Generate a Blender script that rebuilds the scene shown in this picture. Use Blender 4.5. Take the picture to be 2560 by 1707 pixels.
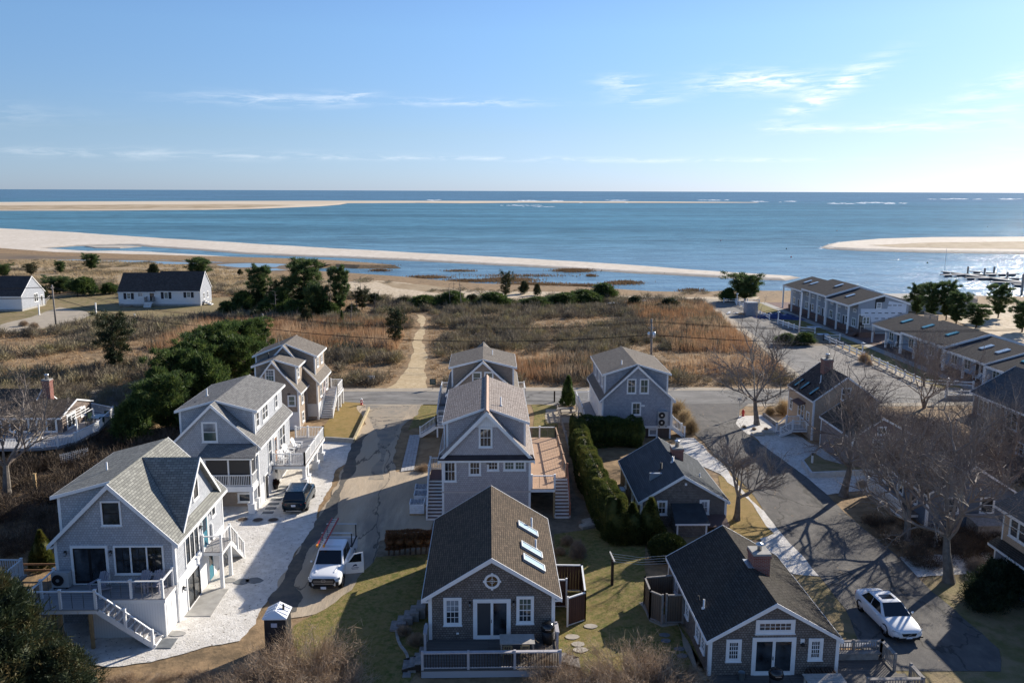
import bpy, bmesh, math, random
import numpy as np
from mathutils import Vector, Matrix
for o in list(bpy.data.objects): bpy.data.objects.remove(o)
S = bpy.context.scene
COL = S.collection
V = Vector
PI = math.pi

# ------------------------------------------------------------------ camera
FPX, CX, CY, CAMZ = 2100.0, 1280.0, 853.5, 24.0
PIT = math.atan((853.5-477)/FPX); YAW = math.radians(1.6); ROLL = math.radians(0.2)
FW = V((math.sin(YAW)*math.cos(PIT), math.cos(YAW)*math.cos(PIT), -math.sin(PIT)))
R0 = V((math.cos(YAW), -math.sin(YAW), 0)); U0 = R0.cross(FW)
RT = (R0*math.cos(ROLL)+U0*math.sin(ROLL)).normalized(); UP = RT.cross(FW)
CAM = V((0, 0, CAMZ))
cd = bpy.data.cameras.new('camera'); cam = bpy.data.objects.new('camera', cd); COL.objects.link(cam)
cd.sensor_width = 36; cd.lens = 36*FPX/2560; cd.clip_start = 0.5; cd.clip_end = 120000
m3 = Matrix((RT, UP, -FW)).transposed()
cam.matrix_world = Matrix.Translation(CAM) @ m3.to_4x4()
S.camera = cam
S.render.resolution_x, S.render.resolution_y = 1024, 682

# ------------------------------------------------------------------ sky, sun, exposure
SUN_AZ, SUN_EL = math.radians(46), math.radians(23)      # azimuth from +Y towards +X
SUND = V((math.sin(SUN_AZ)*math.cos(SUN_EL), math.cos(SUN_AZ)*math.cos(SUN_EL), math.sin(SUN_EL)))
W = bpy.data.worlds.new('World'); S.world = W; W.use_nodes = True
nt = W.node_tree; nt.nodes.clear()
wo = nt.nodes.new('ShaderNodeOutputWorld'); bg = nt.nodes.new('ShaderNodeBackground')
sky = nt.nodes.new('ShaderNodeTexSky'); sky.sky_type = 'NISHITA'; sky.sun_disc = False
sky.sun_elevation = SUN_EL; sky.sun_rotation = SUN_AZ; sky.altitude = 2000
sky.air_density = 1.0; sky.dust_density = 0.75; sky.ozone_density = 5.0
bg.inputs['Strength'].default_value = 0.10
def wn(t, **kw):
    n = nt.nodes.new(t)
    for k, v in kw.items(): setattr(n, k, v)
    return n
def wmath(op, a, b=None, c=None):
    n = wn('ShaderNodeMath', operation=op)
    for i, x in enumerate((a, b, c)):
        if x is None: continue
        if isinstance(x, (int, float)): n.inputs[i].default_value = x
        else: nt.links.new(x, n.inputs[i])
    return n.outputs[0]
tc = wn('ShaderNodeTexCoord'); sx = wn('ShaderNodeSeparateXYZ'); nt.links.new(tc.outputs['Generated'], sx.inputs[0])
AZ = wmath('ARCTAN2', sx.outputs[0], sx.outputs[1])                     # radians from +Y
EL = wmath('ARCSINE', sx.outputs[2])
# thin cirrus: patches at their own directions in the sky, broken up by stretched noise
cb = wn('ShaderNodeCombineXYZ'); nt.links.new(wmath('ADD', wmath('MULTIPLY', AZ, 14), wmath('MULTIPLY', EL, -14)), cb.inputs[0]); nt.links.new(wmath('MULTIPLY', EL, 95), cb.inputs[1])
nz = wn('ShaderNodeTexNoise'); nz.inputs['Scale'].default_value = 1.5; nz.inputs['Detail'].default_value = 8; nz.inputs['Roughness'].default_value = .62
nz.inputs['Distortion'].default_value = .5
nt.links.new(cb.outputs[0], nz.inputs['Vector'])
def pdir(px, py):
    d = (FW+RT*((px-CX)/FPX)-UP*((py-CY)/FPX)).normalized()
    return math.atan2(d.x, d.y), math.asin(d.z)
clouds = [(690, 250, 170, 12, .38, 0), (880, 240, 55, 9, .42, 0), (1180, 257, 150, 7, .55, 0), (1555, 207, 46, 14, .8, 0), (1610, 247, 60, 12, .6, 0),
          (1900, 205, 110, 20, 1.25, 0), (2080, 225, 85, 22, 1.2, .5), (2510, 212, 90, 20, .6, .3), (2480, 275, 140, 9, .4, 0),
          (2000, 322, 70, 8, .55, 0), (2310, 316, 170, 10, .65, 0), (1150, 396, 420, 4, .35, 0), (1750, 402, 300, 4, .4, 0), (350, 385, 500, 10, .2, 0), (-500, 260, 260, 20, .5, 0), (3200, 240, 300, 26, .7, .2)]
mask = None
for (px, py, wx, wy, amp, tilt) in clouds:
    a0, e0 = pdir(px, py)
    da = wmath('SUBTRACT', AZ, a0); de = wmath('SUBTRACT', EL, e0)
    de = wmath('SUBTRACT', de, wmath('MULTIPLY', da, tilt))
    u = wmath('DIVIDE', da, wx/FPX); v = wmath('DIVIDE', de, wy/FPX)
    q = wmath('ADD', wmath('MULTIPLY', u, u), wmath('MULTIPLY', v, v))
    g = wmath('MULTIPLY', wmath('EXPONENT', wmath('MULTIPLY', q, -.8)), amp)
    mask = g if mask is None else wmath('ADD', mask, g)
dens = wmath('MULTIPLY', mask, wmath('SMOOTH_MAX', wmath('MULTIPLY', wmath('SUBTRACT', nz.outputs['Fac'], .42), 4.2), 0, .1))
dens = wmath('MINIMUM', dens, .9)
mixc = wn('ShaderNodeMixRGB', blend_type='MIX')
nt.links.new(dens, mixc.inputs[0])
# pull the clear sky towards the photograph's clear pale blue
gam = wn('ShaderNodeHueSaturation'); gam.inputs['Saturation'].default_value = 1.0; gam.inputs['Value'].default_value = .96
wb = wn('ShaderNodeMixRGB', blend_type='MULTIPLY'); wb.inputs[0].default_value = 1; wb.inputs[2].default_value = (1.04, .965, 1.03, 1)
# sea haze: the band over the horizon is greyer than a clean-air sky, the same all the way round
hz = wn('ShaderNodeValToRGB'); el_ = hz.color_ramp.elements; el_[0].position = 0; el_[0].color = (.47, .56, .72, 1); el_[1].position = .5; el_[1].color = (.9, .95, .92, 1)
e_ = el_.new(.1); e_.color = (.66, .66, .64, 1); e_ = el_.new(.28); e_.color = (.86, .90, .80, 1)
nt.links.new(wmath('MULTIPLY', EL, 1.6), hz.inputs[0]); hm_ = wn('ShaderNodeMixRGB', blend_type='MULTIPLY'); hm_.inputs[0].default_value = 1
nt.links.new(sky.outputs[0], hm_.inputs[1]); nt.links.new(hz.outputs[0], hm_.inputs[2])
nt.links.new(hm_.outputs[0], wb.inputs[1]); nt.links.new(wb.outputs[0], gam.inputs['Color'])
nt.links.new(gam.outputs[0], mixc.inputs[1]); mixc.inputs[2].default_value = (6.6, 6.8, 7.0, 1)
nt.links.new(mixc.outputs[0], bg.inputs[0]); nt.links.new(bg.outputs[0], wo.inputs[0])
sl = bpy.data.lights.new('sun', 'SUN'); sl.energy = 4.6; sl.angle = math.radians(.5); sl.color = (1, .92, .80)
sun = bpy.data.objects.new('sun', sl); COL.objects.link(sun); sun.rotation_euler = SUND.to_track_quat('Z', 'Y').to_euler()
sun.location = (60, 60, 60)
S.view_settings.view_transform = 'Standard'; S.view_settings.look = 'None'; S.view_settings.gamma = 1
S.view_settings.use_curve_mapping = False; S.view_settings.exposure = 0.88
S.render.engine = 'CYCLES'; S.cycles.max_bounces = 5; S.cycles.use_denoising = True

# ------------------------------------------------------------------ pixel -> place (a pixel gives the direction, a plane the distance)
def ray(px, py): return FW+RT*((px-CX)/FPX)-UP*((py-CY)/FPX)
def at(px, py, z=0.0):
    d = ray(px, py); return CAM+d*((z-CAMZ)/d.z)
def aY(px, py, y):
    d = ray(px, py); return CAM+d*(y/d.y)
def aX(px, py, x):
    d = ray(px, py); return CAM+d*(x/d.x)
def conv(x0, y0, s): return lambda a, b: (x0+a*s, y0+b*s)
k1 = conv(0, 1000, .4510); k2 = conv(300, 800, .3507); k3 = conv(640, 1200, .3235); k4 = conv(1000, 1180, .3360); k5 = conv(1000, 820, .3189)
k6 = conv(1400, 820, .3317); k7 = conv(1580, 1250, .2914); k8 = conv(2060, 1250, .2914); k9 = conv(1800, 850, .3231); k10 = conv(1780, 640, .3316)
k11 = conv(0, 600, .2721); k12 = conv(0, 850, .2551); k13 = conv(500, 640, .2721); k14 = conv(1040, 640, .3231)

# ------------------------------------------------------------------ mesh helpers
ORG = {}
def newmesh(name, verts, faces, mats, parent=None, smooth=False, org=None):
    if org is None: org = ORG.get(parent.name, V((0, 0, 0))) if parent else V((0, 0, 0))
    me = bpy.data.meshes.new(name)
    me.from_pydata([(v[0]-org.x, v[1]-org.y, v[2]-org.z) for v in verts], [], faces)
    uv = me.uv_layers.new(name='UVMap')
    bm = bmesh.new(); bm.from_mesh(me)
    bmesh.ops.recalc_face_normals(bm, faces=bm.faces)
    lay = bm.loops.layers.uv.active
    for f in bm.faces:
        n = f.normal
        t = V((0, 0, 1)).cross(n)
        if t.length < .05: t = V((1, 0, 0)); b = V((0, 1, 0))
        else:
            t.normalize(); b = n.cross(t)
        for l in f.loops: l[lay].uv = ((l.vert.co+org).dot(t), (l.vert.co+org).dot(b))
        f.smooth = smooth
    bm.to_mesh(me); bm.free()
    for m in (mats if isinstance(mats, (list, tuple)) else [mats]): me.materials.append(m)
    o = bpy.data.objects.new(name, me); COL.objects.link(o)
    if parent: o.parent = parent
    else: o.location = org
    ORG[o.name] = org
    return o
class MB:
    def __init__(s): s.v = []; s.f = []
    def add(s, vs, fs):
        n = len(s.v); s.v += [tuple(v) for v in vs]; s.f += [tuple(i+n for i in f) for f in fs]; return s
    def box(s, x0, y0, z0, x1, y1, z1):
        return s.add([(x0, y0, z0), (x1, y0, z0), (x1, y1, z0), (x0, y1, z0), (x0, y0, z1), (x1, y0, z1), (x1, y1, z1), (x0, y1, z1)],
                     [(0, 3, 2, 1), (4, 5, 6, 7), (0, 1, 5, 4), (1, 2, 6, 5), (2, 3, 7, 6), (3, 0, 4, 7)])
    def obox(s, c, R, N, U, a, b, h):        # box centred on c with half sizes a (R) b (N) h (U)
        c = V(c); vs = []
        for dz in (-h, h):
            for (i, j) in ((-1, -1), (1, -1), (1, 1), (-1, 1)): vs.append(c+R*(a*i)+N*(b*j)+U*dz)
        return s.add(vs, [(0, 3, 2, 1), (4, 5, 6, 7), (0, 1, 5, 4), (1, 2, 6, 5), (2, 3, 7, 6), (3, 0, 4, 7)])
    def beam(s, p, q, w, h, up=V((0, 0, 1))):   # bar from p to q, w across, h in the up direction, centred
        p, q = V(p), V(q); d = (q-p)
        if d.length < 1e-5: return s
        L = d.length; d.normalize(); R = d.cross(up)
        if R.length < 1e-3: R = d.cross(V((0, 1, 0)))
        R.normalize(); U = R.cross(d)
        return s.obox((p+q)/2, d, R, U, L/2, w/2, h/2)
    def poly(s, pts): return s.add(pts, [tuple(range(len(pts)))])
    def prism(s, pts, vec):
        n = len(pts); vec = V(vec); a = [V(p) for p in pts]; b = [p+vec for p in a]
        return s.add(a+b, [tuple(range(n))[::-1], tuple(range(n, 2*n))]+[(i, (i+1) % n, n+(i+1) % n, n+i) for i in range(n)])
    def slab(s, pts, t):
        a = [V(p) for p in pts]; nrm = (a[1]-a[0]).cross(a[2]-a[0]).normalized()
        if nrm.z < 0: nrm = -nrm
        return s.prism(a, nrm*(-t))
    def tube(s, path, r, n=6, r1=None):
        path = [V(p) for p in path]; k = len(path); rings = []
        for i, p in enumerate(path):
            d = (path[min(i+1, k-1)]-path[max(i-1, 0)]).normalized()
            a = d.cross(V((0, 0, 1)))
            if a.length < 1e-3: a = V((1, 0, 0))
            a.normalize(); b = d.cross(a); rr = r if r1 is None else r+(r1-r)*i/(k-1)
            rings.append([p+(a*math.cos(2*PI*j/n)+b*math.sin(2*PI*j/n))*rr for j in range(n)])
        vs = [v for rg in rings for v in rg]; fs = []
        for i in range(k-1):
            for j in range(n): fs.append((i*n+j, i*n+(j+1) % n, (i+1)*n+(j+1) % n, (i+1)*n+j))
        fs.append(tuple(range(n))[::-1]); fs.append(tuple(range((k-1)*n, k*n)))
        return s.add(vs, fs)
    def lathe(s, c, prof, n=14):             # prof: (r, z) list
        c = V(c); vs = []; fs = []; k = len(prof)
        for (r, z) in prof:
            for j in range(n): vs.append(c+V((r*math.cos(2*PI*j/n), r*math.sin(2*PI*j/n), z)))
        for i in range(k-1):
            for j in range(n): fs.append((i*n+j, i*n+(j+1) % n, (i+1)*n+(j+1) % n, (i+1)*n+j))
        fs.append(tuple(range(n))[::-1]); fs.append(tuple(range((k-1)*n, k*n)))
        return s.add(vs, fs)
    def build(s, name, mat, parent=None, smooth=False, kind=None):
        o = newmesh(name, s.v, s.f, mat, parent, smooth)
        if kind: o['kind'] = kind
        return o
def thing(name, label, cat, loc=(0, 0, 0), group=None, rz=0.0):
    o = bpy.data.objects.new(name, None); COL.objects.link(o); o.location = loc; o.empty_display_size = .2
    o.rotation_euler = (0, 0, rz); o['label'] = label; o['category'] = cat
    if group: o['group'] = group
    ORG[o.name] = V(loc) if rz == 0 else V((0, 0, 0))
    return o
def tag(o, label, cat, group=None):
    o['label'] = label; o['category'] = cat
    if group: o['group'] = group
    return o
def triobj(name, T, mat, parent=None, org=None, kind=None):     # T: (n,3,3) triangle soup -> one mesh object
    T = np.asarray(T, dtype=np.float32); n = len(T)
    if org is None: org = ORG.get(parent.name, V((0, 0, 0))) if parent else V((0, 0, 0))
    co = (T.reshape(-1, 3)-np.array(org, dtype=np.float32)).ravel()
    me = bpy.data.meshes.new(name); me.vertices.add(n*3); me.vertices.foreach_set('co', co)
    me.loops.add(n*3); me.loops.foreach_set('vertex_index', np.arange(n*3, dtype=np.int32))
    me.polygons.add(n); me.polygons.foreach_set('loop_start', np.arange(0, n*3, 3, dtype=np.int32))
    me.polygons.foreach_set('loop_total', np.full(n, 3, dtype=np.int32))
    me.update(calc_edges=True); me.materials.append(mat)
    o = bpy.data.objects.new(name, me); COL.objects.link(o)
    if parent: o.parent = parent
    ORG[o.name] = org
    if kind: o['kind'] = kind
    return o

# ------------------------------------------------------------------ materials
def M(name, col, rough=.7, spec=.3, metal=0.0, var=0.0, vscale=2.0, bump=0.0, bscale=20.0, trans=0.0):
    m = bpy.data.materials.new(name); m.use_nodes = True; t = m.node_tree; b = t.nodes['Principled BSDF']
    b.inputs['Base Color'].default_value = (*col, 1); b.inputs['Roughness'].default_value = rough
    b.inputs['Specular IOR Level'].default_value = spec; b.inputs['Metallic'].default_value = metal
    if var or bump:
        tcn = t.nodes.new('ShaderNodeTexCoord')
    if var:
        nz = t.nodes.new('ShaderNodeTexNoise'); nz.inputs['Scale'].default_value = vscale; nz.inputs['Detail'].default_value = 6
        t.links.new(tcn.outputs['Object'], nz.inputs['Vector'])
        rp = t.nodes.new('ShaderNodeValToRGB'); t.links.new(nz.outputs['Fac'], rp.inputs[0])
        rp.color_ramp.elements[0].position = .3; rp.color_ramp.elements[1].position = .72
        rp.color_ramp.elements[0].color = (*[c*(1-var) for c in col], 1); rp.color_ramp.elements[1].color = (*[min(1, c*(1+var)) for c in col], 1)
        t.links.new(rp.outputs[0], b.inputs['Base Color'])
    if bump:
        n2 = t.nodes.new('ShaderNodeTexNoise'); n2.inputs['Scale'].default_value = bscale; n2.inputs['Detail'].default_value = 5
        t.links.new(tcn.outputs['Object'], n2.inputs['Vector'])
        bp = t.nodes.new('ShaderNodeBump'); bp.inputs['Strength'].default_value = bump; bp.inputs['Distance'].default_value = .03
        t.links.new(n2.outputs['Fac'], bp.inputs['Height']); t.links.new(bp.outputs[0], b.inputs['Normal'])
    return m
def MBRICK(name, c1, c2, mort, bw, bh, msize=.008, bias=0.0, rough=.8, wear=.25, wcol=None, wscale=.5, bump=.5, off=.5, freq=2, spec=.2, streak=0.0):
    """courses of shingles, tabs, boards or bricks laid along each face's own horizontal"""
    m = bpy.data.materials.new(name); m.use_nodes = True; t = m.node_tree; b = t.nodes['Principled BSDF']
    b.inputs['Roughness'].default_value = rough; b.inputs['Specular IOR Level'].default_value = spec
    uv = t.nodes.new('ShaderNodeUVMap'); br = t.nodes.new('ShaderNodeTexBrick')
    br.offset = off; br.offset_frequency = freq; br.inputs['Scale'].default_value = 1
    br.inputs['Color1'].default_value = (*c1, 1); br.inputs['Color2'].default_value = (*c2, 1); br.inputs['Mortar'].default_value = (*mort, 1)
    br.inputs['Mortar Size'].default_value = msize; br.inputs['Bias'].default_value = bias
    br.inputs['Brick Width'].default_value = bw; br.inputs['Row Height'].default_value = bh
    # wobble the joints a little
    nw = t.nodes.new('ShaderNodeTexNoise'); nw.inputs['Scale'].default_value = 1.7; t.links.new(uv.outputs[0], nw.inputs['Vector'])
    ad = t.nodes.new('ShaderNodeVectorMath'); ad.operation = 'MULTIPLY_ADD'; ad.inputs[1].default_value = (.05, .03, 0)
    t.links.new(nw.outputs['Color'], ad.inputs[0]); t.links.new(uv.outputs[0], ad.inputs[2]); t.links.new(ad.outputs[0], br.inputs['Vector'])
    nz = t.nodes.new('ShaderNodeTexNoise'); nz.inputs['Scale'].default_value = wscale; nz.inputs['Detail'].default_value = 7; nz.inputs['Roughness'].default_value = .65
    mp = t.nodes.new('ShaderNodeMapping'); mp.inputs['Scale'].default_value = (1+streak*3, 1, 1)
    t.links.new(uv.outputs[0], mp.inputs['Vector']); t.links.new(mp.outputs[0], nz.inputs['Vector'])
    rp = t.nodes.new('ShaderNodeMapRange'); rp.inputs[1].default_value = .35; rp.inputs[2].default_value = .75
    t.links.new(nz.outputs['Fac'], rp.inputs[0])
    mx = t.nodes.new('ShaderNodeMixRGB'); mx.blend_type = 'MIX'
    sc = t.nodes.new('ShaderNodeMath'); sc.operation = 'MULTIPLY'; sc.inputs[1].default_value = wear; t.links.new(rp.outputs[0], sc.inputs[0])
    t.links.new(sc.outputs[0], mx.inputs[0]); t.links.new(br.outputs['Color'], mx.inputs[1])
    mx.inputs[2].default_value = (*(wcol or [c*.5 for c in c1]), 1); t.links.new(mx.outputs[0], b.inputs['Base Color'])
    n3 = t.nodes.new('ShaderNodeTexNoise'); n3.inputs['Scale'].default_value = 30; t.links.new(uv.outputs[0], n3.inputs['Vector'])
    hm = t.nodes.new('ShaderNodeMath'); hm.operation = 'MULTIPLY_ADD'; hm.inputs[1].default_value = -1.0
    t.links.new(br.outputs['Fac'], hm.inputs[0]); t.links.new(n3.outputs['Fac'], hm.inputs[2])
    bp = t.nodes.new('ShaderNodeBump'); bp.inputs['Strength'].default_value = bump; bp.inputs['Distance'].default_value = .015
    t.links.new(hm.outputs[0], bp.inputs['Height']); t.links.new(bp.outputs[0], b.inputs['Normal'])
    return m
def MMIX(name, cols, scales, rough=.9, bump=.3, bscale=8, spots=None, thr=(.4, .6), stretch=(1, 1, 1), spotscale=6., spotthr=.62, cracks=None):
    """ground: up to four colours mixed by noises of different sizes"""
    m = bpy.data.materials.new(name); m.use_nodes = True; t = m.node_tree; b = t.nodes['Principled BSDF']
    b.inputs['Roughness'].default_value = rough; b.inputs['Specular IOR Level'].default_value = .15
    tcn = t.nodes.new('ShaderNodeTexCoord'); cur = None
    mp = t.nodes.new('ShaderNodeMapping'); mp.inputs['Scale'].default_value = stretch; t.links.new(tcn.outputs['Object'], mp.inputs['Vector'])
    def noise(sc, det=8, seed=0.):
        n = t.nodes.new('ShaderNodeTexNoise'); n.inputs['Scale'].default_value = sc; n.inputs['Detail'].default_value = det; n.inputs['Roughness'].default_value = .65
        ofs = t.nodes.new('ShaderNodeVectorMath'); ofs.operation = 'ADD'; ofs.inputs[1].default_value = (seed, seed*1.7, seed*.3)
        t.links.new(mp.outputs[0], ofs.inputs[0]); t.links.new(ofs.outputs[0], n.inputs['Vector']); return n.outputs['Fac']
    for i, c in enumerate(cols):
        if cur is None: cur = c; continue
        r = t.nodes.new('ShaderNodeMapRange'); r.inputs[1].default_value = thr[0]; r.inputs[2].default_value = thr[1]
        t.links.new(noise(scales[i-1], seed=i*13.7), r.inputs[0])
        mx = t.nodes.new('ShaderNodeMixRGB'); t.links.new(r.outputs[0], mx.inputs[0])
        if isinstance(cur, tuple): mx.inputs[1].default_value = (*cur, 1)
        else: t.links.new(cur, mx.inputs[1])
        mx.inputs[2].default_value = (*c, 1); cur = mx.outputs[0]
    if spots:
        r = t.nodes.new('ShaderNodeMapRange'); r.inputs[1].default_value = spotthr; r.inputs[2].default_value = spotthr+.05
        t.links.new(noise(spotscale, 3, 5.), r.inputs[0]); mx = t.nodes.new('ShaderNodeMixRGB'); t.links.new(r.outputs[0], mx.inputs[0])
        t.links.new(cur, mx.inputs[1]); mx.inputs[2].default_value = (*spots, 1); cur = mx.outputs[0]
    if cracks:
        vo = t.nodes.new('ShaderNodeTexVoronoi'); vo.feature = 'DISTANCE_TO_EDGE'; vo.inputs['Scale'].default_value = cracks
        wob = t.nodes.new('ShaderNodeTexNoise'); wob.inputs['Scale'].default_value = 1.1; wob.inputs['Detail'].default_value = 5; t.links.new(mp.outputs[0], wob.inputs['Vector'])
        wad = t.nodes.new('ShaderNodeVectorMath'); wad.operation = 'MULTIPLY_ADD'; wad.inputs[1].default_value = (2.2, 2.2, 0); t.links.new(wob.outputs['Color'], wad.inputs[0]); t.links.new(mp.outputs[0], wad.inputs[2]); t.links.new(wad.outputs[0], vo.inputs['Vector'])
        r = t.nodes.new('ShaderNodeMapRange'); r.inputs[1].default_value = .004; r.inputs[2].default_value = .016; r.inputs[3].default_value = .75; r.inputs[4].default_value = 0; t.links.new(vo.outputs['Distance'], r.inputs[0])
        mx = t.nodes.new('ShaderNodeMixRGB'); t.links.new(r.outputs[0], mx.inputs[0]); t.links.new(cur, mx.inputs[1]); mx.inputs[2].default_value = (.055, .052, .048, 1); cur = mx.outputs[0]
    t.links.new(cur, b.inputs['Base Color'])
    bp = t.nodes.new('ShaderNodeBump'); bp.inputs['Strength'].default_value = bump; bp.inputs['Distance'].default_value = .06
    t.links.new(noise(bscale), bp.inputs['Height']); t.links.new(bp.outputs[0], b.inputs['Normal'])
    return m
def MLEAF(name, c1, c2, c3=None, scale=.6, trans=.25, rough=.6):
    """foliage and twigs: hue drifts from clump to clump and leaf to leaf"""
    m = bpy.data.materials.new(name); m.use_nodes = True; t = m.node_tree; b = t.nodes['Principled BSDF']
    b.inputs['Roughness'].default_value = rough; b.inputs['Specular IOR Level'].default_value = .2
    tcn = t.nodes.new('ShaderNodeTexCoord'); oi = t.nodes.new('ShaderNodeObjectInfo')
    ad = t.nodes.new('ShaderNodeVectorMath'); ad.operation = 'MULTIPLY_ADD'; ad.inputs[1].default_value = (40, 40, 40)
    t.links.new(oi.outputs['Random'], ad.inputs[0]); t.links.new(tcn.outputs['Object'], ad.inputs[2])
    n = t.nodes.new('ShaderNodeTexNoise'); n.inputs['Scale'].default_value = scale; n.inputs['Detail'].default_value = 7; n.inputs['Roughness'].default_value = .7
    t.links.new(ad.outputs[0], n.inputs['Vector'])
    rp = t.nodes.new('ShaderNodeValToRGB'); rp.color_ramp.elements[0].position = .35; rp.color_ramp.elements[1].position = .66
    rp.color_ramp.elements[0].color = (*c1, 1); rp.color_ramp.elements[1].color = (*(c3 or c2), 1)
    if c3: e = rp.color_ramp.elements.new(.5); e.color = (*c2, 1)
    t.links.new(n.outputs['Fac'], rp.inputs[0]); t.links.new(rp.outputs[0], b.inputs['Base Color'])
    if trans:
        tr = t.nodes.new('ShaderNodeBsdfTranslucent'); t.links.new(rp.outputs[0], tr.inputs[0])
        ms = t.nodes.new('ShaderNodeMixShader'); ms.inputs[0].default_value = trans; o = t.nodes['Material Output']
        t.links.new(b.outputs[0], ms.inputs[1]); t.links.new(tr.outputs[0], ms.inputs[2]); t.links.new(ms.outputs[0], o.inputs[0])
    return m

WHITE = M('white_paint', (.78, .78, .77), .5, .35, var=.05, vscale=3)
WHITEB = MBRICK('white_board_siding', (.76, .76, .75), (.74, .74, .73), (.5, .5, .5), 30, .14, .006, wear=.08, bump=.25)
WHITEV = MBRICK('white_vertical_boards', (.76, .76, .75), (.74, .74, .73), (.55, .55, .55), .14, 30, .006, wear=.08, bump=.25, off=0)
SH_A = MBRICK('pale_cedar_shingle', (.49, .51, .545), (.37, .39, .42), (.21, .22, .235), .16, .14, .010, wear=.45, wcol=(.33, .325, .325), wscale=.8)
SH_C = MBRICK('tan_cedar_shingle', (.40, .325, .255), (.31, .245, .19), (.17, .13, .1), .16, .13, .007, wear=.4, wcol=(.24, .2, .165), wscale=.7)
SH_D = MBRICK('silver_cedar_shingle', (.41, .435, .485), (.30, .32, .36), (.17, .18, .2), .16, .14, .010, wear=.45, wcol=(.28, .285, .3), wscale=.7)
SH_F = MBRICK('new_cedar_shingle', (.51, .485, .495), (.40, .375, .385), (.23, .21, .21), .17, .15, .010, wear=.4, wcol=(.35, .32, .32))
SH_E = MBRICK('weathered_brown_shingle', (.27, .24, .215), (.17, .15, .135), (.055, .045, .04), .15, .125, .011, wear=.45, wcol=(.09, .075, .065), wscale=.9, bump=.8)
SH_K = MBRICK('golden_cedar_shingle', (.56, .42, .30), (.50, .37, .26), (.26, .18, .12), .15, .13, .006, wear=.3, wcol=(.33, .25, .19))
SH_P = MBRICK('pinkish_cedar_shingle', (.33, .255, .225), (.27, .205, .18), (.15, .11, .1), .16, .13, .006, wear=.3)
SH_L = MBRICK('brown_cedar_shingle', (.25, .2, .17), (.185, .145, .125), (.09, .07, .06), .16, .13, .009, wear=.35)
BLUEB = MBRICK('blue_grey_clapboard', (.16, .19, .235), (.15, .18, .225), (.07, .08, .1), 30, .12, .008, wear=.15, bump=.5)
APT = MBRICK('grey_blue_apartment_siding', (.34, .365, .40), (.32, .345, .38), (.25, .27, .3), .3, 30, .006, wear=.15, off=0, bump=.3)
APTB = MBRICK('sky_blue_apartment_siding', (.30, .40, .52), (.29, .385, .5), (.2, .27, .36), .3, 30, .006, wear=.12, off=0, bump=.3)
RF_A = MBRICK('grey_green_asphalt_roof', (.30, .30, .27), (.19, .19, .175), (.09, .09, .085), .32, .16, .014, wear=.3, wcol=(.19, .19, .175), bump=.5, spec=.04, rough=.95)
RF_B = MBRICK('grey_asphalt_roof', (.265, .26, .25), (.175, .172, .168), (.085, .085, .08), .32, .16, .014, wear=.3, wcol=(.17, .165, .16), bump=.5, spec=.04, rough=.95)
RF_C = MBRICK('brown_grey_asphalt_roof', (.215, .195, .17), (.16, .142, .125), (.1, .09, .08), .32, .145, .006, wear=.25, wcol=(.14, .125, .11), bump=.5, spec=.04, rough=.95)
RF_E = MBRICK('dark_brown_asphalt_roof', (.155, .12, .09), (.095, .076, .06), (.03, .027, .024), .3, .14, .014, wear=.4, wcol=(.06, .055, .045), wscale=.6, bump=.7, spec=.04, rough=.95)
RF_G = MBRICK('black_brown_asphalt_roof', (.085, .078, .07), (.055, .05, .046), (.022, .02, .018), .3, .14, .014, wear=.35, wcol=(.05, .05, .038), wscale=.8, bump=.7, spec=.04, rough=.95)
RF_H = MBRICK('slate_blue_asphalt_roof', (.115, .125, .135), (.085, .092, .1), (.03, .033, .036), .9, .14, .014, wear=.3, wcol=(.06, .064, .066), bump=.6, spec=.04, rough=.95)
RF_F = MBRICK('silvered_cedar_roof', (.42, .375, .345), (.25, .215, .195), (.10, .085, .075), .17, .155, .012, wear=.3, wcol=(.30, .24, .2), wscale=1.2, bump=.9, spec=.04, rough=.95)
RF_R = MBRICK('brown_flat_shingle_roof', (.06, .059, .061), (.048, .047, .049), (.08, .07, .062), .9, .15, .008, wear=.25, wcol=(.11, .098, .09), bump=.5, spec=.04, rough=.95)
RF_W = MBRICK('charcoal_speckled_roof', (.115, .10, .092), (.07, .06, .056), (.04, .035, .03), .3, .16, .01, wear=.3, bump=.5, spec=.04, rough=.95)
BRICK = MBRICK('red_brick', (.30, .085, .055), (.22, .055, .04), (.33, .29, .26), .215, .075, .012, wear=.3, wcol=(.12, .05, .04), bump=.8)
BRICKD = MBRICK('brown_brick', (.19, .10, .08), (.14, .075, .06), (.2, .17, .15), .215, .075, .01, wear=.3, bump=.6)
DECKG = MBRICK('grey_deck_boards', (.40, .385, .375), (.34, .325, .32), (.1, .09, .09), 30, .14, .008, wear=.2, bump=.4)
DECKT = MBRICK('honey_deck_boards', (.50, .335, .225), (.44, .29, .19), (.2, .12, .08), 30, .14, .008, wear=.2, bump=.4)
DECKW = MBRICK('old_wood_deck_boards', (.17, .155, .14), (.13, .12, .11), (.04, .035, .03), 30, .14, .012, wear=.4, bump=.5)
WOODV = MBRICK('weathered_fence_boards', (.17, .125, .09), (.12, .09, .065), (.03, .025, .02), .14, 30, .01, wear=.5, wcol=(.09, .08, .07), bump=.6, off=0, streak=1)
WOODR = MBRICK('red_brown_fence_boards', (.125, .065, .05), (.09, .048, .038), (.03, .02, .015), .14, 30, .01, wear=.3, bump=.6, off=0)
LUMBER = M('raw_lumber', (.36, .25, .13), .8, .2, var=.25, vscale=4)
GREYW = M('grey_weathered_wood', (.27, .25, .23), .85, .2, var=.25, vscale=5, bump=.3, bscale=30)
DARKW = M('dark_stained_wood', (.05, .038, .03), .8, .2, var=.3, vscale=4)
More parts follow.
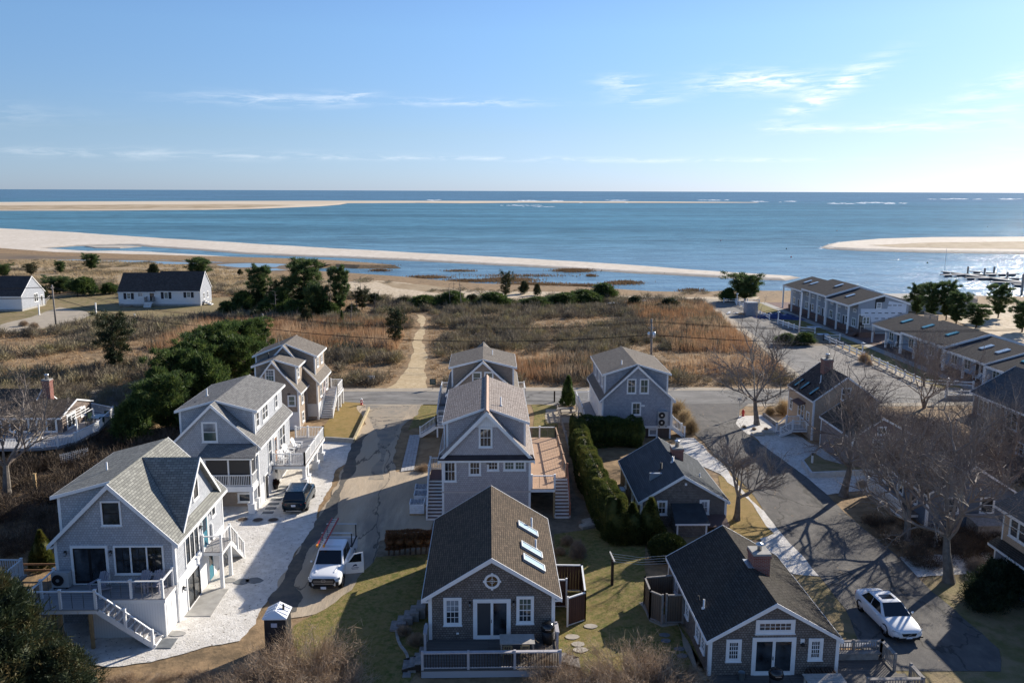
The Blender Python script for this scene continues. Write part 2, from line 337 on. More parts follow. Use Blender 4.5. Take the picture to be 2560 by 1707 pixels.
GLASS = M('dark_window_glass', (.035, .042, .05), .05, .8, var=.85, vscale=1.3)  # mottled dark and grey-blue tone imitates reflections in the panes
GLASS2 = M('window_glass_with_blind', (.24, .26, .28), .1, .6, var=.5, vscale=1.6)
GLASSG = M('green_grey_window_glass', (.075, .11, .095), .08, .55, var=.3, vscale=1.5)
GLASST = M('teal_skylight_glass', (.06, .26, .28), .08, .6, var=.15, vscale=2)
GLASSB = M('pale_skylight_glass', (.42, .52, .58), .1, .6)
BLACKF = M('black_window_frame', (.012, .012, .013), .4, .4)
TEAL = M('teal_door_paint', (.03, .16, .22), .5, .4)
PINKD = M('pink_door_paint', (.62, .38, .36), .5, .4)
METAL = M('galvanised_metal', (.55, .56, .57), .35, .5, metal=.8)
LEAD = M('lead_flashing', (.30, .33, .36), .5, .5, metal=.3)
BLACK = M('black_metal', (.015, .015, .016), .5, .4)
PIPEW = M('white_pipe', (.72, .72, .71), .5, .3)
CONC = M('concrete', (.36, .345, .315), .9, .2, var=.15, vscale=2, bump=.3, bscale=15)
LATT = M('grey_lattice_paint', (.55, .55, .55), .6, .3)
STONE = M('blue_stone_slab', (.17, .18, .185), .85, .2, var=.2, vscale=3)
PALEST = M('pale_stone_slab', (.40, .36, .30), .9, .2, var=.2, vscale=3)

# ================================================================== THE SETTING
RNG = random.Random(7)
def fractal(pts, amp, seed, minlen=2.0, depth=4):
    r = random.Random(seed); pts = [V((p[0], p[1])) for p in pts]
    for _ in range(depth):
        out = []
        for i, a in enumerate(pts):
            b = pts[(i+1) % len(pts)]; out.append(a); L = (b-a).length
            if L > minlen:
                n = V((-(b-a).y, (b-a).x))/L
                out.append((a+b)/2+n*r.uniform(-1, 1)*min(amp*L, amp*40))
        pts = out
    return pts
def sheet(name, pts, z, mat, amp=.04, seed=1, minlen=1.5, kind='structure', depth=3):
    pts = fractal(pts, amp, seed, minlen, depth) if amp else [V((p[0], p[1])) for p in pts]
    o = newmesh(name, [(p.x, p.y, z) for p in pts], [tuple(range(len(pts)))], mat)
    o['kind'] = kind; return o
def mound(name, pts, z0, z1, width, mat, amp=.05, seed=1, minlen=12, depth=4, kind='structure', lip=0.0):
    """flat-topped land whose edge slopes down under the water"""
    pts = fractal(pts, amp, seed, minlen, depth); n = len(pts)
    area = sum(pts[i].x*pts[(i+1) % n].y-pts[(i+1) % n].x*pts[i].y for i in range(n))
    s = 1 if area > 0 else -1
    outer = []
    for i in range(n):
        d = (pts[(i+1) % n]-pts[i-1]); L = max(d.length, 1e-4); outer.append(pts[i]+V((d.y, -d.x))/L*s*width)
    vs = [(p.x, p.y, z1) for p in pts]+[(p.x, p.y, z0) for p in outer]
    fs = [tuple(range(n))]+[(i, (i+1) % n, n+(i+1) % n, n+i) for i in range(n)]
    o = newmesh(name, vs, fs, mat); o['kind'] = kind; return o
def P2(lst, z=0.0): return [at(*p, z).xy for p in lst]
def KP(k, lst, z=0.0): return [at(*k(*p), z).xy for p in lst]

SAND = MMIX('beach_sand', [(.62, .55, .46), (.70, .63, .54), (.54, .47, .38)], [.05, .4], bump=.25, bscale=3, thr=(.42, .62), spots=(.17, .13, .1), spotscale=.35, spotthr=.70)
DUNE = MMIX('dune_sand', [(.60, .49, .35), (.66, .55, .41), (.42, .33, .22)], [.3, 1.1], bump=.5, bscale=3)
BARM = MMIX('far_sandbar', [(.55, .45, .33), (.62, .53, .41)], [.004], bump=.1)
MARSH = MMIX('marsh_soil', [(.22, .14, .075), (.28, .185, .10), (.16, .115, .068), (.33, .225, .125)], [.05, .12, .9], bump=.8, bscale=3)
DRY = MMIX('dry_dune_grass', [(.33, .245, .145), (.25, .175, .10), (.40, .31, .2)], [.03, .25], bump=.6, bscale=2, thr=(.4, .62))
FLAT = MMIX('salt_marsh_flat', [(.17, .125, .085), (.13, .105, .085), (.24, .17, .10)], [.02, .12], bump=.3, stretch=(.35, 1, 1))
SOIL = MMIX('bare_soil', [(.22, .17, .12), (.28, .22, .155), (.16, .125, .085)], [.4, 1.5], bump=.5, bscale=4)
STREET = MMIX('worn_grey_asphalt', [(.215, .205, .19), (.26, .247, .228), (.165, .158, .147)], [.15, .9], bump=.3, bscale=25, cracks=.14, stretch=(.4, 1, 1))
DRIVE = MMIX('driveway_asphalt', [(.135, .125, .115), (.175, .165, .15), (.11, .104, .098)], [.2, 1.2], bump=.4, bscale=25, spots=(.22, .17, .12), spotscale=3, spotthr=.66, cracks=.2, stretch=(1, .5, 1))
PATCHY = MMIX('sandy_patched_asphalt', [(.44, .355, .255), (.26, .225, .18), (.49, .405, .30)], [.25, .6], bump=.6, bscale=6, thr=(.50, .66), stretch=(1, .2, 1), cracks=.22)
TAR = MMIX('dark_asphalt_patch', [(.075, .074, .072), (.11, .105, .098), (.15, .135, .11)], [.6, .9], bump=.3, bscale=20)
SHELL = MMIX('crushed_white_shell', [(.68, .645, .59), (.74, .71, .66), (.58, .545, .49)], [.5, 2.5], bump=.9, bscale=9, spots=(.17, .145, .12), spotscale=4.5, spotthr=.63)
LAWN = MMIX('winter_lawn', [(.16, .15, .038), (.225, .18, .055), (.105, .12, .026), (.26, .195, .08)], [.35, 1.2, 4], bump=.8, bscale=14)
LAWNO = MMIX('orange_winter_lawn', [(.27, .185, .06), (.22, .165, .05), (.31, .21, .08)], [.5, 2], bump=.7, bscale=14)
LAWND = MMIX('thin_brown_lawn', [(.22, .17, .085), (.16, .145, .055), (.27, .205, .115)], [.12, .8], bump=.7, bscale=8)
PATHM = MMIX('sandy_path', [(.52, .40, .24), (.58, .46, .29), (.44, .33, .19)], [.5, 2], bump=.5, bscale=5)
GRAVEL = MMIX('fine_grey_gravel', [(.36, .31, .24), (.42, .36, .28)], [.6], bump=.4, bscale=15)

# sand darkens where the water wets it
for m_ in (SAND, BARM):
    t_ = m_.node_tree; b_ = t_.nodes['Principled BSDF']; src = b_.inputs['Base Color'].links[0].from_socket; g_ = t_.nodes.new('ShaderNodeNewGeometry'); s_ = t_.nodes.new('ShaderNodeSeparateXYZ'); t_.links.new(g_.outputs['Position'], s_.inputs[0])
    r_ = t_.nodes.new('ShaderNodeMapRange'); r_.inputs[1].default_value = -.85; r_.inputs[2].default_value = -.52; r_.inputs[3].default_value = .55; r_.inputs[4].default_value = 1; t_.links.new(s_.outputs[2], r_.inputs[0])
    x_ = t_.nodes.new('ShaderNodeMixRGB'); x_.blend_type = 'MULTIPLY'; x_.inputs[0].default_value = 1; t_.links.new(src, x_.inputs[1]); t_.links.new(r_.outputs[0], x_.inputs[2]); t_.links.new(x_.outputs[0], b_.inputs['Base Color'])
# sea: deep navy water off the outer bar, greener over the shallow bay
sea = bpy.data.materials.new('sea_water'); sea.use_nodes = True
t = sea.node_tree; t.nodes.remove(t.nodes['Principled BSDF'])
g = t.nodes.new('ShaderNodeNewGeometry'); sp = t.nodes.new('ShaderNodeSeparateXYZ'); t.links.new(g.outputs['Position'], sp.inputs[0])
def smap(a, b_, c=0., d=1.):
    m_ = t.nodes.new('ShaderNodeMapRange'); m_.inputs[1].default_value = a; m_.inputs[2].default_value = b_; m_.inputs[3].default_value = c; m_.inputs[4].default_value = d; return m_
def snoise(scale, det, st, dist=0.):
    mp_ = t.nodes.new('ShaderNodeMapping'); mp_.inputs['Scale'].default_value = st; t.links.new(g.outputs['Position'], mp_.inputs['Vector'])
    n_ = t.nodes.new('ShaderNodeTexNoise'); n_.inputs['Scale'].default_value = scale; n_.inputs['Detail'].default_value = det; n_.inputs['Roughness'].default_value = .62; n_.inputs['Distortion'].default_value = dist; t.links.new(mp_.outputs[0], n_.inputs['Vector']); return n_.outputs['Fac']
mr = smap(1500, 2600); t.links.new(sp.outputs[1], mr.inputs[0]); mr2 = smap(240, 560); t.links.new(sp.outputs[1], mr2.inputs[0])
c0 = t.nodes.new('ShaderNodeMixRGB'); c0.inputs[1].default_value = (.14, .26, .34, 1); c0.inputs[2].default_value = (.075, .195, .265, 1); t.links.new(mr2.outputs[0], c0.inputs[0])
c1 = t.nodes.new('ShaderNodeMixRGB'); c1.inputs[2].default_value = (.085, .18, .27, 1); t.links.new(mr.outputs[0], c1.inputs[0]); t.links.new(c0.outputs[0], c1.inputs[1])
ml = smap(.33, .68, .68, 1.32); t.links.new(snoise(.010, 10, (.22, 1, 1)), ml.inputs[0])
ml2 = smap(.36, .64, .74, 1.28); t.links.new(snoise(.12, 9, (.4, 1, 1), .8), ml2.inputs[0])
c2 = t.nodes.new('ShaderNodeMixRGB'); c2.blend_type = 'MULTIPLY'; c2.inputs[0].default_value = 1; t.links.new(c1.outputs[0], c2.inputs[1]); t.links.new(ml.outputs[0], c2.inputs[2])
c3 = t.nodes.new('ShaderNodeMixRGB'); c3.blend_type = 'MULTIPLY'; c3.inputs[0].default_value = 1; t.links.new(c2.outputs[0], c3.inputs[1]); t.links.new(ml2.outputs[0], c3.inputs[2])
wv = t.nodes.new('ShaderNodeMath'); wv.operation = 'MULTIPLY_ADD'; wv.inputs[1].default_value = 3.0; t.links.new(snoise(.16, 5, (.4, 1, 1), .4), wv.inputs[0]); t.links.new(snoise(.9, 5, (.5, 1, 1)), wv.inputs[2])
bp = t.nodes.new('ShaderNodeBump'); bp.inputs['Strength'].default_value = 1.0; bp.inputs['Distance'].default_value = .4; t.links.new(wv.outputs[0], bp.inputs['Height'])
df = t.nodes.new('ShaderNodeBsdfDiffuse'); t.links.new(c3.outputs[0], df.inputs[0]); t.links.new(bp.outputs[0], df.inputs['Normal'])
gl = t.nodes.new('ShaderNodeBsdfGlossy'); gl.inputs['Roughness'].default_value = .2; t.links.new(bp.outputs[0], gl.inputs['Normal'])
ms = t.nodes.new('ShaderNodeMixShader')          # wind-roughened sea: reflectance near the horizon stays well below a mirror's
rf_ = smap(230, 420, .40, .20); t.links.new(sp.outputs[1], rf_.inputs[0]); t.links.new(rf_.outputs[0], ms.inputs[0])
t.links.new(df.outputs[0], ms.inputs[1]); t.links.new(gl.outputs[0], ms.inputs[2]); t.links.new(ms.outputs[0], t.nodes['Material Output'].inputs[0])
SEAZ = -1.0
o = newmesh('sea', [(-70000, 100, SEAZ), (70000, 100, SEAZ), (70000, 62000, SEAZ), (-70000, 62000, SEAZ)], [(0, 1, 2, 3)], sea); o['kind'] = 'structure'

# land: everything this side of the lagoon
shore = P2([(-900, 606), (-300, 614), (0, 626), (91, 633), (146, 637), (256, 639), (329, 642), (475, 646), (621, 650), (720, 653), (830, 657), (930, 665), (985, 670),
            (900, 670), (840, 667), (770, 670), (720, 676), (800, 686), (907, 693), (1024, 702), (1190, 717), (1335, 723), (1445, 726), (1536, 732), (1628, 738), (1720, 740),
            (1810, 737), (1900, 737), (2000, 737), (2241, 745), (2395, 749), (2560, 752), (3300, 770)], SEAZ)
land = mound('ground', list(shore)+[V((420, 100)), V((420, -80)), V((-800, -80)), V((-900, 200))], -2.2, 0.0, 6.0, MARSH, amp=.03, seed=4, minlen=6)
beach = mound('beach', P2([(-900, 548), (0, 573), (200, 584), (450, 601), (700, 616), (1000, 633), (1300, 649), (1600, 668), (1800, 683), (1975, 694),
            (1950, 699), (1800, 692), (1600, 682), (1300, 664), (1100, 654), (860, 643), (731, 639), (621, 634), (548, 628), (439, 620), (390, 617), (347, 612), (292, 612), (183, 615), (80, 622),
            (175, 628), (220, 631), (285, 630), (366, 632), (475, 639), (585, 646), (640, 650), (640, 664), (300, 662), (0, 645), (-900, 625)], SEAZ), -2.0, -.45, 9, SAND, amp=.03, seed=9, minlen=10)
mound('sandy_islet', P2([(215, 617), (300, 615), (350, 617), (300, 621), (240, 620)], SEAZ), -1.6, -.7, 3, SAND, seed=3)
mound('outer_sandbar', P2([(-900, 503), (0, 507), (230, 505), (800, 503.4), (1000, 503.4), (1300, 504), (1600, 505), (1890, 507), (1700, 507.6), (1300, 507), (1150, 508.5), (1040, 507.5), (860, 508.5), (840, 512), (790, 516), (640, 522), (500, 525), (200, 527), (0, 527), (-900, 526)], SEAZ), -2.5, 0.1, 18, BARM, amp=.012, seed=5, minlen=60, depth=3)
sheet('sandbar_grass', P2([(-800, 512), (0, 514), (300, 512), (600, 511), (740, 513), (600, 520), (300, 523), (0, 524.5), (-800, 524)], 0.1), .2, MMIX('sandbar_dry_grass', [(.36, .27, .16), (.27, .2, .12), (.5, .4, .28)], [.01, .04], bump=.2), amp=.02, seed=3, minlen=40)
mound('near_sandbar', P2([(2076, 620), (2100, 610), (2200, 601), (2330, 597), (2560, 596), (3300, 596), (3300, 646), (2560, 634), (2300, 630), (2150, 626), (2090, 623)], SEAZ), -2.2, -.1, 10, SAND, amp=.02, seed=6, minlen=20)
sheet('near_sandbar_grass', P2([(2170, 613), (2300, 607), (2560, 604), (3200, 605), (3200, 622), (2560, 623), (2400, 621), (2250, 619)], -.1), -.05, MMIX('bar_pebble_grass', [(.33, .255, .16), (.26, .195, .115), (.44, .35, .24)], [.05, .2], bump=.3), amp=.05, seed=3, minlen=8)
FOAM = MMIX('sea_foam', [(.85, .88, .9), (.7, .76, .8)], [.05])
fm = MB(); rr = random.Random(3)
for (px, py, wx, n) in [(1080, 501, 14, 6), (1320, 502, 26, 14), (1400, 503, 20, 8), (1540, 501.5, 26, 14), (1790, 501, 30, 16), (1905, 504, 18, 8), (1975, 504, 16, 8), (2100, 509, 40, 14), (2200, 507, 45, 22), (2230, 509, 30, 12), (2380, 498, 60, 18), (2520, 498, 40, 12), (1290, 513.5, 40, 16), (1370, 517, 50, 10), (230, 505.2, 4, 2), (2062, 618, 14, 10), (2085, 610, 14, 8), (2120, 606, 20, 8), (2056, 621, 8, 5), (1520, 507, 60, 8)]:
    for i in range(n):
        c = at(px+rr.gauss(0, wx*.6), py+rr.gauss(0, .6), SEAZ); L = c.y/FPX*rr.uniform(4, 16); w = c.y/FPX*rr.uniform(3, 8); h = min(1.0, c.y/FPX*.8)
        a = [V((c.x+L*math.cos(q)*rr.uniform(.7, 1.2), c.y+w*math.sin(q)*rr.uniform(.7, 1.3), SEAZ-.1)) for q in np.linspace(0, 2*PI, 9)[:-1]]
        fm.add(a+[V((c.x, c.y, SEAZ+h))], [(j, (j+1) % 8, 8) for j in range(8)])
fm.build('breaking_surf', FOAM, kind='stuff')['label'] = 'white surf breaking on the outer sandbars'

WET = M('wet_tidal_film', (.10, .12, .135), .12, .6, var=.3, vscale=.1)
for i, poly in enumerate(([(210, 654), (300, 651), (430, 655), (520, 659), (430, 661), (300, 657)], [(390, 649.5), (470, 652), (560, 657), (500, 655.5)], [(540, 662), (620, 658), (720, 661), (690, 668), (600, 669)], [(100, 650), (190, 648.5), (240, 651), (150, 653)], [(640, 672), (690, 671), (720, 675), (670, 677)])):
    sheet('tidal_pool', P2(poly), .02, WET, amp=.1, seed=i, minlen=4, depth=4)
# ground covers and paving, each a few millimetres above the one below
sheet('dune_grassland', P2([(-600, 655), (0, 655), (120, 650), (300, 655), (560, 668), (700, 690), (850, 705), (900, 720), (700, 735), (560, 728), (300, 705), (120, 735), (0, 730), (-600, 745)]), .010, DRY, amp=.05, seed=2, minlen=5)
sheet('salt_flat', P2([(-600, 628), (0, 634), (330, 648), (620, 656), (830, 660), (760, 670), (700, 680), (500, 668), (300, 655), (0, 648), (-600, 645)]), .014, FLAT, amp=.03, seed=8, minlen=5)
sheet('dune_hollow', P2([(905, 697), (1000, 706), (1100, 722), (1240, 728), (1420, 731), (1560, 740), (1640, 742), (1500, 752), (1330, 748), (1280, 765), (1150, 768), (1010, 752), (940, 745), (890, 735), (850, 712)]), .012, DUNE, amp=.08, seed=3, minlen=3)
sheet('dune_track', P2([(1560, 740), (1720, 743), (1830, 742), (1900, 742), (1880, 752), (1740, 760), (1640, 752)]), .014, DUNE, amp=.05, seed=5, minlen=3)
sheet('shore_grass', P2([(930, 702), (1060, 712), (1180, 724), (1100, 735), (1000, 722)]), .018, DRY, amp=.06, seed=7, minlen=3)
sheet('house_dune', P2([(2250, 755), (2600, 765), (2700, 900), (2480, 850), (2300, 770)]), .012, DUNE, amp=.05, seed=4, minlen=3)
sheet('hill_lawn', P2([(140, 738), (300, 726), (300, 770), (510, 745), (590, 742), (640, 747), (560, 778), (400, 802), (200, 812), (60, 832), (-300, 860), (-300, 765), (0, 758)]), .016, LAWND, amp=.04, seed=2, minlen=3)
sheet('sandy_drive', P2([(-200, 825), (0, 812), (80, 792), (150, 768), (238, 786), (150, 815), (40, 829), (-200, 860)]), .022, GRAVEL, amp=.04, seed=5, minlen=3)
sheet('beach_path', KP(k13, [(1700, 1220), (1800, 1170), (1870, 1080), (1935, 960), (1968, 860), (1992, 700), (1996, 600), (1990, 540), (2045, 545), (2066, 600), (2068, 700), (2060, 860), (2066, 960), (2076, 1080), (2072, 1160), (2090, 1210), (2050, 1245)]), .020, PATHM, amp=.06, seed=3, minlen=2)
sheet('street_shoulder', [(-70, 91.6), (-20, 92.2), (20, 92.4), (60, 92.3), (140, 92), (140, 101.4), (60, 101.2), (15, 101.2), (-4, 101.3), (-30, 101.4), (-70, 101)], .024, GRAVEL, amp=.02, seed=8, minlen=2)
sheet('street', [(-70, 93.3), (-15, 93.3), (20, 92.9), (60, 93.2), (140, 93.3), (140, 99.6), (57, 99.7), (38, 99.8), (-70, 99.8)], .028, STREET, amp=.006, seed=3, minlen=3)
sheet('parking_shoulder', [(38.5, 100.5), (40.3, 110), (43.2, 134), (46, 170), (42.5, 181), (48, 188), (56, 187), (56.6, 100.5)], .026, GRAVEL, amp=.03, seed=11, minlen=3)
sheet('parking_road', [(40.0, 99.5), (41.6, 110), (44.6, 134.8), (47.4, 168), (46, 178), (50, 184), (54.9, 184.5), (54.9, 140), (54.6, 119), (54.3, 99.5)], .032, MMIX('parking_asphalt', [(.235, .215, .19), (.27, .248, .22), (.2, .187, .17)], [.1, .8], bump=.3, bscale=20), amp=.01, seed=3, minlen=3)
sheet('parking_lane', [(41.9, 101), (44.8, 134.8), (47.6, 166), (50.6, 166), (48.8, 134), (46.6, 101)], .036, STREET, amp=.01, seed=7, minlen=3)
sheet('side_street', P2([(893, 1014), (905, 1040), (915, 1060), (880, 1120), (850, 1180), (800, 1280), (735, 1400), (680, 1490), (690, 1550), (790, 1535), (880, 1475), (935, 1405), (950, 1352), (1070, 1335), (1085, 1300), (1085, 1180), (990, 1180), (1000, 1085), (1012, 1060), (1045, 1037), (1055, 1012)]), .034, PATCHY, amp=.06, seed=3, minlen=.5, depth=5)
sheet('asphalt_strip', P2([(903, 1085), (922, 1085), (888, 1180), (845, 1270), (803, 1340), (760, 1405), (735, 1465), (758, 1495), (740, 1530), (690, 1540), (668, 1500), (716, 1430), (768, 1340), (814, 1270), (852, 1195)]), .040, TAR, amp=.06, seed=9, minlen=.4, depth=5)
sheet('asphalt_apron', P2([(915, 1013), (1035, 1013), (1010, 1045), (985, 1100), (960, 1200), (920, 1200), (950, 1100), (930, 1060)]), .038, MMIX('faded_asphalt', [(.30, .26, .205), (.23, .21, .18), (.36, .30, .225)], [.4, .8], bump=.4, cracks=.25), amp=.06, seed=4, minlen=1.5)
sheet('shell_drive', P2([(520, 1180), (560, 1150), (700, 1125), (810, 1104), (880, 1104), (893, 1112), (868, 1150), (830, 1205), (792, 1285), (735, 1385), (700, 1445), (664, 1510), (640, 1560), (600, 1602), (480, 1628), (380, 1655), (270, 1668), (150, 1660), (150, 1520), (400, 1480), (520, 1300)]), .036, SHELL, amp=.07, seed=5, minlen=.4, depth=5)
sheet('corner_lawn', P2([(800, 1096), (806, 1070), (855, 1004), (905, 1008), (918, 1024), (880, 1094)]), .030, LAWNO, amp=.01, seed=3)
sheet('cottage_lawn', P2([(832, 1440), (866, 1402), (950, 1392), (1090, 1385), (1090, 1640), (1020, 1720), (840, 1760), (740, 1640), (730, 1570), (832, 1500)]), .022, LAWN, amp=.09, seed=6, minlen=.5, depth=5)
sheet('clothesline_lawn', P2([(1385, 1335), (1570, 1310), (1620, 1330), (1620, 1480), (1770, 1650), (1770, 1760), (1400, 1760), (1385, 1500)]), .022, LAWN, amp=.03, seed=9)
sheet('garden_soil', P2([(990, 1180), (1090, 1150), (1420, 1150), (1440, 1240), (1580, 1310), (1400, 1340), (1060, 1370), (940, 1400), (950, 1340)]), .018, SOIL, amp=.05, seed=4)
sheet('tree_lawn', P2([(1795, 1190), (1830, 1185), (1880, 1225), (1958, 1328), (1900, 1350), (1790, 1340)]), .024, LAWNO, amp=.02, seed=9)
sheet('back_lawn', KP(k5, [(1030, 600), (1100, 598), (1220, 610), (1240, 700), (1250, 870), (1030, 870)]), .024, LAWN, amp=.02, seed=9)
sheet('corner_grass', KP(k5, [(150, 620), (200, 590), (310, 580), (310, 740), (60, 800), (110, 700)]), .024, LAWN, amp=.03, seed=19)
sheet('driveway', [(20.6, 93.0), (20.8, 86), (20.9, 75), (21.1, 61.8), (21.0, 52), (20.8, 45), (19.9, 40.6), (20.3, 38.6), (26.0, 38.4), (27.2, 40.5), (27.0, 47), (27.0, 60), (27.0, 69), (26.2, 78), (25.9, 84.5), (27.8, 90), (30, 93.2)], .040, DRIVE, amp=.025, seed=7, minlen=1.2)
sheet('shell_yard', KP(k9, [(40, 610), (150, 588), (340, 580), (440, 700), (560, 720), (700, 800), (900, 860), (1250, 1000), (1250, 1140), (960, 1180), (700, 1205), (540, 1070), (420, 890), (260, 745), (100, 680)]), .034, SHELL, amp=.05, seed=15, minlen=1)
sheet('shell_verge', P2([(1690, 1095), (1735, 1095), (1770, 1130), (1860, 1230), (1900, 1270), (1962, 1335), (1985, 1350), (1960, 1360), (1890, 1275), (1800, 1185), (1740, 1160), (1690, 1130)]), .036, SHELL, amp=.04, seed=25, minlen=1)
sheet('shell_apron', KP(k7, [(1100, 330), (1300, 255), (1440, 340), (1600, 480), (1725, 600), (1720, 660), (1380, 635), (1180, 500)]), .037, SHELL, amp=.05, seed=16, minlen=1)
sheet('leafy_verge', KP(k7, [(1380, 640), (1725, 660), (1900, 850), (2000, 1000), (1950, 1200), (1750, 1200), (1500, 1000), (1300, 800)]), .025, LAWND, amp=.04, seed=26, minlen=1)
sheet('shell_patch', KP(k8, [(560, 490), (800, 480), (1100, 470), (1440, 450), (1440, 600), (1100, 640), (930, 650), (740, 680)]), .033, SHELL, amp=.05, seed=36, minlen=1)
sheet('lower_lawn', KP(k8, [(830, 720), (930, 655), (1440, 610), (2200, 900), (2200, 1700), (300, 1700), (430, 1280), (700, 1300), (870, 1370), (1480, 1350), (1150, 1000), (980, 860)]), .024, LAWND, amp=.03, seed=46, minlen=1)
sheet('gravel_walk', KP(k7, [(60, 880), (150, 1040), (260, 1090), (390, 1070), (480, 1210), (560, 1440), (650, 1560), (720, 1600), (640, 1600), (520, 1420), (440, 1250), (380, 990), (240, 980), (100, 870)]), .026, GRAVEL, amp=.03, seed=56, minlen=.7)
sheet('motel_lawn', [(56.0, 100.5), (55.4, 119), (55.6, 140), (55.8, 183), (59.5, 183), (59.2, 100.5)], .030, LAWN, amp=.01, seed=3)
sheet('motel_walk', [(59.3, 90), (59.3, 182), (60.9, 182), (60.9, 90)], .034, CONC, amp=0)
sheet('motel_terrace', [(60.9, 90), (60.9, 182), (75, 182), (75, 90)], .034, BRICKD, amp=0)
sheet('hedge_bed', [(58, 131), (57.5, 140), (50.3, 138.6), (49.6, 133), (52, 129.5)], .040, SOIL, amp=.05, seed=4)

# ================================================================== building kit
X1, Y1, Z1 = V((1, 0, 0)), V((0, 1, 0)), V((0, 0, 1))
def front(): return X1, -Y1
DIRS = {'F': (X1, -Y1), 'R': (Y1, X1), 'L': (-Y1, -X1)}
def win(h, c, side, w, ht, cols=2, rows=1, units=1, frame=WHITE, casing=WHITE, glass=GLASS, cw=.1, single=False, name='window', sill=True):
    R, N = DIRS[side]; c = V(c); U = Z1
    m = MB(); d = .032
    m.obox(c+R*(w/2)+U*(ht-cw/2)+N*.02, R, N, U, w/2, d, cw/2)
    m.obox(c+R*(w/2)+U*(cw/2)+N*.02, R, N, U, w/2, d, cw/2)
    for s in (0, 1): m.obox(c+R*(cw/2 if s == 0 else w-cw/2)+U*(ht/2)+N*.02, R, N, U, cw/2, d, ht/2-cw)
    uw = (w-2*cw-(units-1)*.09)/units
    for i in range(1, units): m.obox(c+R*(cw+i*uw+(i-.5)*.09)+U*(ht/2)+N*.018, R, N, U, .045, d, ht/2-cw)
    o = m.build(name, casing, h)
    if sill:
        MB().obox(c+R*(w/2)+U*.0+N*.05, R, N, U, w/2+.03, .05, .022).build('sill', casing, o)
    for i in range(units):
        a = c+R*(cw+i*(uw+.09))+U*cw; H = ht-2*cw; f = .04
        s = MB()
        for q in (0, 1): s.obox(a+R*(f/2 if q == 0 else uw-f/2)+U*(H/2)+N*.012, R, N, U, f/2, .018, H/2)
        for zz in ([f/2, H-f/2] if single else [f/2, H/2, H-f/2]): s.obox(a+R*(uw/2)+U*zz+N*.012, R, N, U, uw/2-f, .018, f/2)
        b = .012
        hs = [(f, H-f)] if single else [(f, H/2-f/2), (H/2+f/2, H-f)]
        for (z0, z1) in hs:
            rws = rows
            for j in range(1, cols): s.obox(a+R*(f+(uw-2*f)*j/cols)+U*((z0+z1)/2)+N*.012, R, N, U, b, .012, (z1-z0)/2)
            for j in range(1, rws): s.obox(a+R*(uw/2)+U*(z0+(z1-z0)*j/rws)+N*.0115, R, N, U, uw/2-f, .011, b)
        s.build('sash', frame, o)
        for qi, (z0, z1) in enumerate(hs):
            g = glass if not isinstance(glass, (list, tuple)) else glass[(qi+i) % len(glass)]
            MB().obox(a+R*(uw/2)+U*((z0+z1)/2)+N*.002, R, N, U, uw/2-f, .005, (z1-z0)/2).build('pane', g, o)
    return o
def wf(h, k, r, Y, **kw):
    p0 = aY(*k(r[0], r[3]), Y); p1 = aY(*k(r[2], r[1]), Y)
    return win(h, (p0.x, Y, p0.z), 'F', p1.x-p0.x, p1.z-p0.z, **kw)
def slider(h, c, side, w, ht, frame=WHITE, casing=WHITE, cw=.11, glass=GLASS, screen=None):
    R, N = DIRS[side]; c = V(c); U = Z1; m = MB()
    m.obox(c+R*(w/2)+U*(ht-cw/2)+N*.02, R, N, U, w/2, .035, cw/2)
    for s in (0, 1): m.obox(c+R*(cw/2 if s == 0 else w-cw/2)+U*((ht-cw)/2)+N*.02, R, N, U, cw/2, .035, (ht-cw)/2)
    m.obox(c+R*(w/2)+U*.03+N*.03, R, N, U, w/2-cw, .045, .03)
    o = m.build('sliding_door', casing, h); pw = (w-2*cw)/2
    for i in (0, 1):
        a = c+R*(cw+i*pw)+U*.06; H = ht-cw-.06; f = .07; off = N*(.012+.02*i); s = MB()
        for q in (0, 1): s.obox(a+R*(f/2 if q == 0 else pw-f/2)+U*(H/2)+off, R, N, U, f/2, .018, H/2)
        for zz in (f, H-f/2): s.obox(a+R*(pw/2)+U*zz+off, R, N, U, pw/2-f, .017, f if zz == f else f/2)
        s.build('door_panel', frame, o)
        MB().obox(a+R*(pw/2)+U*(H/2+f/2)+off*.6-N*.004, R, N, U, pw/2-f, .006, H/2-f).build('pane', (screen or glass) if i == 0 else glass, o)
    MB().obox(c+R*(w/2-.03)+U*(ht*.45)+N*.06, R, N, U, .015, .02, .09).build('handle', BLACK, o)
    return o
def door(h, c, side, w, ht, mat=TEAL, casing=WHITE, lite=True):
    R, N = DIRS[side]; c = V(c); U = Z1; m = MB(); cw = .1
    m.obox(c+R*(w/2)+U*(ht-cw/2)+N*.02, R, N, U, w/2, .035, cw/2)
    for s in (0, 1): m.obox(c+R*(cw/2 if s == 0 else w-cw/2)+U*((ht-cw)/2)+N*.02, R, N, U, cw/2, .035, (ht-cw)/2)
    o = m.build('door', casing, h)
    MB().obox(c+R*(w/2)+U*((ht-cw)/2)+N*.01, R, N, U, w/2-cw, .02, (ht-cw)/2).build('door_leaf', mat, o)
    if lite: MB().obox(c+R*(w/2)+U*(ht*.65)+N*.03, R, N, U, w/2-cw-.12, .006, ht*.2).build('pane', GLASS, o)
    MB().obox(c+R*(w-.22)+U*(ht*.45)+N*.05, R, N, U, .03, .03, .03).build('handle', METAL, o)
    return o
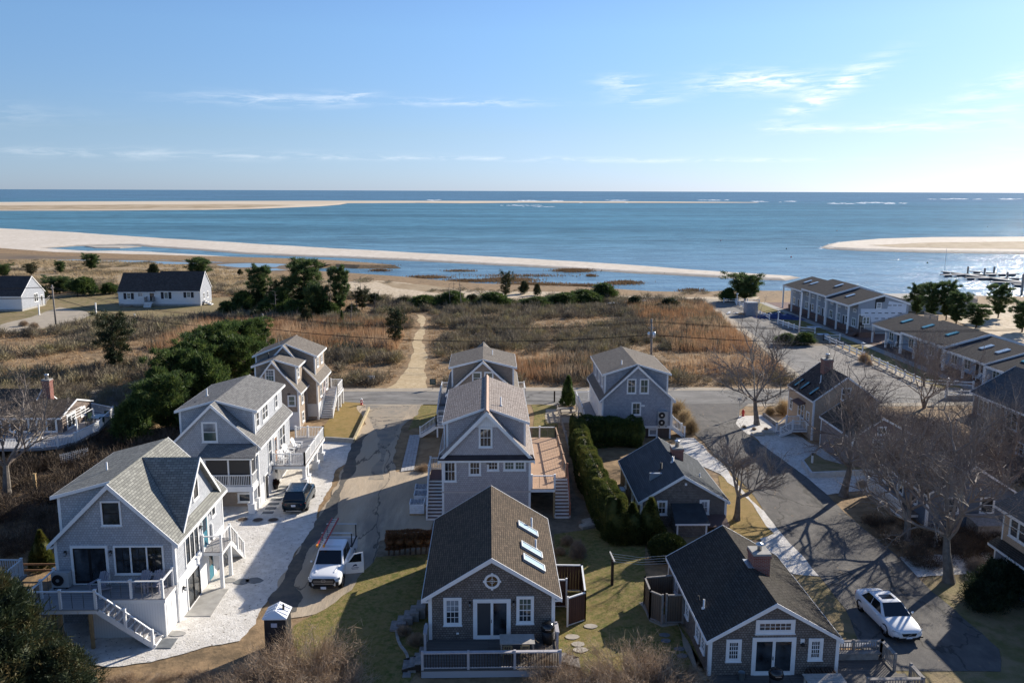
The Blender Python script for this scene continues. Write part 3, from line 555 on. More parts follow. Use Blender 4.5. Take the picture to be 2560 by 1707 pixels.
def lantern(h, p, side):
    R, N = DIRS[side]; p = V(p); m = MB(); m.obox(p+N*.03, R, N, Z1, .06, .03, .1); m.obox(p+N*.12+Z1*.05, R, N, Z1, .05, .06, .015)
    m.obox(p+N*.12-Z1*.16, R, N, Z1, .05, .05, .01); o = m.build('wall_lantern', BLACK, h)
    MB().obox(p+N*.12-Z1*.055, R, N, Z1, .042, .042, .085).build('lantern_glass', GLASS2, o)
def pipe(h, p, ht=.6, r=.05, mat=None):
    p = V(p); MB().lathe(p, [(r*2.4, -.08), (r*2.4, .02), (r, .06), (r, ht), (r*.75, ht), (r*.75, ht-.1)], 10).build('vent_pipe', mat or PIPEW, h, True)
def chimney(h, x0, y0, x1, y1, z0, z1, flue=True, cap=True, mat=None, flash=True, cone=True):
    m = MB().box(x0, y0, z0, x1, y1, z1); m.box(x0-.05, y0-.05, z1-.22, x1+.05, y1+.05, z1-.06)
    o = m.build('chimney', mat or BRICK, h)
    MB().box(x0-.03, y0-.03, z1-.06, x1+.03, y1+.03, z1+.05).build('chimney_cap', CONC, o)
    if flue:
        c = V(((x0+x1)/2, (y0+y1)/2, z1+.05)); MB().lathe(c, [(.13, 0), (.13, .28), (.22, .3), (.22, .36), (.05, .45)] if cone else [(.17, 0), (.17, .35), (.2, .36), (.2, .5), (.1, .52)], 12).build('flue', METAL, o, True)
    if flash:
        MB().box(x0-.14, y0-.14, z0+.02, x1+.14, y1+.14, z0+.06).build('flashing', LEAD, o)
    return o
def cape(h, x0, x1, yf, yb, z0, ze, zr, xr=None, wall=SH_A, roof=RF_A, ohe=.28, ohf=.22, dl=None, dr=None, th=.12, corner=.14, rk=.2, backrake=True, ridgecap=None):
    xr = (x0+x1)/2 if xr is None else xr
    MB().prism([(x0, yf, z0), (x1, yf, z0), (x1, yf, ze), (xr, yf, zr), (x0, yf, ze)], (0, yb-yf, 0)).build('wall', wall, h)
    ya, yz = yf-ohf, yb+ohf; up = .06
    info = {}
    for (xe, s, dm) in ((x0, -1, dl), (x1, 1, dr)):
        k = (zr-ze)/abs(xr-xe); xo = xe+s*ohe; zo = ze-k*ohe
        r = MB().slab([(xo, ya, zo+up), (xr, ya, zr+up), (xr, yz, zr+up), (xo, yz, zo+up)], th).build('roof', roof, h)
        for yy, nm in ((ya-.045, 'rake_board'), (yz+.005, 'rake_board')):
            if nm and (yy < ya or backrake):
                MB().prism([(xo+s*.02, yy, zo+up+.01), (xr, yy, zr+up+.01), (xr, yy, zr+up-rk-.05), (xo+s*.02, yy, zo+up-rk)], (0, .04, 0)).build('rake_board', WHITE, h)
        MB().box(min(xo, xo+s*.03), ya+.01, zo-.12, max(xo, xo+s*.03), yz-.01, zo+.05).build('fascia', WHITE, h)
        # soffit return at the front corner
        MB().box(min(xe+s*.015, xo), ya, zo-.12, max(xe+s*.015, xo), yf-.003, zo-.03).build('eave_return', WHITE, h)
        if corner:
            MB().box(xe-s*corner if s > 0 else xe-.025, yf-.025, z0, xe+.025 if s > 0 else xe+corner, yf+.001, ze-.02).build('corner_board', WHITE, h)
            MB().box(min(xe+s*.001, xe+s*.026), yf-.02, z0, max(xe+s*.001, xe+s*.026), yf+corner, ze-.06).build('corner_board', WHITE, h)
            MB().box(min(xe+s*.001, xe+s*.026), yb-corner, z0, max(xe+s*.001, xe+s*.026), yb, ze-.06).build('corner_board', WHITE, h)
        if dm:
            zd, inset, s0, s1 = dm; xw = xe-s*inset; zm = ze+k*inset; y0, y1 = yf+s0, yb-s1
            d = MB().prism([(xw, y0, zm-.05), (xw, y0, zd), (xr, y0, zr), ], (0, y1-y0, 0)).build('dormer', wall, h)
            kd = (zr-zd)/abs(xr-xw); xo2 = xw+s*ohe; zo2 = zd-kd*ohe; y0r, y1r = y0-.2, y1+.2
            MB().slab([(xo2, y0r, zo2+.09), (xr, y0r, zr+.09), (xr, y1r, zr+.09), (xo2, y1r, zo2+.09)], .13).build('dormer_roof', roof, d)
            MB().prism([(xo2+s*.02, y0r-.045, zo2+.10), (xr-s*.0, y0r-.045, zr+.10), (xr, y0r-.045, zr-.06), (xo2+s*.02, y0r-.045, zo2-.1)], (0, .04, 0)).build('rake_board', WHITE, d)
            MB().box(min(xo2, xo2+s*.03), y0r+.01, zo2-.1, max(xo2, xo2+s*.03), y1r-.01, zo2+.08).build('fascia', WHITE, d)
            MB().box(xw-.13 if s > 0 else xw-.025, y0-.025, zm-.02, xw+.025 if s > 0 else xw+.13, y0+.001, zd-.05).build('corner_board', WHITE, d)
            MB().box(min(xw+s*.001, xw+s*.026), y0-.02, zm-.02, max(xw+s*.001, xw+s*.026), y0+.13, zd-.05).build('corner_board', WHITE, d)
            info[s] = (xw, k, zd)
    if ridgecap:
        MB().prism([(xr-.2, ya, zr+up-.12), (xr-.19, ya, zr+up-.06), (xr, ya, zr+up+.13), (xr+.19, ya, zr+up-.06), (xr+.2, ya, zr+up-.12)], (0, yz-ya, 0)).build('ridge_cap', ridgecap, h)
    return xr
def balusters(p, q, ht, sp=.13, w=.035, mat=WHITE, parent=None, low=.08):
    p, q = V(p), V(q); L = (q.xy-p.xy).length; n = max(1, int(L/sp)); m = MB()
    for i in range(1, n):
        c = p.lerp(q, i/n); m.box(c.x-w/2, c.y-w/2, c.z+low, c.x+w/2, c.y+w/2, c.z+ht-.02)
    return m.build('balusters', mat, parent, kind='stuff') if n > 1 else None
def cables(p, q, ht, n=8, mat=METAL, parent=None):
    p, q = V(p), V(q); m = MB()
    for i in range(1, n+1):
        z = Z1*(ht*i/(n+1)); m.beam(p+z, q+z, .006, .006)
    for f in (.33, .66) if (q-p).length > 1.5 else (.5,):
        c = p.lerp(q, f); m.box(c.x-.012, c.y-.012, c.z+.03, c.x+.012, c.y+.012, c.z+ht)
    return m.build('cables', mat, parent, kind='stuff')
CABLE = M('steel_cable', (.16, .16, .165), .4, .5, metal=.5)
def rail(h, pts, ht=1.0, style='bal', mat=WHITE, pw=.12, posts=True, cap=True, w=.035, sp=.13, topw=.09, balmat=None):
    pts = [V(p) for p in pts]
    if posts:
        for p in pts:
            m = MB().box(p.x-pw/2, p.y-pw/2, p.z-.05, p.x+pw/2, p.y+pw/2, p.z+ht+.06)
            if cap: m.box(p.x-pw/2-.02, p.y-pw/2-.02, p.z+ht+.06, p.x+pw/2+.02, p.y+pw/2+.02, p.z+ht+.09)
            m.build('post', mat, h)
    for a, b in zip(pts[:-1], pts[1:]):
        m = MB().beam(a+Z1*(ht-.03), b+Z1*(ht-.03), topw, .06)
        r = m.build('railing', mat, h)
        if style != 'cable': MB().beam(a+Z1*.09, b+Z1*.09, .05, .05).build('bottom_rail', mat, r)
        if style == 'bal': balusters(a, b, ht-.05, sp, w, balmat or mat, r)
        elif style == 'cable': cables(a, b, ht-.05, 7, CABLE, r)
def stairs(h, foot, head, width, n, mat=DECKG, string=WHITE, riser=WHITE):
    """foot, head: middle of the lowest and of the top edge"""
    foot, head = V(foot), V(head); d = V((head.x-foot.x, head.y-foot.y, 0)); L = d.length; d.normalize(); R = d.cross(Z1)
    run = L/n; rise = (head.z-foot.z)/n
    for i in range(n):
        c = foot+d*(run*(i+.5))+Z1*(rise*(i+1)-.02)
        s = MB().obox(c-d*.015, R, d, Z1, width/2-.03, run/2+.015, .02).build('step', mat, h)
        if riser: MB().obox(foot+d*(run*i+.012)+Z1*(rise*(i+.5)-.02), R, d, Z1, width/2-.035, .01, rise/2-.001).build('riser', riser, s)
    for s in (-1, 1):
        MB().beam(foot+R*(s*width/2)+Z1*(.02), head+R*(s*width/2)-Z1*.15, .05, .3).build('stringer', string, h)
def deck(h, x0, y0, x1, y1, z, mat=DECKG, rim=WHITE, t=.25, name='deck'):
    o = MB().box(x0, y0, z-.05, x1, y1, z).build(name, mat, h)
    MB().box(x0+.02, y0+.02, z-t, x1-.02, y1-.02, z-.051).build('rim', rim, o)
    return o
def post(h, x, y, z0, z1, w=.2, mat=WHITE, plinth=0.0):
    m = MB().box(x-w/2, y-w/2, z0, x+w/2, y+w/2, z1)
    o = m.build('post', mat, h)
    if plinth: MB().box(x-w*.95, y-w*.95, z0, x+w*.95, y+w*.95, z0+plinth).box(x-w*1.1, y-w*1.1, z0+plinth, x+w*1.1, y+w*1.1, z0+plinth+.06).build('plinth', mat, o)
def skylight(h, k, a, b, xr, zr, kk, s, wy, glass=GLASSB):
    """on a slope z = zr - kk*s*(x-xr); a (upper end) and b (lower end) are crop pixels of the near edge"""
    def hit(p):
        d = ray(*k(*p)); A = CAM; t = (zr+.1-kk*s*(A.x-xr)-A.z)/(d.z+kk*s*d.x); return A+d*t
    p, q = hit(a), hit(b); u = (q-p); u.y = 0; L = u.length; u.normalize(); N = u.cross(Y1)
    if N.z < 0: N = -N
    c = (p+q)/2+Y1*(wy/2); c = V((c.x, c.y, zr+.06-kk*s*(c.x-xr)))
    m = MB()
    for sg in (-1, 1):
        m.obox(c+Y1*(sg*(wy/2-.03))+N*.06, u, Y1, N, L/2, .03, .09); m.obox(c+u*(sg*(L/2-.03))+N*.06, u, Y1, N, .03, wy/2-.06, .089)
    o = m.build('skylight', BLACKF if glass is not GLASSB else LEAD, h)
    MB().obox(c+N*.1, u, Y1, N, L/2-.06, wy/2-.06, .02).build('pane', glass, o)
def gable_dormer(h, xw, xr, yc, hw, z0, za, zr, wall, roof, s=1, oh=.35):
    """cross gable: face at xw, ridge at za running back to xr, half width hw"""
    d = MB().prism([(xw, yc-hw, z0), (xw, yc+hw, z0), (xw, yc, za)], (-s*abs(xw-xr)*.98, 0, 0)).build('dormer', wall, h)
    xo = xw+s*oh; k = (za-z0)/hw
    for q in (-1, 1):
        MB().slab([(xo, yc, za+.09), (xr, yc, za+.09), (xo, yc+q*(hw+.3), z0-k*.3+.09)], .12).build('dormer_roof', roof, d)
        MB().prism([(xo, yc, za+.1), (xo, yc+q*(hw+.3), z0-k*.3+.1), (xo, yc+q*(hw+.3), z0-k*.3-.1), (xo, yc, za-.14)], (s*.04, 0, 0)).build('rake_board', WHITE, d)
    return d
def ac_unit(name, label, c, side='F', w=.95, ht=.85, dp=.35, fans=1, group=None):
    R, N = DIRS[side]; c = V(c); h = thing(name, label, 'air conditioner', tuple(c), group)
    MB().obox(c+Z1*(ht/2+.08), R, N, Z1, w/2, dp/2, ht/2).build('casing', M('grey_metal_casing', (.42, .42, .41), .5, .4), h)
    for i in range(fans):
        zc = .08+ht*(i+.5)/fans; fc = c+R*(-w*.12)+Z1*zc+N*(dp/2+.004); r = min(w*.34, ht/fans*.44)
        pts = [fc+R*(r*math.cos(a))+Z1*(r*math.sin(a)) for a in np.linspace(0, 2*PI, 21)[:-1]]
        g = MB().prism(pts, N*.03).build('fan_grille', BLACK, h)
        pts = [fc+N*.034+R*(r*.3*math.cos(a))+Z1*(r*.3*math.sin(a)) for a in np.linspace(0, 2*PI, 13)[:-1]]
        MB().prism(pts, N*.02).build('fan_hub', METAL, g)
    for s in (-1, 1): MB().obox(c+R*(s*w*.35)+Z1*.04, R, N, Z1, .04, dp/2+.05, .04).build('foot', BLACK, h)
    return h
def lattice(h, p, q, z0, z1, mat=LATT, sp=.12, back=None):
    p, q = V(p), V(q); m = MB(); d = (q-p); L = d.length; d.normalize(); n = int(L/sp); H = z1-z0
    for i in range(n+1): c = p+d*(L*i/n); m.beam(V((c.x, c.y, z0)), V((c.x, c.y, z1)), .03, .03, up=d)
    for i in range(int(H/sp)+1): m.beam(V((p.x, p.y, z0+i*sp)), V((q.x, q.y, z0+i*sp)), .03, .025)
    m.build('lattice', mat, h, kind='stuff')

# ================================================================== HOUSES
# ---- big shingled house with the cross gable (front of the left row)
h = thing('shingled_house', 'pale shingled house with dark cross gable and cable-railed front deck above the shell drive', 'house', (-20.7, 48.5, 0))
xr = cape(h, -24.0, -17.45, 44.33, 52.7, 0, 4.95, 8.2, -20.75, SH_A, RF_A, dl=(7.4, .22, .38, .3), rk=.24)
MB().box(-17.449, 44.40, 0, -17.40, 52.6, 2.12).build('ground_floor_cladding', WHITEV, h)
MB().box(-17.449, 44.40, 2.12, -17.385, 52.6, 2.42).build('trim_band', WHITE, h)
d = gable_dormer(h, -17.62, -20.7, 48.75, 3.05, 5.16, 8.18, 8.2, SH_A, RF_A, oh=.3)
wf(h, k1, (565, 557, 667, 697), 44.33, frame=BLACKF, cols=1)
slider(h, (-23.15, 44.33, 2.36), 'F', 2.05, 2.28, frame=BLACKF, cw=.14)
wf(h, k1, (640, 803, 905, 965), 44.33, units=3, frame=BLACKF, cols=2)
lantern(h, (-23.42, 44.33, 4.25), 'F'); lantern(h, (-20.95, 44.33, 4.25), 'F')
win(h, (-17.62, 48.0, 5.72), 'R', .95, 1.6, frame=BLACKF, cols=1)
win(h, (-17.45, 45.75, 2.62), 'R', 2.25, 2.0, units=3, frame=BLACKF, cols=1, single=True)
door(h, (-17.45, 48.6, 2.40), 'R', 1.05, 2.25); win(h, (-17.45, 50.45, 3.7), 'R', .75, 1.15, frame=BLACKF, cols=1, single=True)
lantern(h, (-17.45, 48.35, 4.0), 'R'); lantern(h, (-17.45, 50.1, 4.3), 'R'); lantern(h, (-17.40, 45.0, 1.75), 'R')
slider(h, (-17.40, 45.55, .05), 'R', 2.2, 2.0, frame=BLACKF); door(h, (-17.40, 49.2, .05), 'R', 1.0, 2.0)
pipe(h, (-22.3, 47.6, 7.75), .6)
# front deck, platform and stairs
deck(h, -21.6, 42.62, -17.46, 44.30, 2.3); deck(h, -24.2, 41.5, -21.6, 44.30, 2.3); deck(h, -21.599, 41.5, -20.6, 42.6, 2.296)
MB().box(-21.5, 42.70, 0, -17.56, 42.75, 2.04).build('deck_skirt', WHITEV, h); MB().box(-17.6, 42.76, 0, -17.55, 44.3, 2.04).build('deck_skirt', WHITEV, h)
for y in (42.9, 43.6): MB().box(-17.549, y, .12, -17.525, y+.6, 1.85).build('hatch_door', WHITE, h)
for (x, y) in ((-21.0, 41.6), (-22.6, 41.65), (-24.0, 41.7), (-24.0, 43.6)): post(h, x, y, 0, 2.05, .16, LUMBER)
rail(h, [(-17.62, 44.2, 2.3), (-17.62, 42.72, 2.3), (-19.3, 42.72, 2.3), (-20.95, 42.72, 2.3)], 1.0, 'cable')
rail(h, [(-24.1, 44.2, 2.3), (-24.1, 42.8, 2.3), (-24.1, 41.6, 2.3), (-22.5, 41.6, 2.3), (-20.68, 41.6, 2.3)], 1.0, 'cable')
stairs(h, (-17.75, 42.05, 0.05), (-20.6, 42.05, 2.3), .95, 11, mat=DECKG)
rail(h, [(-20.6, 41.56, 2.3), (-19.2, 41.56, 1.22), (-17.85, 41.56, .12)], .95, 'cable', posts=False)
for (x, z) in ((-19.2, 1.2), (-17.85, 0)): post(h, x, 41.56, z, z+1.12, .13)
MB().box(-17.7, 41.5, .037, -16.9, 42.5, .075).build('landing_slab', STONE, h)
# side porch with stairs down the back
deck(h, -17.44, 48.4, -16.2, 50.3, 2.38)
for y in (48.5, 50.2): post(h, -16.33, y, 0, 2.15, .2)
rail(h, [(-17.35, 48.46, 2.38), (-16.27, 48.46, 2.38)], 1.0, 'cable'); rail(h, [(-16.27, 48.46, 2.38), (-16.27, 50.24, 2.38)], 1.0, 'cable', posts=False)
post(h, -16.27, 50.24, 2.38, 3.45, .12); post(h, -17.36, 50.24, 2.38, 3.45, .12)
stairs(h, (-16.8, 52.9, .05), (-16.8, 50.3, 2.38), 1.0, 11)
rail(h, [(-16.27, 50.24, 2.38), (-16.27, 51.6, 1.2), (-16.27, 52.85, .1)], 1.0, 'cable', posts=False)
for (y, z) in ((51.6, 1.15), (52.85, 0)): post(h, -16.27, y, z, z+1.15, .12)
MB().box(-17.39, 44.9, .037, -15.9, 48.2, .07).build('garage_slab', CONC, h)

# ---- second house of the left row: twin shed dormers, screened porch, big white deck
h = thing('dormered_house', 'light grey shingled house with screened porch and wide white-railed deck on posts', 'house', (-20.85, 67, 0))
xr = cape(h, -24.1, -17.6, 62.0, 72.0, 0, 4.95, 8.1, -20.9, SH_A, RF_B, dl=(7.35, .35, 1.1, .3), dr=(7.35, .45, 1.1, .3))
MB().box(-17.599, 62.1, 0, -17.56, 71.9, 1.55).build('ground_floor_cladding', WHITEB, h); MB().box(-24.0, 61.96, 0, -17.62, 61.999, 1.9).build('ground_floor_cladding', SH_C, h)
wf(h, k2, (587, 725, 692, 872), 62.0, cols=1, glass=[GLASSG, GLASS2])
for (y, u, w) in ((63.4, 1, .95), (65.2, 2, 1.75), (69.2, 1, .95)): win(h, (-18.05, y, 5.75), 'R', w, 1.35, cols=1, units=u)
for (y, w, u) in ((64.2, 1.1, 1), (67.8, 2.0, 2)): win(h, (-17.6, y+.6, 2.3), 'R', w, 2.1, cols=1, units=u)
door(h, (-17.6, 66.6, 1.95), 'R', 1.0, 2.15, mat=M('brown_door', (.22, .11, .06), .5))
pipe(h, (-22.6, 66.2, 7.75), .6); pipe(h, (-23.0, 64.6, 7.5), .16, .09, BLACK)
# screened porch
MB().box(-21.3, 60.45, 1.75, -17.65, 61.95, 2.15).build('porch_floor', WHITE, h)
MB().slab([(-21.6, 60.1, 4.55), (-17.3, 60.1, 4.55), (-17.6, 61.98, 5.05), (-21.3, 61.98, 5.05)], .1).build('porch_roof', RF_B, h)
MB().box(-21.45, 60.3, 4.28, -17.55, 61.9, 4.46).build('porch_beam', WHITE, h)
for (x, y) in ((-21.2, 60.6), (-19.45, 60.6), (-17.8, 60.6), (-17.8, 61.8)): post(h, x, y, 2.15, 4.28, .1)
SCREEN = M('insect_screen', (.05, .05, .052), .5, .2)
MB().box(-21.1, 60.66, 2.2, -17.9, 60.67, 4.27).build('screen', M('porch_screen_mesh', (.035, .035, .037), .4, .3), h)
MB().box(-17.84, 60.7, 2.2, -17.83, 61.9, 4.27).build('screen', SCREEN, h)
rail(h, [(-21.15, 60.52, 2.15), (-17.85, 60.52, 2.15)], .9, 'bal', posts=False); rail(h, [(-17.72, 60.6, 2.15), (-17.72, 61.85, 2.15)], .9, 'bal', posts=False)
for (x, y) in ((-17.85, 60.66), (-17.85, 61.85), (-21.1, 60.66)): post(h, x, y, 0, 1.75, .26, plinth=.75)
win(h, (-19.3, 61.95, .35), 'F', 1.15, .8, cols=1, single=True)
# side deck
deck(h, -17.58, 65.9, -14.9, 74.0, 1.95, t=.3)
rail(h, [(-17.45, 66.0, 1.95), (-16.2, 66.0, 1.95), (-15.0, 66.0, 1.95)], 1.0); rail(h, [(-15.0, 66.0, 1.95), (-15.0, 68.0, 1.95), (-15.0, 70.0, 1.95), (-15.0, 72.0, 1.95), (-15.0, 73.9, 1.95)], 1.0)
rail(h, [(-15.0, 73.9, 1.95), (-16.4, 73.9, 1.95), (-17.5, 73.9, 1.95)], 1.0)
for y in (66.25, 67.2, 70.8, 73.2): post(h, -15.12, y, 0, 1.65, .28, plinth=.7)
door(h, (-17.56, 63.2, .05), 'R', 1.0, 2.0, mat=BLACKF, lite=False); door(h, (-17.56, 67.2, .05), 'R', 1.0, 1.6, mat=WHITE, lite=False); lantern(h, (-17.56, 66.6, 1.3), 'R')

# ---- third house of the left row: two stepped volumes in tan shingle
h = thing('stepped_house', 'tan shingled house of two stepped volumes with outside stair by the street', 'house', (-21.5, 90, 0))
cape(h, -25.0, -18.1, 87.0, 93.0, 0, 4.2, 8.0, -21.5, SH_C, RF_C, dl=(6.75, .3, .9, .25), dr=(6.75, .35, .9, .25))
cape(h, -24.0, -19.25, 83.2, 87.1, 0, 4.1, 7.1, -21.75, SH_C, RF_C, dl=(6.45, .25, .8, -.1), dr=(6.45, .3, .8, -.1))
wf(h, k2, (1035, 350, 1102, 443), 83.2, cols=3, rows=2, glass=[GLASSG, GLASS2]); wf(h, k2, (1197, 535, 1252, 615), 83.2, cols=1, glass=GLASSG)
MB().box(-24.0, 83.16, 0, -19.27, 83.199, 1.85).build('ground_floor_cladding', WHITEB, h)
MB().box(-18.098, 87.1, 0, -18.06, 92.9, 1.7).build('ground_floor_cladding', WHITEB, h)
MB().box(-19.2, 86.96, 0.35, -18.15, 86.999, 1.7).build('ground_floor_cladding', WHITE, h); lattice(h, (-19.15, 86.93, 0), (-18.2, 86.93, 0), .4, 1.65)
win(h, (-19.55, 84.3, 5.05), 'R', .8, 1.2, cols=2); win(h, (-19.25, 84.3, 2.35), 'R', .95, 1.5, cols=2); win(h, (-19.25, 84.3, .4), 'R', .95, 1.1, cols=2)
for y in (88.6, 90.8): win(h, (-18.45, y, 5.25), 'R', 1.0, 1.3, cols=3, rows=2)
win(h, (-18.1, 88.1, 2.1), 'R', 1.0, 1.6, cols=2); win(h, (-18.1, 91.4, 2.1), 'R', .9, 1.6, cols=2); door(h, (-18.1, 90.0, 1.85), 'R', 1.0, 2.1, mat=PINKD)
deck(h, -18.05, 90.4, -16.6, 94.0, 1.85, t=.28); stairs(h, (-17.35, 87.5, .05), (-17.35, 90.4, 1.85), 1.25, 10)
rail(h, [(-16.7, 90.5, 1.85), (-16.7, 92.2, 1.85), (-16.7, 93.9, 1.85)], 1.0); rail(h, [(-16.7, 93.9, 1.85), (-18.0, 93.9, 1.85)], 1.0)
rail(h, [(-16.7, 87.5, 0), (-16.7, 90.5, 1.85)], 1.0); rail(h, [(-18.0, 87.5, 0), (-18.0, 90.4, 1.85)], 1.0, posts=False)
for y in (90.6, 92.2, 93.8): post(h, -16.7, y, 0, 1.6, .2)
pipe(h, (-22.6, 89.4, 7.5), .8, .05, BLACK); pipe(h, (-22.8, 85.9, 6.7), .8, .05, BLACK)
MB().box(-22.95, 83.17, 5.3, -22.7, 83.2, 5.5).build('wall_vent', WHITE, h); MB().box(-20.35, 83.17, 3.55, -20.05, 83.2, 3.8).build('wall_vent', M('brown_vent', (.06, .03, .025)), h)

# ---- middle house with the silvered cedar roof
h = thing('cedar_roof_house', 'new lavender-grey shingled house with silvered cedar roof, white gable peak and honey wood deck', 'house', (-.2, 65, 0))
xr = cape(h, -3.45, 3.05, 59.1, 70.6, 0, 4.85, 8.25, -.18, SH_F, RF_F, dl=(7.2, .3, 1.0, .3), dr=(7.2, .35, 1.0, .3), rk=.3, ridgecap=M('red_cedar_ridge', (.42, .28, .21), .8, var=.2, vscale=6))
MB().prism([(-1.25, 59.05, 7.08), (.9, 59.05, 7.08), (-.18, 59.05, 8.15)], (0, .045, 0)).build('gable_panel', WHITEV, h)
MB().slab([(-3.75, 58.75, 4.72), (3.35, 58.75, 4.72), (3.2, 59.09, 4.98), (-3.6, 59.09, 4.98)], .08).build('pent_roof', M('dark_pent_roof', (.05, .04, .042), .8, var=.2), h)
MB().box(-3.5, 58.85, 4.46, 3.1, 59.095, 4.62).build('frieze_board', WHITE, h); MB().box(-3.45, 59.07, 2.08, 3.05, 59.099, 2.2).build('band_board', M('pinkish_band', (.5, .44, .41)), h)
wf(h, k5, (617, 778, 725, 938), 59.1, cols=3, rows=1)
for r, kw in (((340, 1038, 442, 1206), dict(cols=3)), ((538, 1038, 635, 1155), dict(cols=3)), ((683, 1035, 777, 1119), dict(cols=3, rows=2, single=True)), ((810, 1033, 987, 1118), dict(cols=3, rows=2, single=True, units=2, glass=GLASSG))):
    wf(h, k5, r, 59.1, **kw)
MB().box(-.2, 58.98, 4.3, .12, 59.09, 4.42).build('flood_light', BLACK, h)
pipe(h, (.9, 61.8, 8.0), .65, .05); MB().box(2.2, 60.0, 7.2, 2.4, 60.08, 7.35).build('junction_box', WHITE, h)
MB().tube([(-3.42, 60.05, 7.1), (-3.3, 59.95, 6.9), (-3.3, 59.95, 5.2), (-3.7, 59.6, 4.9)], .04, 6).build('downspout', WHITE, h, True)
# left landing and stair
deck(h, -4.55, 61.4, -3.47, 63.6, 2.35, mat=M('red_brown_decking', (.2, .1, .08), .7, var=.2, vscale=6)); stairs(h, (-4.03, 58.9, .05), (-4.03, 61.4, 2.35), 1.1, 12, mat=M('brown_tread', (.16, .11, .09), .7))
rail(h, [(-4.6, 61.4, 2.35), (-4.6, 63.55, 2.35), (-3.5, 63.55, 2.35)], 1.0); rail(h, [(-4.6, 58.95, .1), (-4.6, 61.4, 2.35)], .95, posts=False, style='bal')
for (y, z) in ((58.95, 0), (60.2, 1.15)): post(h, -4.6, y, z, z+1.1, .12)
# right deck in honey wood, stair beside it
deck(h, 3.07, 59.12, 4.9, 72.2, 2.35, mat=DECKT, t=.28); deck(h, 4.901, 61.6, 6.0, 72.2, 2.346, mat=DECKT, t=.28)
rail(h, [(3.15, 59.18, 2.35), (4.85, 59.18, 2.35)], 1.0, 'cable'); rail(h, [(5.92, 61.7, 2.35), (5.92, 64.3, 2.35), (5.92, 66.9, 2.35), (5.92, 69.5, 2.35), (5.92, 72.1, 2.35)], 1.0, 'cable', mat=DECKT)
rail(h, [(5.92, 72.1, 2.35), (4.5, 72.1, 2.35), (3.15, 72.1, 2.35)], 1.0, 'cable')
stairs(h, (5.45, 59.1, .05), (5.45, 61.65, 2.35), 1.1, 12, mat=M('brown_stair_tread', (.2, .13, .1), .7))
rail(h, [(6.0, 59.15, .1), (6.0, 61.7, 2.35)], 1.0, 'cable', mat=M('red_cedar_rail', (.34, .13, .07), .6)); post(h, 4.83, 59.25, 0, 2.1, .15, LUMBER); post(h, 5.85, 66, 0, 2.1, .15, LUMBER); post(h, 5.85, 71.9, 0, 2.1, .15, LUMBER)
slider(h, (3.05, 62.2, 2.4), 'R', 1.9, 2.1); slider(h, (3.05, 66, 2.4), 'R', 1.9, 2.1)

# ---- house behind it, by the street
h = thing('street_side_house', 'brown shingled house with twin dormers half hidden behind the cedar roof', 'house', (-.6, 85, 0))
cape(h, -3.95, 2.75, 80.0, 90.0, 0, 4.6, 7.7, -.6, SH_C, RF_C, dl=(6.95, .3, .8, 2.6), dr=(6.95, .3, .8, 2.6))
wf(h, k5, (565, 342, 640, 440), 80.0, cols=1, glass=GLASSG); wf(h, k5, (660, 342, 733, 440), 80.0, cols=1, glass=GLASSG)
pipe(h, (.35, 84.0, 7.45), .6)
deck(h, -5.2, 82.3, -3.97, 90.2, 2.3); rail(h, [(-5.15, 85.2, 2.3), (-5.15, 87.6, 2.3), (-5.15, 90.1, 2.3), (-3.98, 90.1, 2.3)], 1.0)
stairs(h, (-4.6, 81.3, 1.2), (-4.6, 84.4, 2.3), 1.0, 6); deck(h, -5.2, 80.2, -3.97, 81.3, 1.2)
stairs(h, (-6.8, 80.75, .05), (-5.2, 80.75, 1.2), 1.0, 7); rail(h, [(-6.8, 80.2, .05), (-5.2, 80.2, 1.2)], 1.0); rail(h, [(-5.2, 80.2, 1.2), (-4.0, 80.2, 1.2)], 1.0); rail(h, [(-5.2, 81.3, 1.2), (-5.15, 85.2, 2.3)], 1.0, posts=False)
deck(h, 2.77, 87, 3.9, 90.2, 2.3); rail(h, [(3.85, 87, 2.3), (3.85, 90.1, 2.3), (2.8, 90.1, 2.3)], 1.0); rail(h, [(2.8, 87.05, 2.3), (3.85, 87.05, 2.3)], 1.0, posts=False)
for (x, y) in ((-5.1, 80.3), (-5.1, 84.6), (-5.1, 90), (3.8, 87.1), (3.8, 90)): post(h, x, y, 0, 2.05 if y > 81 else 1.0, .15)
for y in (83, 86.5): win(h, (2.75, y, 2.6), 'R', 1.0, 1.5, cols=1)

# ---- blue-grey house on its own, beside the tall hedge
h = thing('blue_grey_house', 'silver-blue shingled house with brown roof, twin dormers and lattice base behind the dark hedge', 'house', (14.4, 84.5, 0))
cape(h, 11.05, 17.95, 79.5, 89.6, 1.1, 4.05, 7.3, 14.45, SH_D, RF_C, dl=(6.35, .3, .7, .3), dr=(6.35, .3, .9, .3))
MB().box(11.0, 79.46, 1.05, 18.0, 79.7, 1.3).build('band_board', WHITE, h)
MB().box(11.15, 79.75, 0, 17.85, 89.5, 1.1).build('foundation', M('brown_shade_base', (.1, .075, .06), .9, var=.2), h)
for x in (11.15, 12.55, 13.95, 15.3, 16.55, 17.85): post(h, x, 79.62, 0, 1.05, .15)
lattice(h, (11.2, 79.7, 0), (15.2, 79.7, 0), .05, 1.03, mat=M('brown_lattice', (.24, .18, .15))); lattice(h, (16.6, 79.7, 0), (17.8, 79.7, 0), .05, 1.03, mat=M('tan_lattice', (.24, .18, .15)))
wf(h, k6, (502, 382, 577, 495), 79.5, cols=2, glass=[GLASSG, GLASS]); wf(h, k6, (598, 382, 672, 495), 79.5, cols=2, glass=GLASSG); wf(h, k6, (537, 558, 612, 657), 79.5, cols=2, glass=GLASSG)
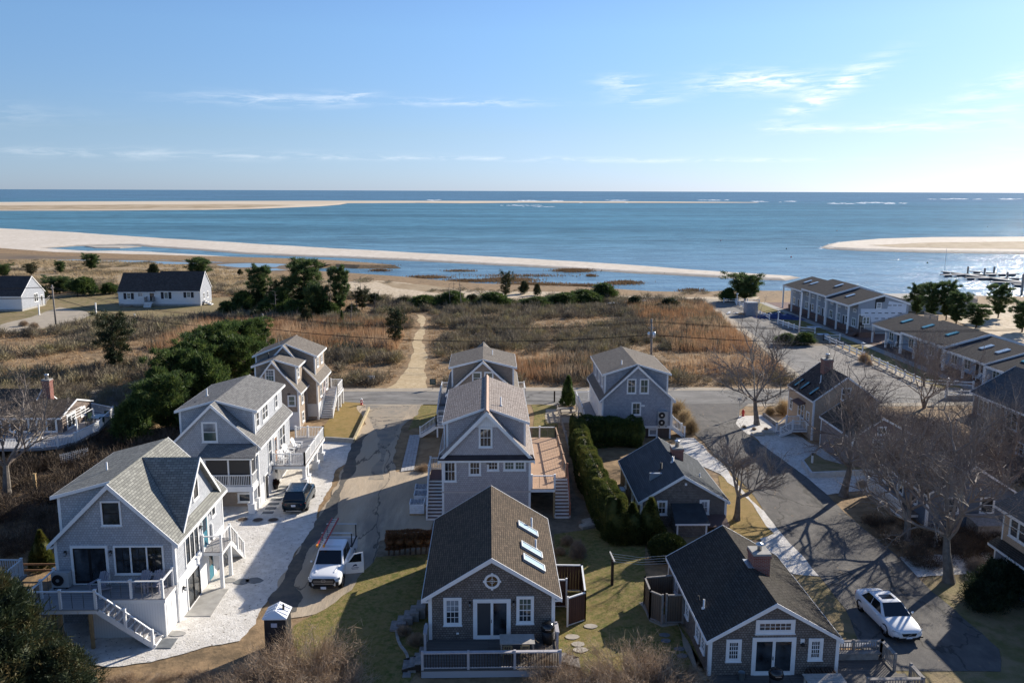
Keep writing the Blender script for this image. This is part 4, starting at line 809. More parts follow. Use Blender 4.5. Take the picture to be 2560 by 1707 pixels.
wf(h, k6, (665, 757, 735, 810), 79.66, cols=1, single=True, glass=GLASS2)
MB().box(14.9, 79.44, 3.25, 15.25, 79.5, 3.42).build('meter_box', WHITE, h)
for y in (81.2, 83.6, 86.5): win(h, (11.35, y+.9, 4.75), 'L', .9, 1.3, cols=1)
for y in (82.3, 85.2, 88): win(h, (11.05, y+1, 1.9), 'L', 1.0, 1.6, cols=1)
MB().box(11.03, 79.55, 1.3, 11.049, 89.5, 3.9).build('side_cladding', WHITEB, h)
deck(h, 9.55, 82.6, 11.0, 90.0, 1.25); stairs(h, (10.3, 80.2, .05), (10.3, 82.6, 1.25), 1.2, 7)
rail(h, [(9.6, 82.7, 1.25), (9.6, 85, 1.25), (9.6, 87.5, 1.25), (9.6, 89.9, 1.25), (10.95, 89.9, 1.25)], 1.0); rail(h, [(9.65, 80.2, .05), (9.6, 82.7, 1.25)], 1.0)
for y in (82.8, 85, 87.5, 89.8): post(h, 9.65, y, 0, 1.0, .18)
stairs(h, (19.3, 80.6, .03), (18.05, 80.6, 1.15), 1.2, 6); rail(h, [(19.4, 79.95, 0), (18.1, 79.95, 1.15)], 1.0); rail(h, [(19.4, 81.25, 0), (18.1, 81.25, 1.15)], 1.0)
pipe(h, (13.2, 81.6, 6.75), .7, .06); pipe(h, (13.0, 84.6, 6.7), .2, .12, BLACK); pipe(h, (13.1, 87.0, 6.75), .2, .12, BLACK)

# ---- front cottage with the round window
h = thing('round_window_cottage', 'weathered brown cottage with round gable window, three long skylights and railed wooden front deck', 'house', (.15, 46.5, 0))
kE = (5.08-3.0)/3.33
cape(h, -3.2, 3.47, 41.4, 51.9, 0, 3.0, 5.08, .13, SH_E, RF_E, ohe=.36, rk=.2, corner=.16)
wf(h, k4, (325, 930, 458, 1140), 41.4, cols=3, rows=2, glass=[GLASS, GLASS2], cw=.13); wf(h, k4, (865, 920, 997, 1127), 41.4, cols=3, rows=2, glass=[GLASS, GLASSG], cw=.13)
slider(h, (-.86, 41.4, .47), 'F', 2.0, 2.27, cw=.15, screen=M('screen_door_mesh', (.05, .052, .055), .6))
c = aY(*k4(685, 810), 41.4); m = MB(); N = 28
for (r0, r1, t) in ((.30, .42, .05),):
    pts = [(r, a) for a in np.linspace(0, 2*PI, N+1)[:-1] for r in (r0, r1)]
    vs = []; fs = []
    for j in range(N):
        a = 2*PI*j/N
        for (r, y) in ((r0, 41.4-t), (r1, 41.4-t), (r1, 41.41), (r0, 41.41)): vs.append((c.x+r*math.cos(a), y, c.z+r*math.sin(a)))
    for j in range(N):
        q = (j+1) % N
        for e in range(4): fs.append((j*4+e, j*4+(e+1) % 4, q*4+(e+1) % 4, q*4+e))
    m.add(vs, fs)
ow = m.build('round_window', WHITE, h)
for a in (0, PI/2, PI, 3*PI/2): MB().obox(c+V((.42*math.cos(a), -.045, .42*math.sin(a))), X1, Y1, Z1, .06, .02, .06).build('keystone', WHITE, ow)
MB().prism([(c.x+.31*math.cos(a), 41.385, c.z+.31*math.sin(a)) for a in np.linspace(0, 2*PI, 25)[:-1]], (0, .01, 0)).build('pane', M('amber_dark_glass', (.06, .04, .02), .1, .6), ow)
m = MB(); m.box(c.x-.3, 41.375, c.z-.012, c.x+.3, 41.384, c.z+.012); m.box(c.x-.012, 41.3755, c.z-.3, c.x+.012, 41.3835, c.z+.3)
for j in range(16):
    a, b2 = 2*PI*j/16, 2*PI*(j+1)/16; m.beam((c.x+.12*math.cos(a), 41.38, c.z+.12*math.sin(a)), (c.x+.12*math.cos(b2), 41.38, c.z+.12*math.sin(b2)), .01, .02, up=Y1)
m.build('muntin', WHITE, ow)
lantern(h, (-1.03, 41.4, 2.52), 'F'); lantern(h, (1.29, 41.4, 2.54), 'F'); MB().box(-1.76, 41.36, .75, -1.62, 41.4, .84).build('outlet_cover', WHITE, h)
for (a, b2) in (((875, 400), (1022, 490)), ((897, 550), (1055, 655)), ((912, 648), (1075, 755))): skylight(h, k4, a, b2, .13, 5.08, kE, 1, .8)
pipe(h, (2.6, 48.7, 5.08-kE*2.45), .75, .06); pipe(h, (2.7, 45.9, 5.08-kE*2.55), .62, .06)
deck(h, -3.42, 38.45, 3.63, 41.37, .45, mat=DECKW, rim=M('bare_rim_board', (.36, .35, .37), .8), t=.42)
GT = M('greyed_white_rail', (.42, .40, .41), .7, var=.12, vscale=4)
rail(h, [(-3.34, 38.53, .45), (-1.05, 38.53, .45), (1.27, 38.53, .45), (3.55, 38.53, .45)], .95, 'bal', mat=GT, topw=.2, balmat=DARKW, cap=False)
rail(h, [(-3.34, 41.25, .45), (-3.34, 40.3, .45)], .95, 'bal', mat=GT, topw=.2, balmat=DARKW, cap=False); rail(h, [(3.55, 41.25, .45), (3.55, 40.3, .45)], .95, 'bal', mat=GT, topw=.2, balmat=DARKW, cap=False)
for (x, y) in ((-3.2, 38.65), (0, 38.65), (3.4, 38.65)): post(h, x, y, 0, .04, .14, DARKW)
for s, xs in ((-1, -3.44), (1, 3.66)): stairs(h, (xs+s*.95, 39.5, .0), (xs, 39.5, .45), 1.0, 3, mat=GREYW, string=DARKW, riser=DARKW)

# ---- bottom right cottage with the red brick chimney
h = thing('brick_chimney_cottage', 'dark brown cottage with red brick chimney, ribbon gable window and open sliding door', 'house', (14.2, 43, 0))
kG = (3.95-2.03)/3.28
cape(h, 10.97, 17.52, 38.3, 47.9, -.2, 2.03, 3.95, 14.22, SH_E, RF_G, ohe=.15, ohf=.12, rk=.17, corner=.15)
wf(h, k7, (800, 1190, 942, 1383), 38.3, cols=4, rows=2, cw=.14); wf(h, k7, (1503, 1180, 1643, 1372), 38.3, cols=4, rows=2, cw=.14)
wf(h, k7, (1057, 1020, 1402, 1145), 38.3, cols=6, rows=2, single=True, cw=.17); slider(h, (13.13, 38.3, .1), 'F', 2.2, 2.03, cw=.15)
MB().box(15.55, 38.26, 1.78, 15.75, 38.3, 2.03).build('lamp_plate', WHITE, h); MB().lathe((15.65, 38.18, 1.72), [(.01, .18), (.09, .1), (.1, 0), (.05, -.05)], 10).build('wall_lamp', BLACK, h)
for y in (39.0, 40.15, 42.5, 45.2): win(h, (10.97, y+.75, .75), 'L', .75, 1.05, cols=2, rows=2)
ch = aY(*k7(1100, 500), 42.6)
chimney(h, 14.28, 42.2, 15.2, 43.25, 3.1, 4.72)
MB().slab([(14.0, 43.26, 4.02), (14.0, 42.15, 4.02), (14.32, 42.15, 4.0), (14.32, 43.26, 4.0)], .03).build('flashing', LEAD, h)
pipe(h, (11.35, 41.0, 2.3), .5, .05); pipe(h, (11.3, 41.9, 2.27), .28, .05, BLACK)
# old deck on the right
deck(h, 10.9, 36.3, 21.0, 38.25, .10, mat=DECKW, rim=GREYW); deck(h, 17.56, 38.251, 20.6, 39.9, .096, mat=DECKW, rim=GREYW)
MB().box(17.7, 39.92, .55, 20.4, 40.55, .62).build('bench_shelf', M('grey_blue_bench', (.3, .31, .33), .8, var=.15, vscale=3), h)
rail(h, [(17.65, 39.85, .1), (19.0, 39.85, .1), (20.5, 39.85, .1)], .9, 'bal', mat=GREYW, topw=.2, cap=False); rail(h, [(20.5, 39.85, .1), (20.55, 38.5, .1)], .9, 'bal', mat=GREYW, topw=.2, cap=False)
rail(h, [(20.9, 37.6, .1), (20.9, 36.4, .1), (18.2, 36.4, .1)], .9, 'bal', mat=GREYW, topw=.2, cap=False)
MB().box(17.7, 39.45, .45, 20.3, 39.8, .51).box(17.7, 39.5, .1, 20.2, 39.55, .45).build('deck_bench', GREYW, h)

# ---- blue-roofed cottage in the middle right
h = thing('slate_roof_cottage', 'brown shingled cottage with slate-blue roof, brick chimney and small entry porch', 'house', (14, 61.5, 0))
kH = (3.9-2.0)/3.15
cape(h, 10.95, 17.2, 57.4, 66.6, -.1, 2.0, 3.9, 14.0, SH_E, RF_H, ohe=.2, ohf=.15, rk=.17)
wf(h, k6, (727, 1297, 810, 1408), 57.4, cols=2, glass=[GLASS, GLASSG], cw=.12); wf(h, k6, (1048, 1292, 1127, 1402), 57.4, cols=2, glass=GLASS2, cw=.12)
MB().prism([(13.2, 55.6, -.1), (15.35, 55.6, -.1), (15.35, 55.6, 1.0), (13.2, 55.6, 1.0)], (0, 1.79, 0)).build('entry_porch', SH_E, h)
MB().slab([(13.05, 55.4, 1.08), (15.5, 55.4, 1.08), (15.4, 57.39, 1.82), (13.15, 57.39, 1.82)], .1).build('porch_roof', M('black_porch_roof', (.045, .05, .055), .8, var=.2), h)
MB().box(13.05, 55.36, .94, 15.5, 55.4, 1.06).build('porch_fascia', WHITE, h)
for x in (13.2, 15.25): MB().box(x, 55.57, -.1, x+.12, 55.599, .95).build('corner_board', WHITE, h)
MB().slab([(15.55, 55.9, .62), (17.1, 55.9, .62), (17.1, 57.39, .95), (15.55, 57.39, .95)], .08).build('bulkhead', M('brown_bulkhead', (.14, .09, .08), .8), h)
chimney(h, 14.25, 62.3, 15.1, 63.2, 3.0, 4.35, cone=False); pipe(h, (13.9, 60.6, 3.85), .45, .08, METAL); pipe(h, (13.0, 60.5, 3.3), .55, .08, BLACK)
MB().box(12.0, 59.6, 2.68, 12.9, 59.85, 3.3).build('ridge_vent', LEAD, h); pipe(h, (15.9, 60.2, 2.75), .35, .05)
MB().box(14.1, 57.36, 3.15, 14.26, 57.4, 3.33).build('gable_lamp', WHITE, h); MB().box(12.3, 57.36, 1.9, 12.45, 57.4, 2.05).build('meter', WHITE, h)
for y in (58.6, 60.3, 63.4): win(h, (10.95, y+.7, .7), 'L', .7, 1.0, cols=1)

# ---- golden shingled house with teal skylights
h = thing('golden_shingle_house', 'golden cedar shingled house with three teal skylights and brick chimney by the street', 'house', (35, 82, 0))
kK = (6.35-4.0)/3.15
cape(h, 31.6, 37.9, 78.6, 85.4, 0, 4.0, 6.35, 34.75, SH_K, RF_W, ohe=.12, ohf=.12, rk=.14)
for (a, b2) in (((655, 306), (590, 362)), ((702, 330), (635, 388)), ((778, 372), (705, 430))): skylight(h, k9, b2, a, 34.75, 6.35, kK, -1, .55, GLASST)
chimney(h, 33.9, 82.3, 34.8, 83.2, 5.4, 7.3, cone=False); pipe(h, (33.2, 81.2, 5.2), .75, .05)
win(h, (31.6, 82.5, 1.5), 'L', 1.7, 1.5, units=2, cols=1); win(h, (31.6, 80.2, 1.3), 'L', .8, 1.3, cols=1); win(h, (31.6, 84.9, 1.6), 'L', .8, 1.2, cols=1)
MB().slab([(30.9, 80.6, 3.05), (31.59, 80.6, 3.3), (31.59, 82.7, 3.3), (30.9, 82.7, 3.05)], .08).build('window_hood', M('copper_brown_hood', (.12, .07, .06)), h)
for x in (33.2, 35.6): win(h, (x, 78.6, 1.2), 'F', 1.0, 1.4, cols=2)
win(h, (34.2, 78.6, 4.0), 'F', 1.0, 1.3, cols=2)
deck(h, 30.1, 79.6, 31.58, 81.6, .75, t=.2); stairs(h, (28.9, 80.4, .03), (30.1, 80.4, .75), 1.1, 4)
rail(h, [(28.95, 79.8, 0), (30.1, 79.7, .75), (31.5, 79.7, .75)], .95); rail(h, [(28.95, 81.0, 0), (30.1, 81.5, .75), (31.5, 81.5, .75)], .95)

# ---- pinkish gable behind the bare trees, and the blue house in front of it
h = thing('pinkish_cottage', 'pinkish shingled gable cottage screened by bare trees behind the white-walled lawn', 'house', (34.4, 73, 0))
cape(h, 31.6, 37.2, 69.5, 76.5, 0, 3.05, 4.75, 34.1, SH_P, RF_E, ohe=.15, ohf=.12, rk=.14)
win(h, (33.3, 69.5, 1.5), 'F', 1.0, 1.4, cols=2, rows=2); win(h, (35.4, 69.5, 1.5), 'F', 1.0, 1.4, cols=2, rows=2); win(h, (33.7, 69.5, 3.2), 'F', .8, .8, cols=2, single=True)
h = thing('blue_sided_cottage', 'dark blue-grey sided cottage with white trim behind the thickest bare trees', 'house', (34.9, 61, 0))
cape(h, 31.75, 38.2, 57.0, 64.6, 0, 2.6, 4.6, 35, BLUEB, RF_E, ohe=.2, ohf=.15, rk=.14)
for y in (58.2, 60.4, 62.8): win(h, (31.75, y+1.1, 1.1), 'L', 1.0, 1.3, cols=1)
win(h, (33.0, 57.0, 1.0), 'F', 1.1, 1.3, cols=1); win(h, (35.6, 57.0, 1.0), 'F', 1.1, 1.3, cols=1)
deck(h, 30.3, 58.0, 31.73, 63.6, .6, mat=DECKW); rail(h, [(30.35, 58.05, .6), (30.35, 60.8, .6), (30.35, 63.5, .6)], .95)

# ---- right edge: brown house with grey roof, and blue-and-shingle house below
h = thing('brown_two_storey_house', 'brown shingled two-storey house with ribbed grey roof beyond the bare trees', 'house', (51.5, 72, 0))
cape(h, 47.6, 55.6, 64.0, 79.0, 0, 4.85, 7.2, 51.6, SH_L, RF_H, ohe=.3, rk=.16)
for (y, w, u) in ((76.4, 1.7, 2), (74.4, .95, 1), (71.9, 1.8, 2), (68, 1.8, 2)): win(h, (47.6, y+w, 2.75), 'L', w, 1.65, units=u, cols=1, glass=[GLASS, GLASSG])
for (y, w) in ((75.6, .8), (70.6, 1.2)): win(h, (47.6, y+w, .8), 'L', w, 1.2, cols=2)
for y in (75.9, 73.8): MB().box(47.55, y, 0, 47.599, y+.12, 4.6).build('corner_board', WHITE, h)
MB().slab([(46.0, 76.2, 2.0), (47.59, 76.2, 2.6), (47.59, 79.0, 2.6), (46.0, 79.0, 2.0)], .1).build('side_porch_roof', RF_C, h)
for y in (76.3, 78.9): post(h, 46.1, y, 0, 1.95, .12)
h = thing('blue_and_shingle_house', 'house with blue-grey lower walls and shingled upper floor beside the dark evergreen', 'house', (35.4, 44.5, 0))
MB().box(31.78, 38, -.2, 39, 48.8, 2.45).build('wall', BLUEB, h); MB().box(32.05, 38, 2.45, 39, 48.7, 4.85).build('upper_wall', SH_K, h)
MB().slab([(31.45, 37.8, 2.34), (32.1, 37.8, 2.72), (32.1, 49.1, 2.72), (31.45, 49.1, 2.34)], .1).build('pent_roof', RF_G, h)
MB().box(31.44, 37.8, 2.14, 31.5, 49.1, 2.28).build('fascia', WHITE, h); MB().slab([(31.6, 37.8, 4.8), (35.5, 37.8, 7.0), (35.5, 49.1, 7.0), (31.6, 49.1, 4.8)], .15).build('roof', RF_H, h)
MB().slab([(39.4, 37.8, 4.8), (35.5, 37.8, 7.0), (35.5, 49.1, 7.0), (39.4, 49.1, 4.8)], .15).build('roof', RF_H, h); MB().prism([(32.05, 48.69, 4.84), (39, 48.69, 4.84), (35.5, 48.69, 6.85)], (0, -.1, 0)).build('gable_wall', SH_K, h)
MB().box(31.58, 37.8, 4.6, 31.63, 49.1, 4.78).build('fascia', WHITE, h)
for y in (46.3, 43.2, 40.6): win(h, (32.05, y+1.75, 3.2), 'L', 1.75, 1.35, units=2, cols=1)
for y in (46.6, 43.3, 41): win(h, (31.78, y+.95, .95), 'L', .95, 1.25, cols=1, units=1)
MB().box(31.75, 48.72, -.2, 31.88, 48.83, 2.2).build('corner_board', WHITE, h); MB().box(32.02, 48.62, 2.6, 32.15, 48.73, 4.7).build('corner_board', WHITE, h)

# ---- white houses on the rise at the left
def ridge_x_house(name, label, x0, x1, y0, y1, ze, zr, wall, roof, gable, xsplit=None, zr2=None):
    h = thing(name, label, 'house', ((x0+x1)/2, (y0+y1)/2, 0))
    secs = [(x0, x1, zr)] if xsplit is None else [(x0, xsplit, zr2), (xsplit, x1, zr)]
    ym = (y0+y1)/2
    for (a, b2, z) in secs:
        e = ze if z == zr else ze-.2
        MB().prism([(a, y0, 0), (a, y1, 0), (a, y1, e), (a, ym, z), (a, y0, e)], (b2-a, 0, 0)).build('wall', wall, h)
        k = (z-e)/(ym-y0)
        for s, yy in ((-1, y0), (1, y1)):
            MB().slab([(a-.15, yy+s*.25, e-k*.25+.06), (b2+.15, yy+s*.25, e-k*.25+.06), (b2+.15, ym, z+.06), (a-.15, ym, z+.06)], .12).build('roof', roof, h)
        MB().box(a, y0-.27, e-k*.25-.12, b2, y0-.24, e-k*.25+.04).build('fascia', WHITE, h)
        MB().prism([(b2+.002, y0+.05, .4), (b2+.002, y1-.05, .4), (b2+.002, y1-.05, e), (b2+.002, ym, z-.05), (b2+.002, y0+.05, e)], (.03, 0, 0)).build('gable_cladding', gable, h)
        for s, yy in ((-1, y0), (1, y1)):
            MB().prism([(b2+.11, yy+s*.25, e-k*.25+.07), (b2+.11, ym, z+.07), (b2+.11, ym, z-.12), (b2+.11, yy+s*.25, e-k*.25-.1)], (.05, 0, 0)).build('rake_board', WHITE, h)
    MB().box(x0+.02, y0-.02, 0, x1+.02, y1-.05, .42).build('foundation', CONC, h)
    return h
WSH = MBRICK('white_painted_shingle', (.78, .78, .78), (.75, .75, .75), (.55, .55, .55), .2, .2, .008, wear=.1)
h = ridge_x_house('white_ranch_house', 'long white house with charcoal roof and black shutters on the rise above the marsh', -77.3, -60.4, 176.4, 183.6, 3.35, 6.95, WSH, RF_W, SH_D, -69.5, 6.6)
SHUT = M('black_shutter', (.02, .022, .03), .5)
for (a, b2, c2, d2, sh) in ((1165, 485, 1200, 543, 1), (1265, 480, 1313, 525, 0), (1508, 478, 1545, 540, 1), (1715, 473, 1750, 530, 1)):
    o = wf(h, k11, (a, b2, c2, d2), 176.4, cols=2, rows=2, glass=GLASSG if sh else GLASS2)
    if sh:
        for e in ((a-27, a-6), (c2+6, c2+27)):
            p0 = aY(*k11(e[0], d2), 176.4); p1 = aY(*k11(e[1], b2), 176.4); MB().box(p0.x, 176.35, p0.z, p1.x, 176.4, p1.z).build('shutter', SHUT, h)
door(h, (-70.9, 176.4, 1.1), 'F', 1.1, 2.0, mat=M('dark_door', (.03, .025, .022)), lite=True); deck(h, -71.5, 175.0, -69.7, 176.35, 1.05, mat=CONC); stairs(h, (-70.6, 174.1, .03), (-70.6, 175.0, 1.05), 1.4, 4, mat=CONC)
rail(h, [(-71.4, 175.1, 1.05), (-71.4, 176.3, 1.05)], .9, mat=GREYW); rail(h, [(-69.8, 175.1, 1.05), (-69.8, 176.3, 1.05)], .9, mat=GREYW)
win(h, (-60.37, 178.2, 1.2), 'R', .9, 1.4, cols=2); win(h, (-60.37, 180.6, 1.2), 'R', .9, 1.4, cols=2); stairs(h, (-58.6, 178.4, .03), (-60.3, 178.4, .9), 1.2, 4, mat=CONC)
h = ridge_x_house('white_end_house', 'white house with shingled gable end at the end of the sandy drive', -108, -93.0, 168.6, 177.4, 3.15, 6.6, WSH, RF_W, SH_D)
win(h, (-99.3, 168.6, 1.1), 'F', 1.3, 1.5, cols=2); win(h, (-92.97, 173.2, 1.2), 'R', 1.6, 1.8, units=2, cols=1); door(h, (-92.97, 175.6, .3), 'R', 1.0, 2.1, mat=M('grey_door', (.2, .2, .2)))

# ---- left house with brick chimney and white deck
h = thing('deck_house', 'low brown house with brick chimney and wrap-round white-railed deck in the brush', 'house', (-46, 81, 0))
dz = 1.0
def kd(x, y, z=dz): return at(*k12(x, y), z)
w0 = kd(620, 905); wl = -58.0; yb2 = w0.y+6.0; ym = w0.y+3.0; xg = -44.65
MB().prism([(wl, w0.y, 0), (wl, yb2, 0), (wl, yb2, dz+1.65), (wl, ym, dz+2.5), (wl, w0.y, dz+1.65)], (w0.x-wl, 0, 0)).build('wall', SH_L, h)
for s, yy in ((-1, w0.y), (1, yb2)):
    MB().slab([(wl, yy+s*.35, dz+1.57), (w0.x+.1, yy+s*.35, dz+1.57), (w0.x+.1, ym, dz+2.57), (wl, ym, dz+2.57)], .1).build('roof', RF_E, h)
    MB().prism([(w0.x+.06, yy+s*.35, dz+1.59), (w0.x+.06, ym, dz+2.59), (w0.x+.06, ym, dz+2.43), (w0.x+.06, yy+s*.35, dz+1.45)], (.06, 0, 0)).build('rake_board', WHITE, h)
    yg = w0.y+1.6 if s < 0 else w0.y+6.6
    MB().slab([(wl, yg, dz+1.75), (xg, yg, dz+1.75), (xg, w0.y+4.1, dz+3.38), (wl, w0.y+4.1, dz+3.38)], .1).build('roof', RF_E, h)
    MB().prism([(xg-.03, yg, dz+1.78), (xg-.03, w0.y+4.1, dz+3.4), (xg-.03, w0.y+4.1, dz+3.24), (xg-.03, yg, dz+1.64)], (.06, 0, 0)).build('rake_board', WHITE, h)
MB().prism([(wl, w0.y+1.8, dz+1.7), (wl, w0.y+6.4, dz+1.7), (wl, w0.y+4.1, dz+3.3)], (xg-.1-wl, 0, 0)).build('upper_gable', SH_L, h)
MB().box(wl, w0.y-.4, dz+1.38, w0.x+.05, w0.y-.34, dz+1.55).build('fascia', WHITE, h)
chimney(h, -44.5, w0.y+3.7, -43.75, w0.y+4.4, 1, dz+4.3, cone=False, flash=False)
slider(h, (w0.x, w0.y+.8, dz), 'R', 1.8, 1.5); win(h, (w0.x, w0.y+3.6, dz+.5), 'R', 1.0, 1.0)
for x in (-43.4, -46, -48.6): slider(h, (x, w0.y, dz), 'F', 2.0, 1.5)
pts = [kd(300, 1060), kd(420, 1055), kd(570, 1040), kd(740, 1000), kd(960, 890), kd(1115, 740), kd(870, 690), kd(740, 690)]
MB().prism([V((wl, pts[0].y, dz-.25))]+[V((p.x, p.y, dz-.25)) for p in pts]+[V((wl, pts[-1].y, dz-.25))], (0, 0, .25)).build('deck', DECKG, h)
rail(h, pts, .9); rail(h, [V((wl, pts[0].y, dz)), pts[0]], .9, posts=False)
for p in pts[1:6]: post(h, p.x-.15, p.y+.15, 0, dz-.25, .18, DARKW)
l0, l1 = at(*k12(600, 1255)), at(*k12(870, 1190)); lattice(h, (l0.x, l0.y, 0), (l1.x, l1.y, 0), .05, 1.3, mat=WHITE, sp=.16)
for i in range(4): MB().beam((w0.x+.2+i*.35, w0.y-.2, dz+1.65-.08*i), (w0.x+.2+i*.35, w0.y+3.6, dz+1.65-.08*i), .04, .07).build('pergola_slat', WHITE, h)
post(h, w0.x+1.4, w0.y-.1, dz, dz+1.4, .1); post(h, w0.x+1.4, w0.y+3.4, dz, dz+1.4, .1)

# ---- white deck corner at the far left
h = thing('neighbour_house', 'corner of a grey house with white railed deck beside the big cedar', 'house', (-29, 43.5, 0))
MB().box(-36, 42.6, 0, -27.2, 46.5, 1.75).build('deck_base', BLUEB, h); MB().box(-36.05, 42.5, 1.75, -26.95, 46.6, 1.9).build('deck', DECKG, h)
rail(h, [(-29.0, 46.5, 1.9), (-27.1, 46.4, 1.9)], 1.0); rail(h, [(-27.1, 46.4, 1.9), (-27.1, 44.6, 1.9), (-27.1, 42.7, 1.9)], 1.0, posts=False); post(h, -27.1, 42.7, 1.9, 2.95, .12); rail(h, [(-27.1, 42.7, 1.9), (-29, 42.7, 1.9)], 1.0, posts=False)
MB().box(-36, 43.2, 1.9, -29.2, 46.4, 4.4).build('wall', SH_D, h); MB().slab([(-36, 42.9, 4.35), (-29, 42.9, 4.35), (-29, 44.8, 5.4), (-36, 44.8, 5.4)], .12).build('roof', RF_C, h)
MB().slab([(-36, 46.7, 4.35), (-29, 46.7, 4.35), (-29, 44.8, 5.4), (-36, 44.8, 5.4)], .12).build('roof', RF_C, h); MB().box(-29.25, 43.15, 1.9, -29.1, 43.3, 4.3).build('corner_board', WHITE, h)

# ---- motel blocks on the right
def motel(name, label, secs, xe, xr, xb, wall, wx, kk):
    h = thing(name, label, 'motel', (xr, (secs[0][0]+secs[-1][1])/2, 0))
    for i, (ya, yz, ze, zr) in enumerate(secs):
        zb = ze+.35; kb = (zr-zb)/(xb-xr)
        s = MB().prism([(wx, ya, 0), (xb, ya, 0), (xb, ya, zb), (xr, ya, zr), (wx, ya, ze+(zr-ze)*(wx-xe)/(xr-xe))], (0, yz-ya, 0)).build('wall', wall, h)
        MB().slab([(xe-.15, ya-.15, ze+.05), (xr, ya-.15, zr+.06), (xr, yz, zr+.06), (xe-.15, yz, ze+.05)], .14).build('roof', RF_R, h)
        MB().slab([(xb+.2, ya-.15, zb), (xr, ya-.15, zr+.06), (xr, yz, zr+.06), (xb+.2, yz, zb)], .14).build('roof', RF_R, h)
        MB().box(xe-.2, ya-.14, ze-.28, xe-.15, yz, ze+.03).build('fascia', WHITE, h)
        MB().prism([(xe-.18, ya-.2, ze+.06), (xr, ya-.2, zr+.08), (xr, ya-.2, zr-.25), (xe-.18, ya-.2, ze-.25)], (0, .05, 0)).build('rake_board', WHITE, h)
        MB().prism([(xb+.2, ya-.2, zb+.02), (xr, ya-.2, zr+.08), (xr, ya-.2, zr-.25), (xb+.2, ya-.2, zb-.3)], (0, .05, 0)).build('rake_board', WHITE, h)
        n = max(2, int((yz-ya)/3.6)+1)
        for j in range(n): post(h, xe, ya+.15+(yz-ya-.3)*j/(n-1), 0, ze-.1, .24)
        tall = ze > 4
        nb = max(2, int((yz-ya)/3.0)); st = (yz-ya)/nb
        for j in range(nb):
            y = ya+st*j+.5; z = .9 if tall else .35
            if j % 2 == 0:
                win(h, (wx, y+1.6, z+.2), 'L', 1.5, 1.5, units=2, cols=1, glass=GLASSG)
            else:
                win(h, (wx, y+1.1, z+.3), 'L', .9, 1.4, cols=1); door(h, (wx, y+2.2, z-.5 if tall else .1), 'L', .95, 2.1, mat=SHUT, lite=False)
            if tall: win(h, (wx, y+1.3, 3.6), 'L', 1.2, .6, units=2, cols=1, single=True)
    return h
h = motel('motel_block', 'long two-storey grey motel block with sloping roof and unfinished white end wall', [(140.6, 150.4, 4.95, 6.75), (150.4, 162.5, 5.35, 7.15), (162.5, 173.0, 4.85, 6.6)], 61.5, 67.4, 71.8, APT, 63.1, 1)
ye = 140.6
def kr(x, y): return aY(*k10(x, y), ye-.03)
def pan(nm, pts, mat, d=.02): return MB().prism([kr(*p) for p in pts], (0, -d, 0)).build(nm, mat, h)
pan('house_wrap', [(1122, 398), (1320, 398), (1335, 340), (1468, 362), (1460, 430), (1430, 430), (1330, 470), (1200, 500), (1195, 455), (1122, 452)], M('white_house_wrap', (.62, .66, .72), .6, var=.05))
pan('tar_paper', [(1238, 310), (1308, 300), (1303, 345), (1282, 350), (1278, 402), (1228, 402), (1232, 340)], BLACK, .012)
wf(h, k10, (1238, 350, 1280, 397), ye-.06, cols=1, glass=GLASS2); wf(h, k10, (1133, 458, 1192, 515), ye-.06, units=2, cols=1, glass=GLASSG); p = kr(1097, 548); door(h, (p.x, ye, p.z), 'F', 1.2, 2.5, mat=BLACKF)
DASH = M('printed_dash', (.06, .07, .09), .6)
for (x, y) in [(1165+i*50, 430) for i in range(6)]+[(1340+i*38, 372) for i in range(3)]+[(1240+i*50, 470) for i in range(4)]:
    a, b2 = kr(x-14, y+3), kr(x+14, y-3); MB().box(a.x, ye-.062, a.z, b2.x, ye-.052, b2.z).build('print_mark', DASH, h)
MB().box(62.7, 140.65, 0, 63.09, 172.9, .9).build('brick_base', BRICKD, h); deck(h, 62.0, 136.9, 64.6, 140.5, .9, mat=BRICKD, rim=BRICKD, t=.9); stairs(h, (60.6, 138.4, .05), (62.0, 138.4, .9), 1.6, 5, mat=BRICKD, string=BRICKD, riser=BRICKD)
rail(h, [(62.1, 137, .9), (64.5, 137, .9)], 1.0, 'cable', mat=METAL, pw=.05, topw=.05)
deck(h, 71.9, 137.5, 75.5, 142, 2.6, mat=GREYW, rim=GREYW); rail(h, [(72, 137.6, 2.6), (75.4, 137.6, 2.6), (75.4, 141.9, 2.6)], 1.0, mat=GREYW)
for (x, y) in ((72.1, 137.7), (75.3, 137.7), (75.3, 141.8)): post(h, x, y, 0, 2.4, .15, GREYW)
for (y, x) in ((168.6, 64.9), (165.3, 64.9), (155.0, 65.6), (146.6, 64.2)): MB().obox((x, y, 6.6 if False else (4.95+(x-61.5)*.305+(.45 if 150.4 < y < 162.5 else (-.08 if y > 162 else .0))+.16)), V((1, 0, .305)).normalized(), Y1, V((-.305, 0, 1)).normalized(), .8, .35, .05).build('skylight', GLASSB, h)
h2 = motel('low_motel_block', 'long one-storey blue motel row with sloping brown roofs and teal skylights', [(90, 101.2, 2.75, 4.5), (101.2, 110.9, 2.95, 4.7), (110.9, 123.0, 3.3, 5.05), (123.0, 132.6, 3.0, 4.75)], 62.1, 68.2, 73, APTB, 64.4, 1)
for (y, x, zz, g) in ((128.6, 65.6, 3.0, GLASST), (121.8, 65.4, 3.3, GLASST), (115.2, 65.4, 3.3, GLASST), (106.8, 65.4, 2.95, GLASSB), (103.6, 65.6, 2.95, GLASSB), (98.5, 65.8, 2.75, GLASST)):
    MB().obox((x, y, zz+(x-62.1)*.287+.14), V((1, 0, .287)).normalized(), Y1, V((-.287, 0, 1)).normalized(), .85, .4, .06).build('skylight', g, h2)
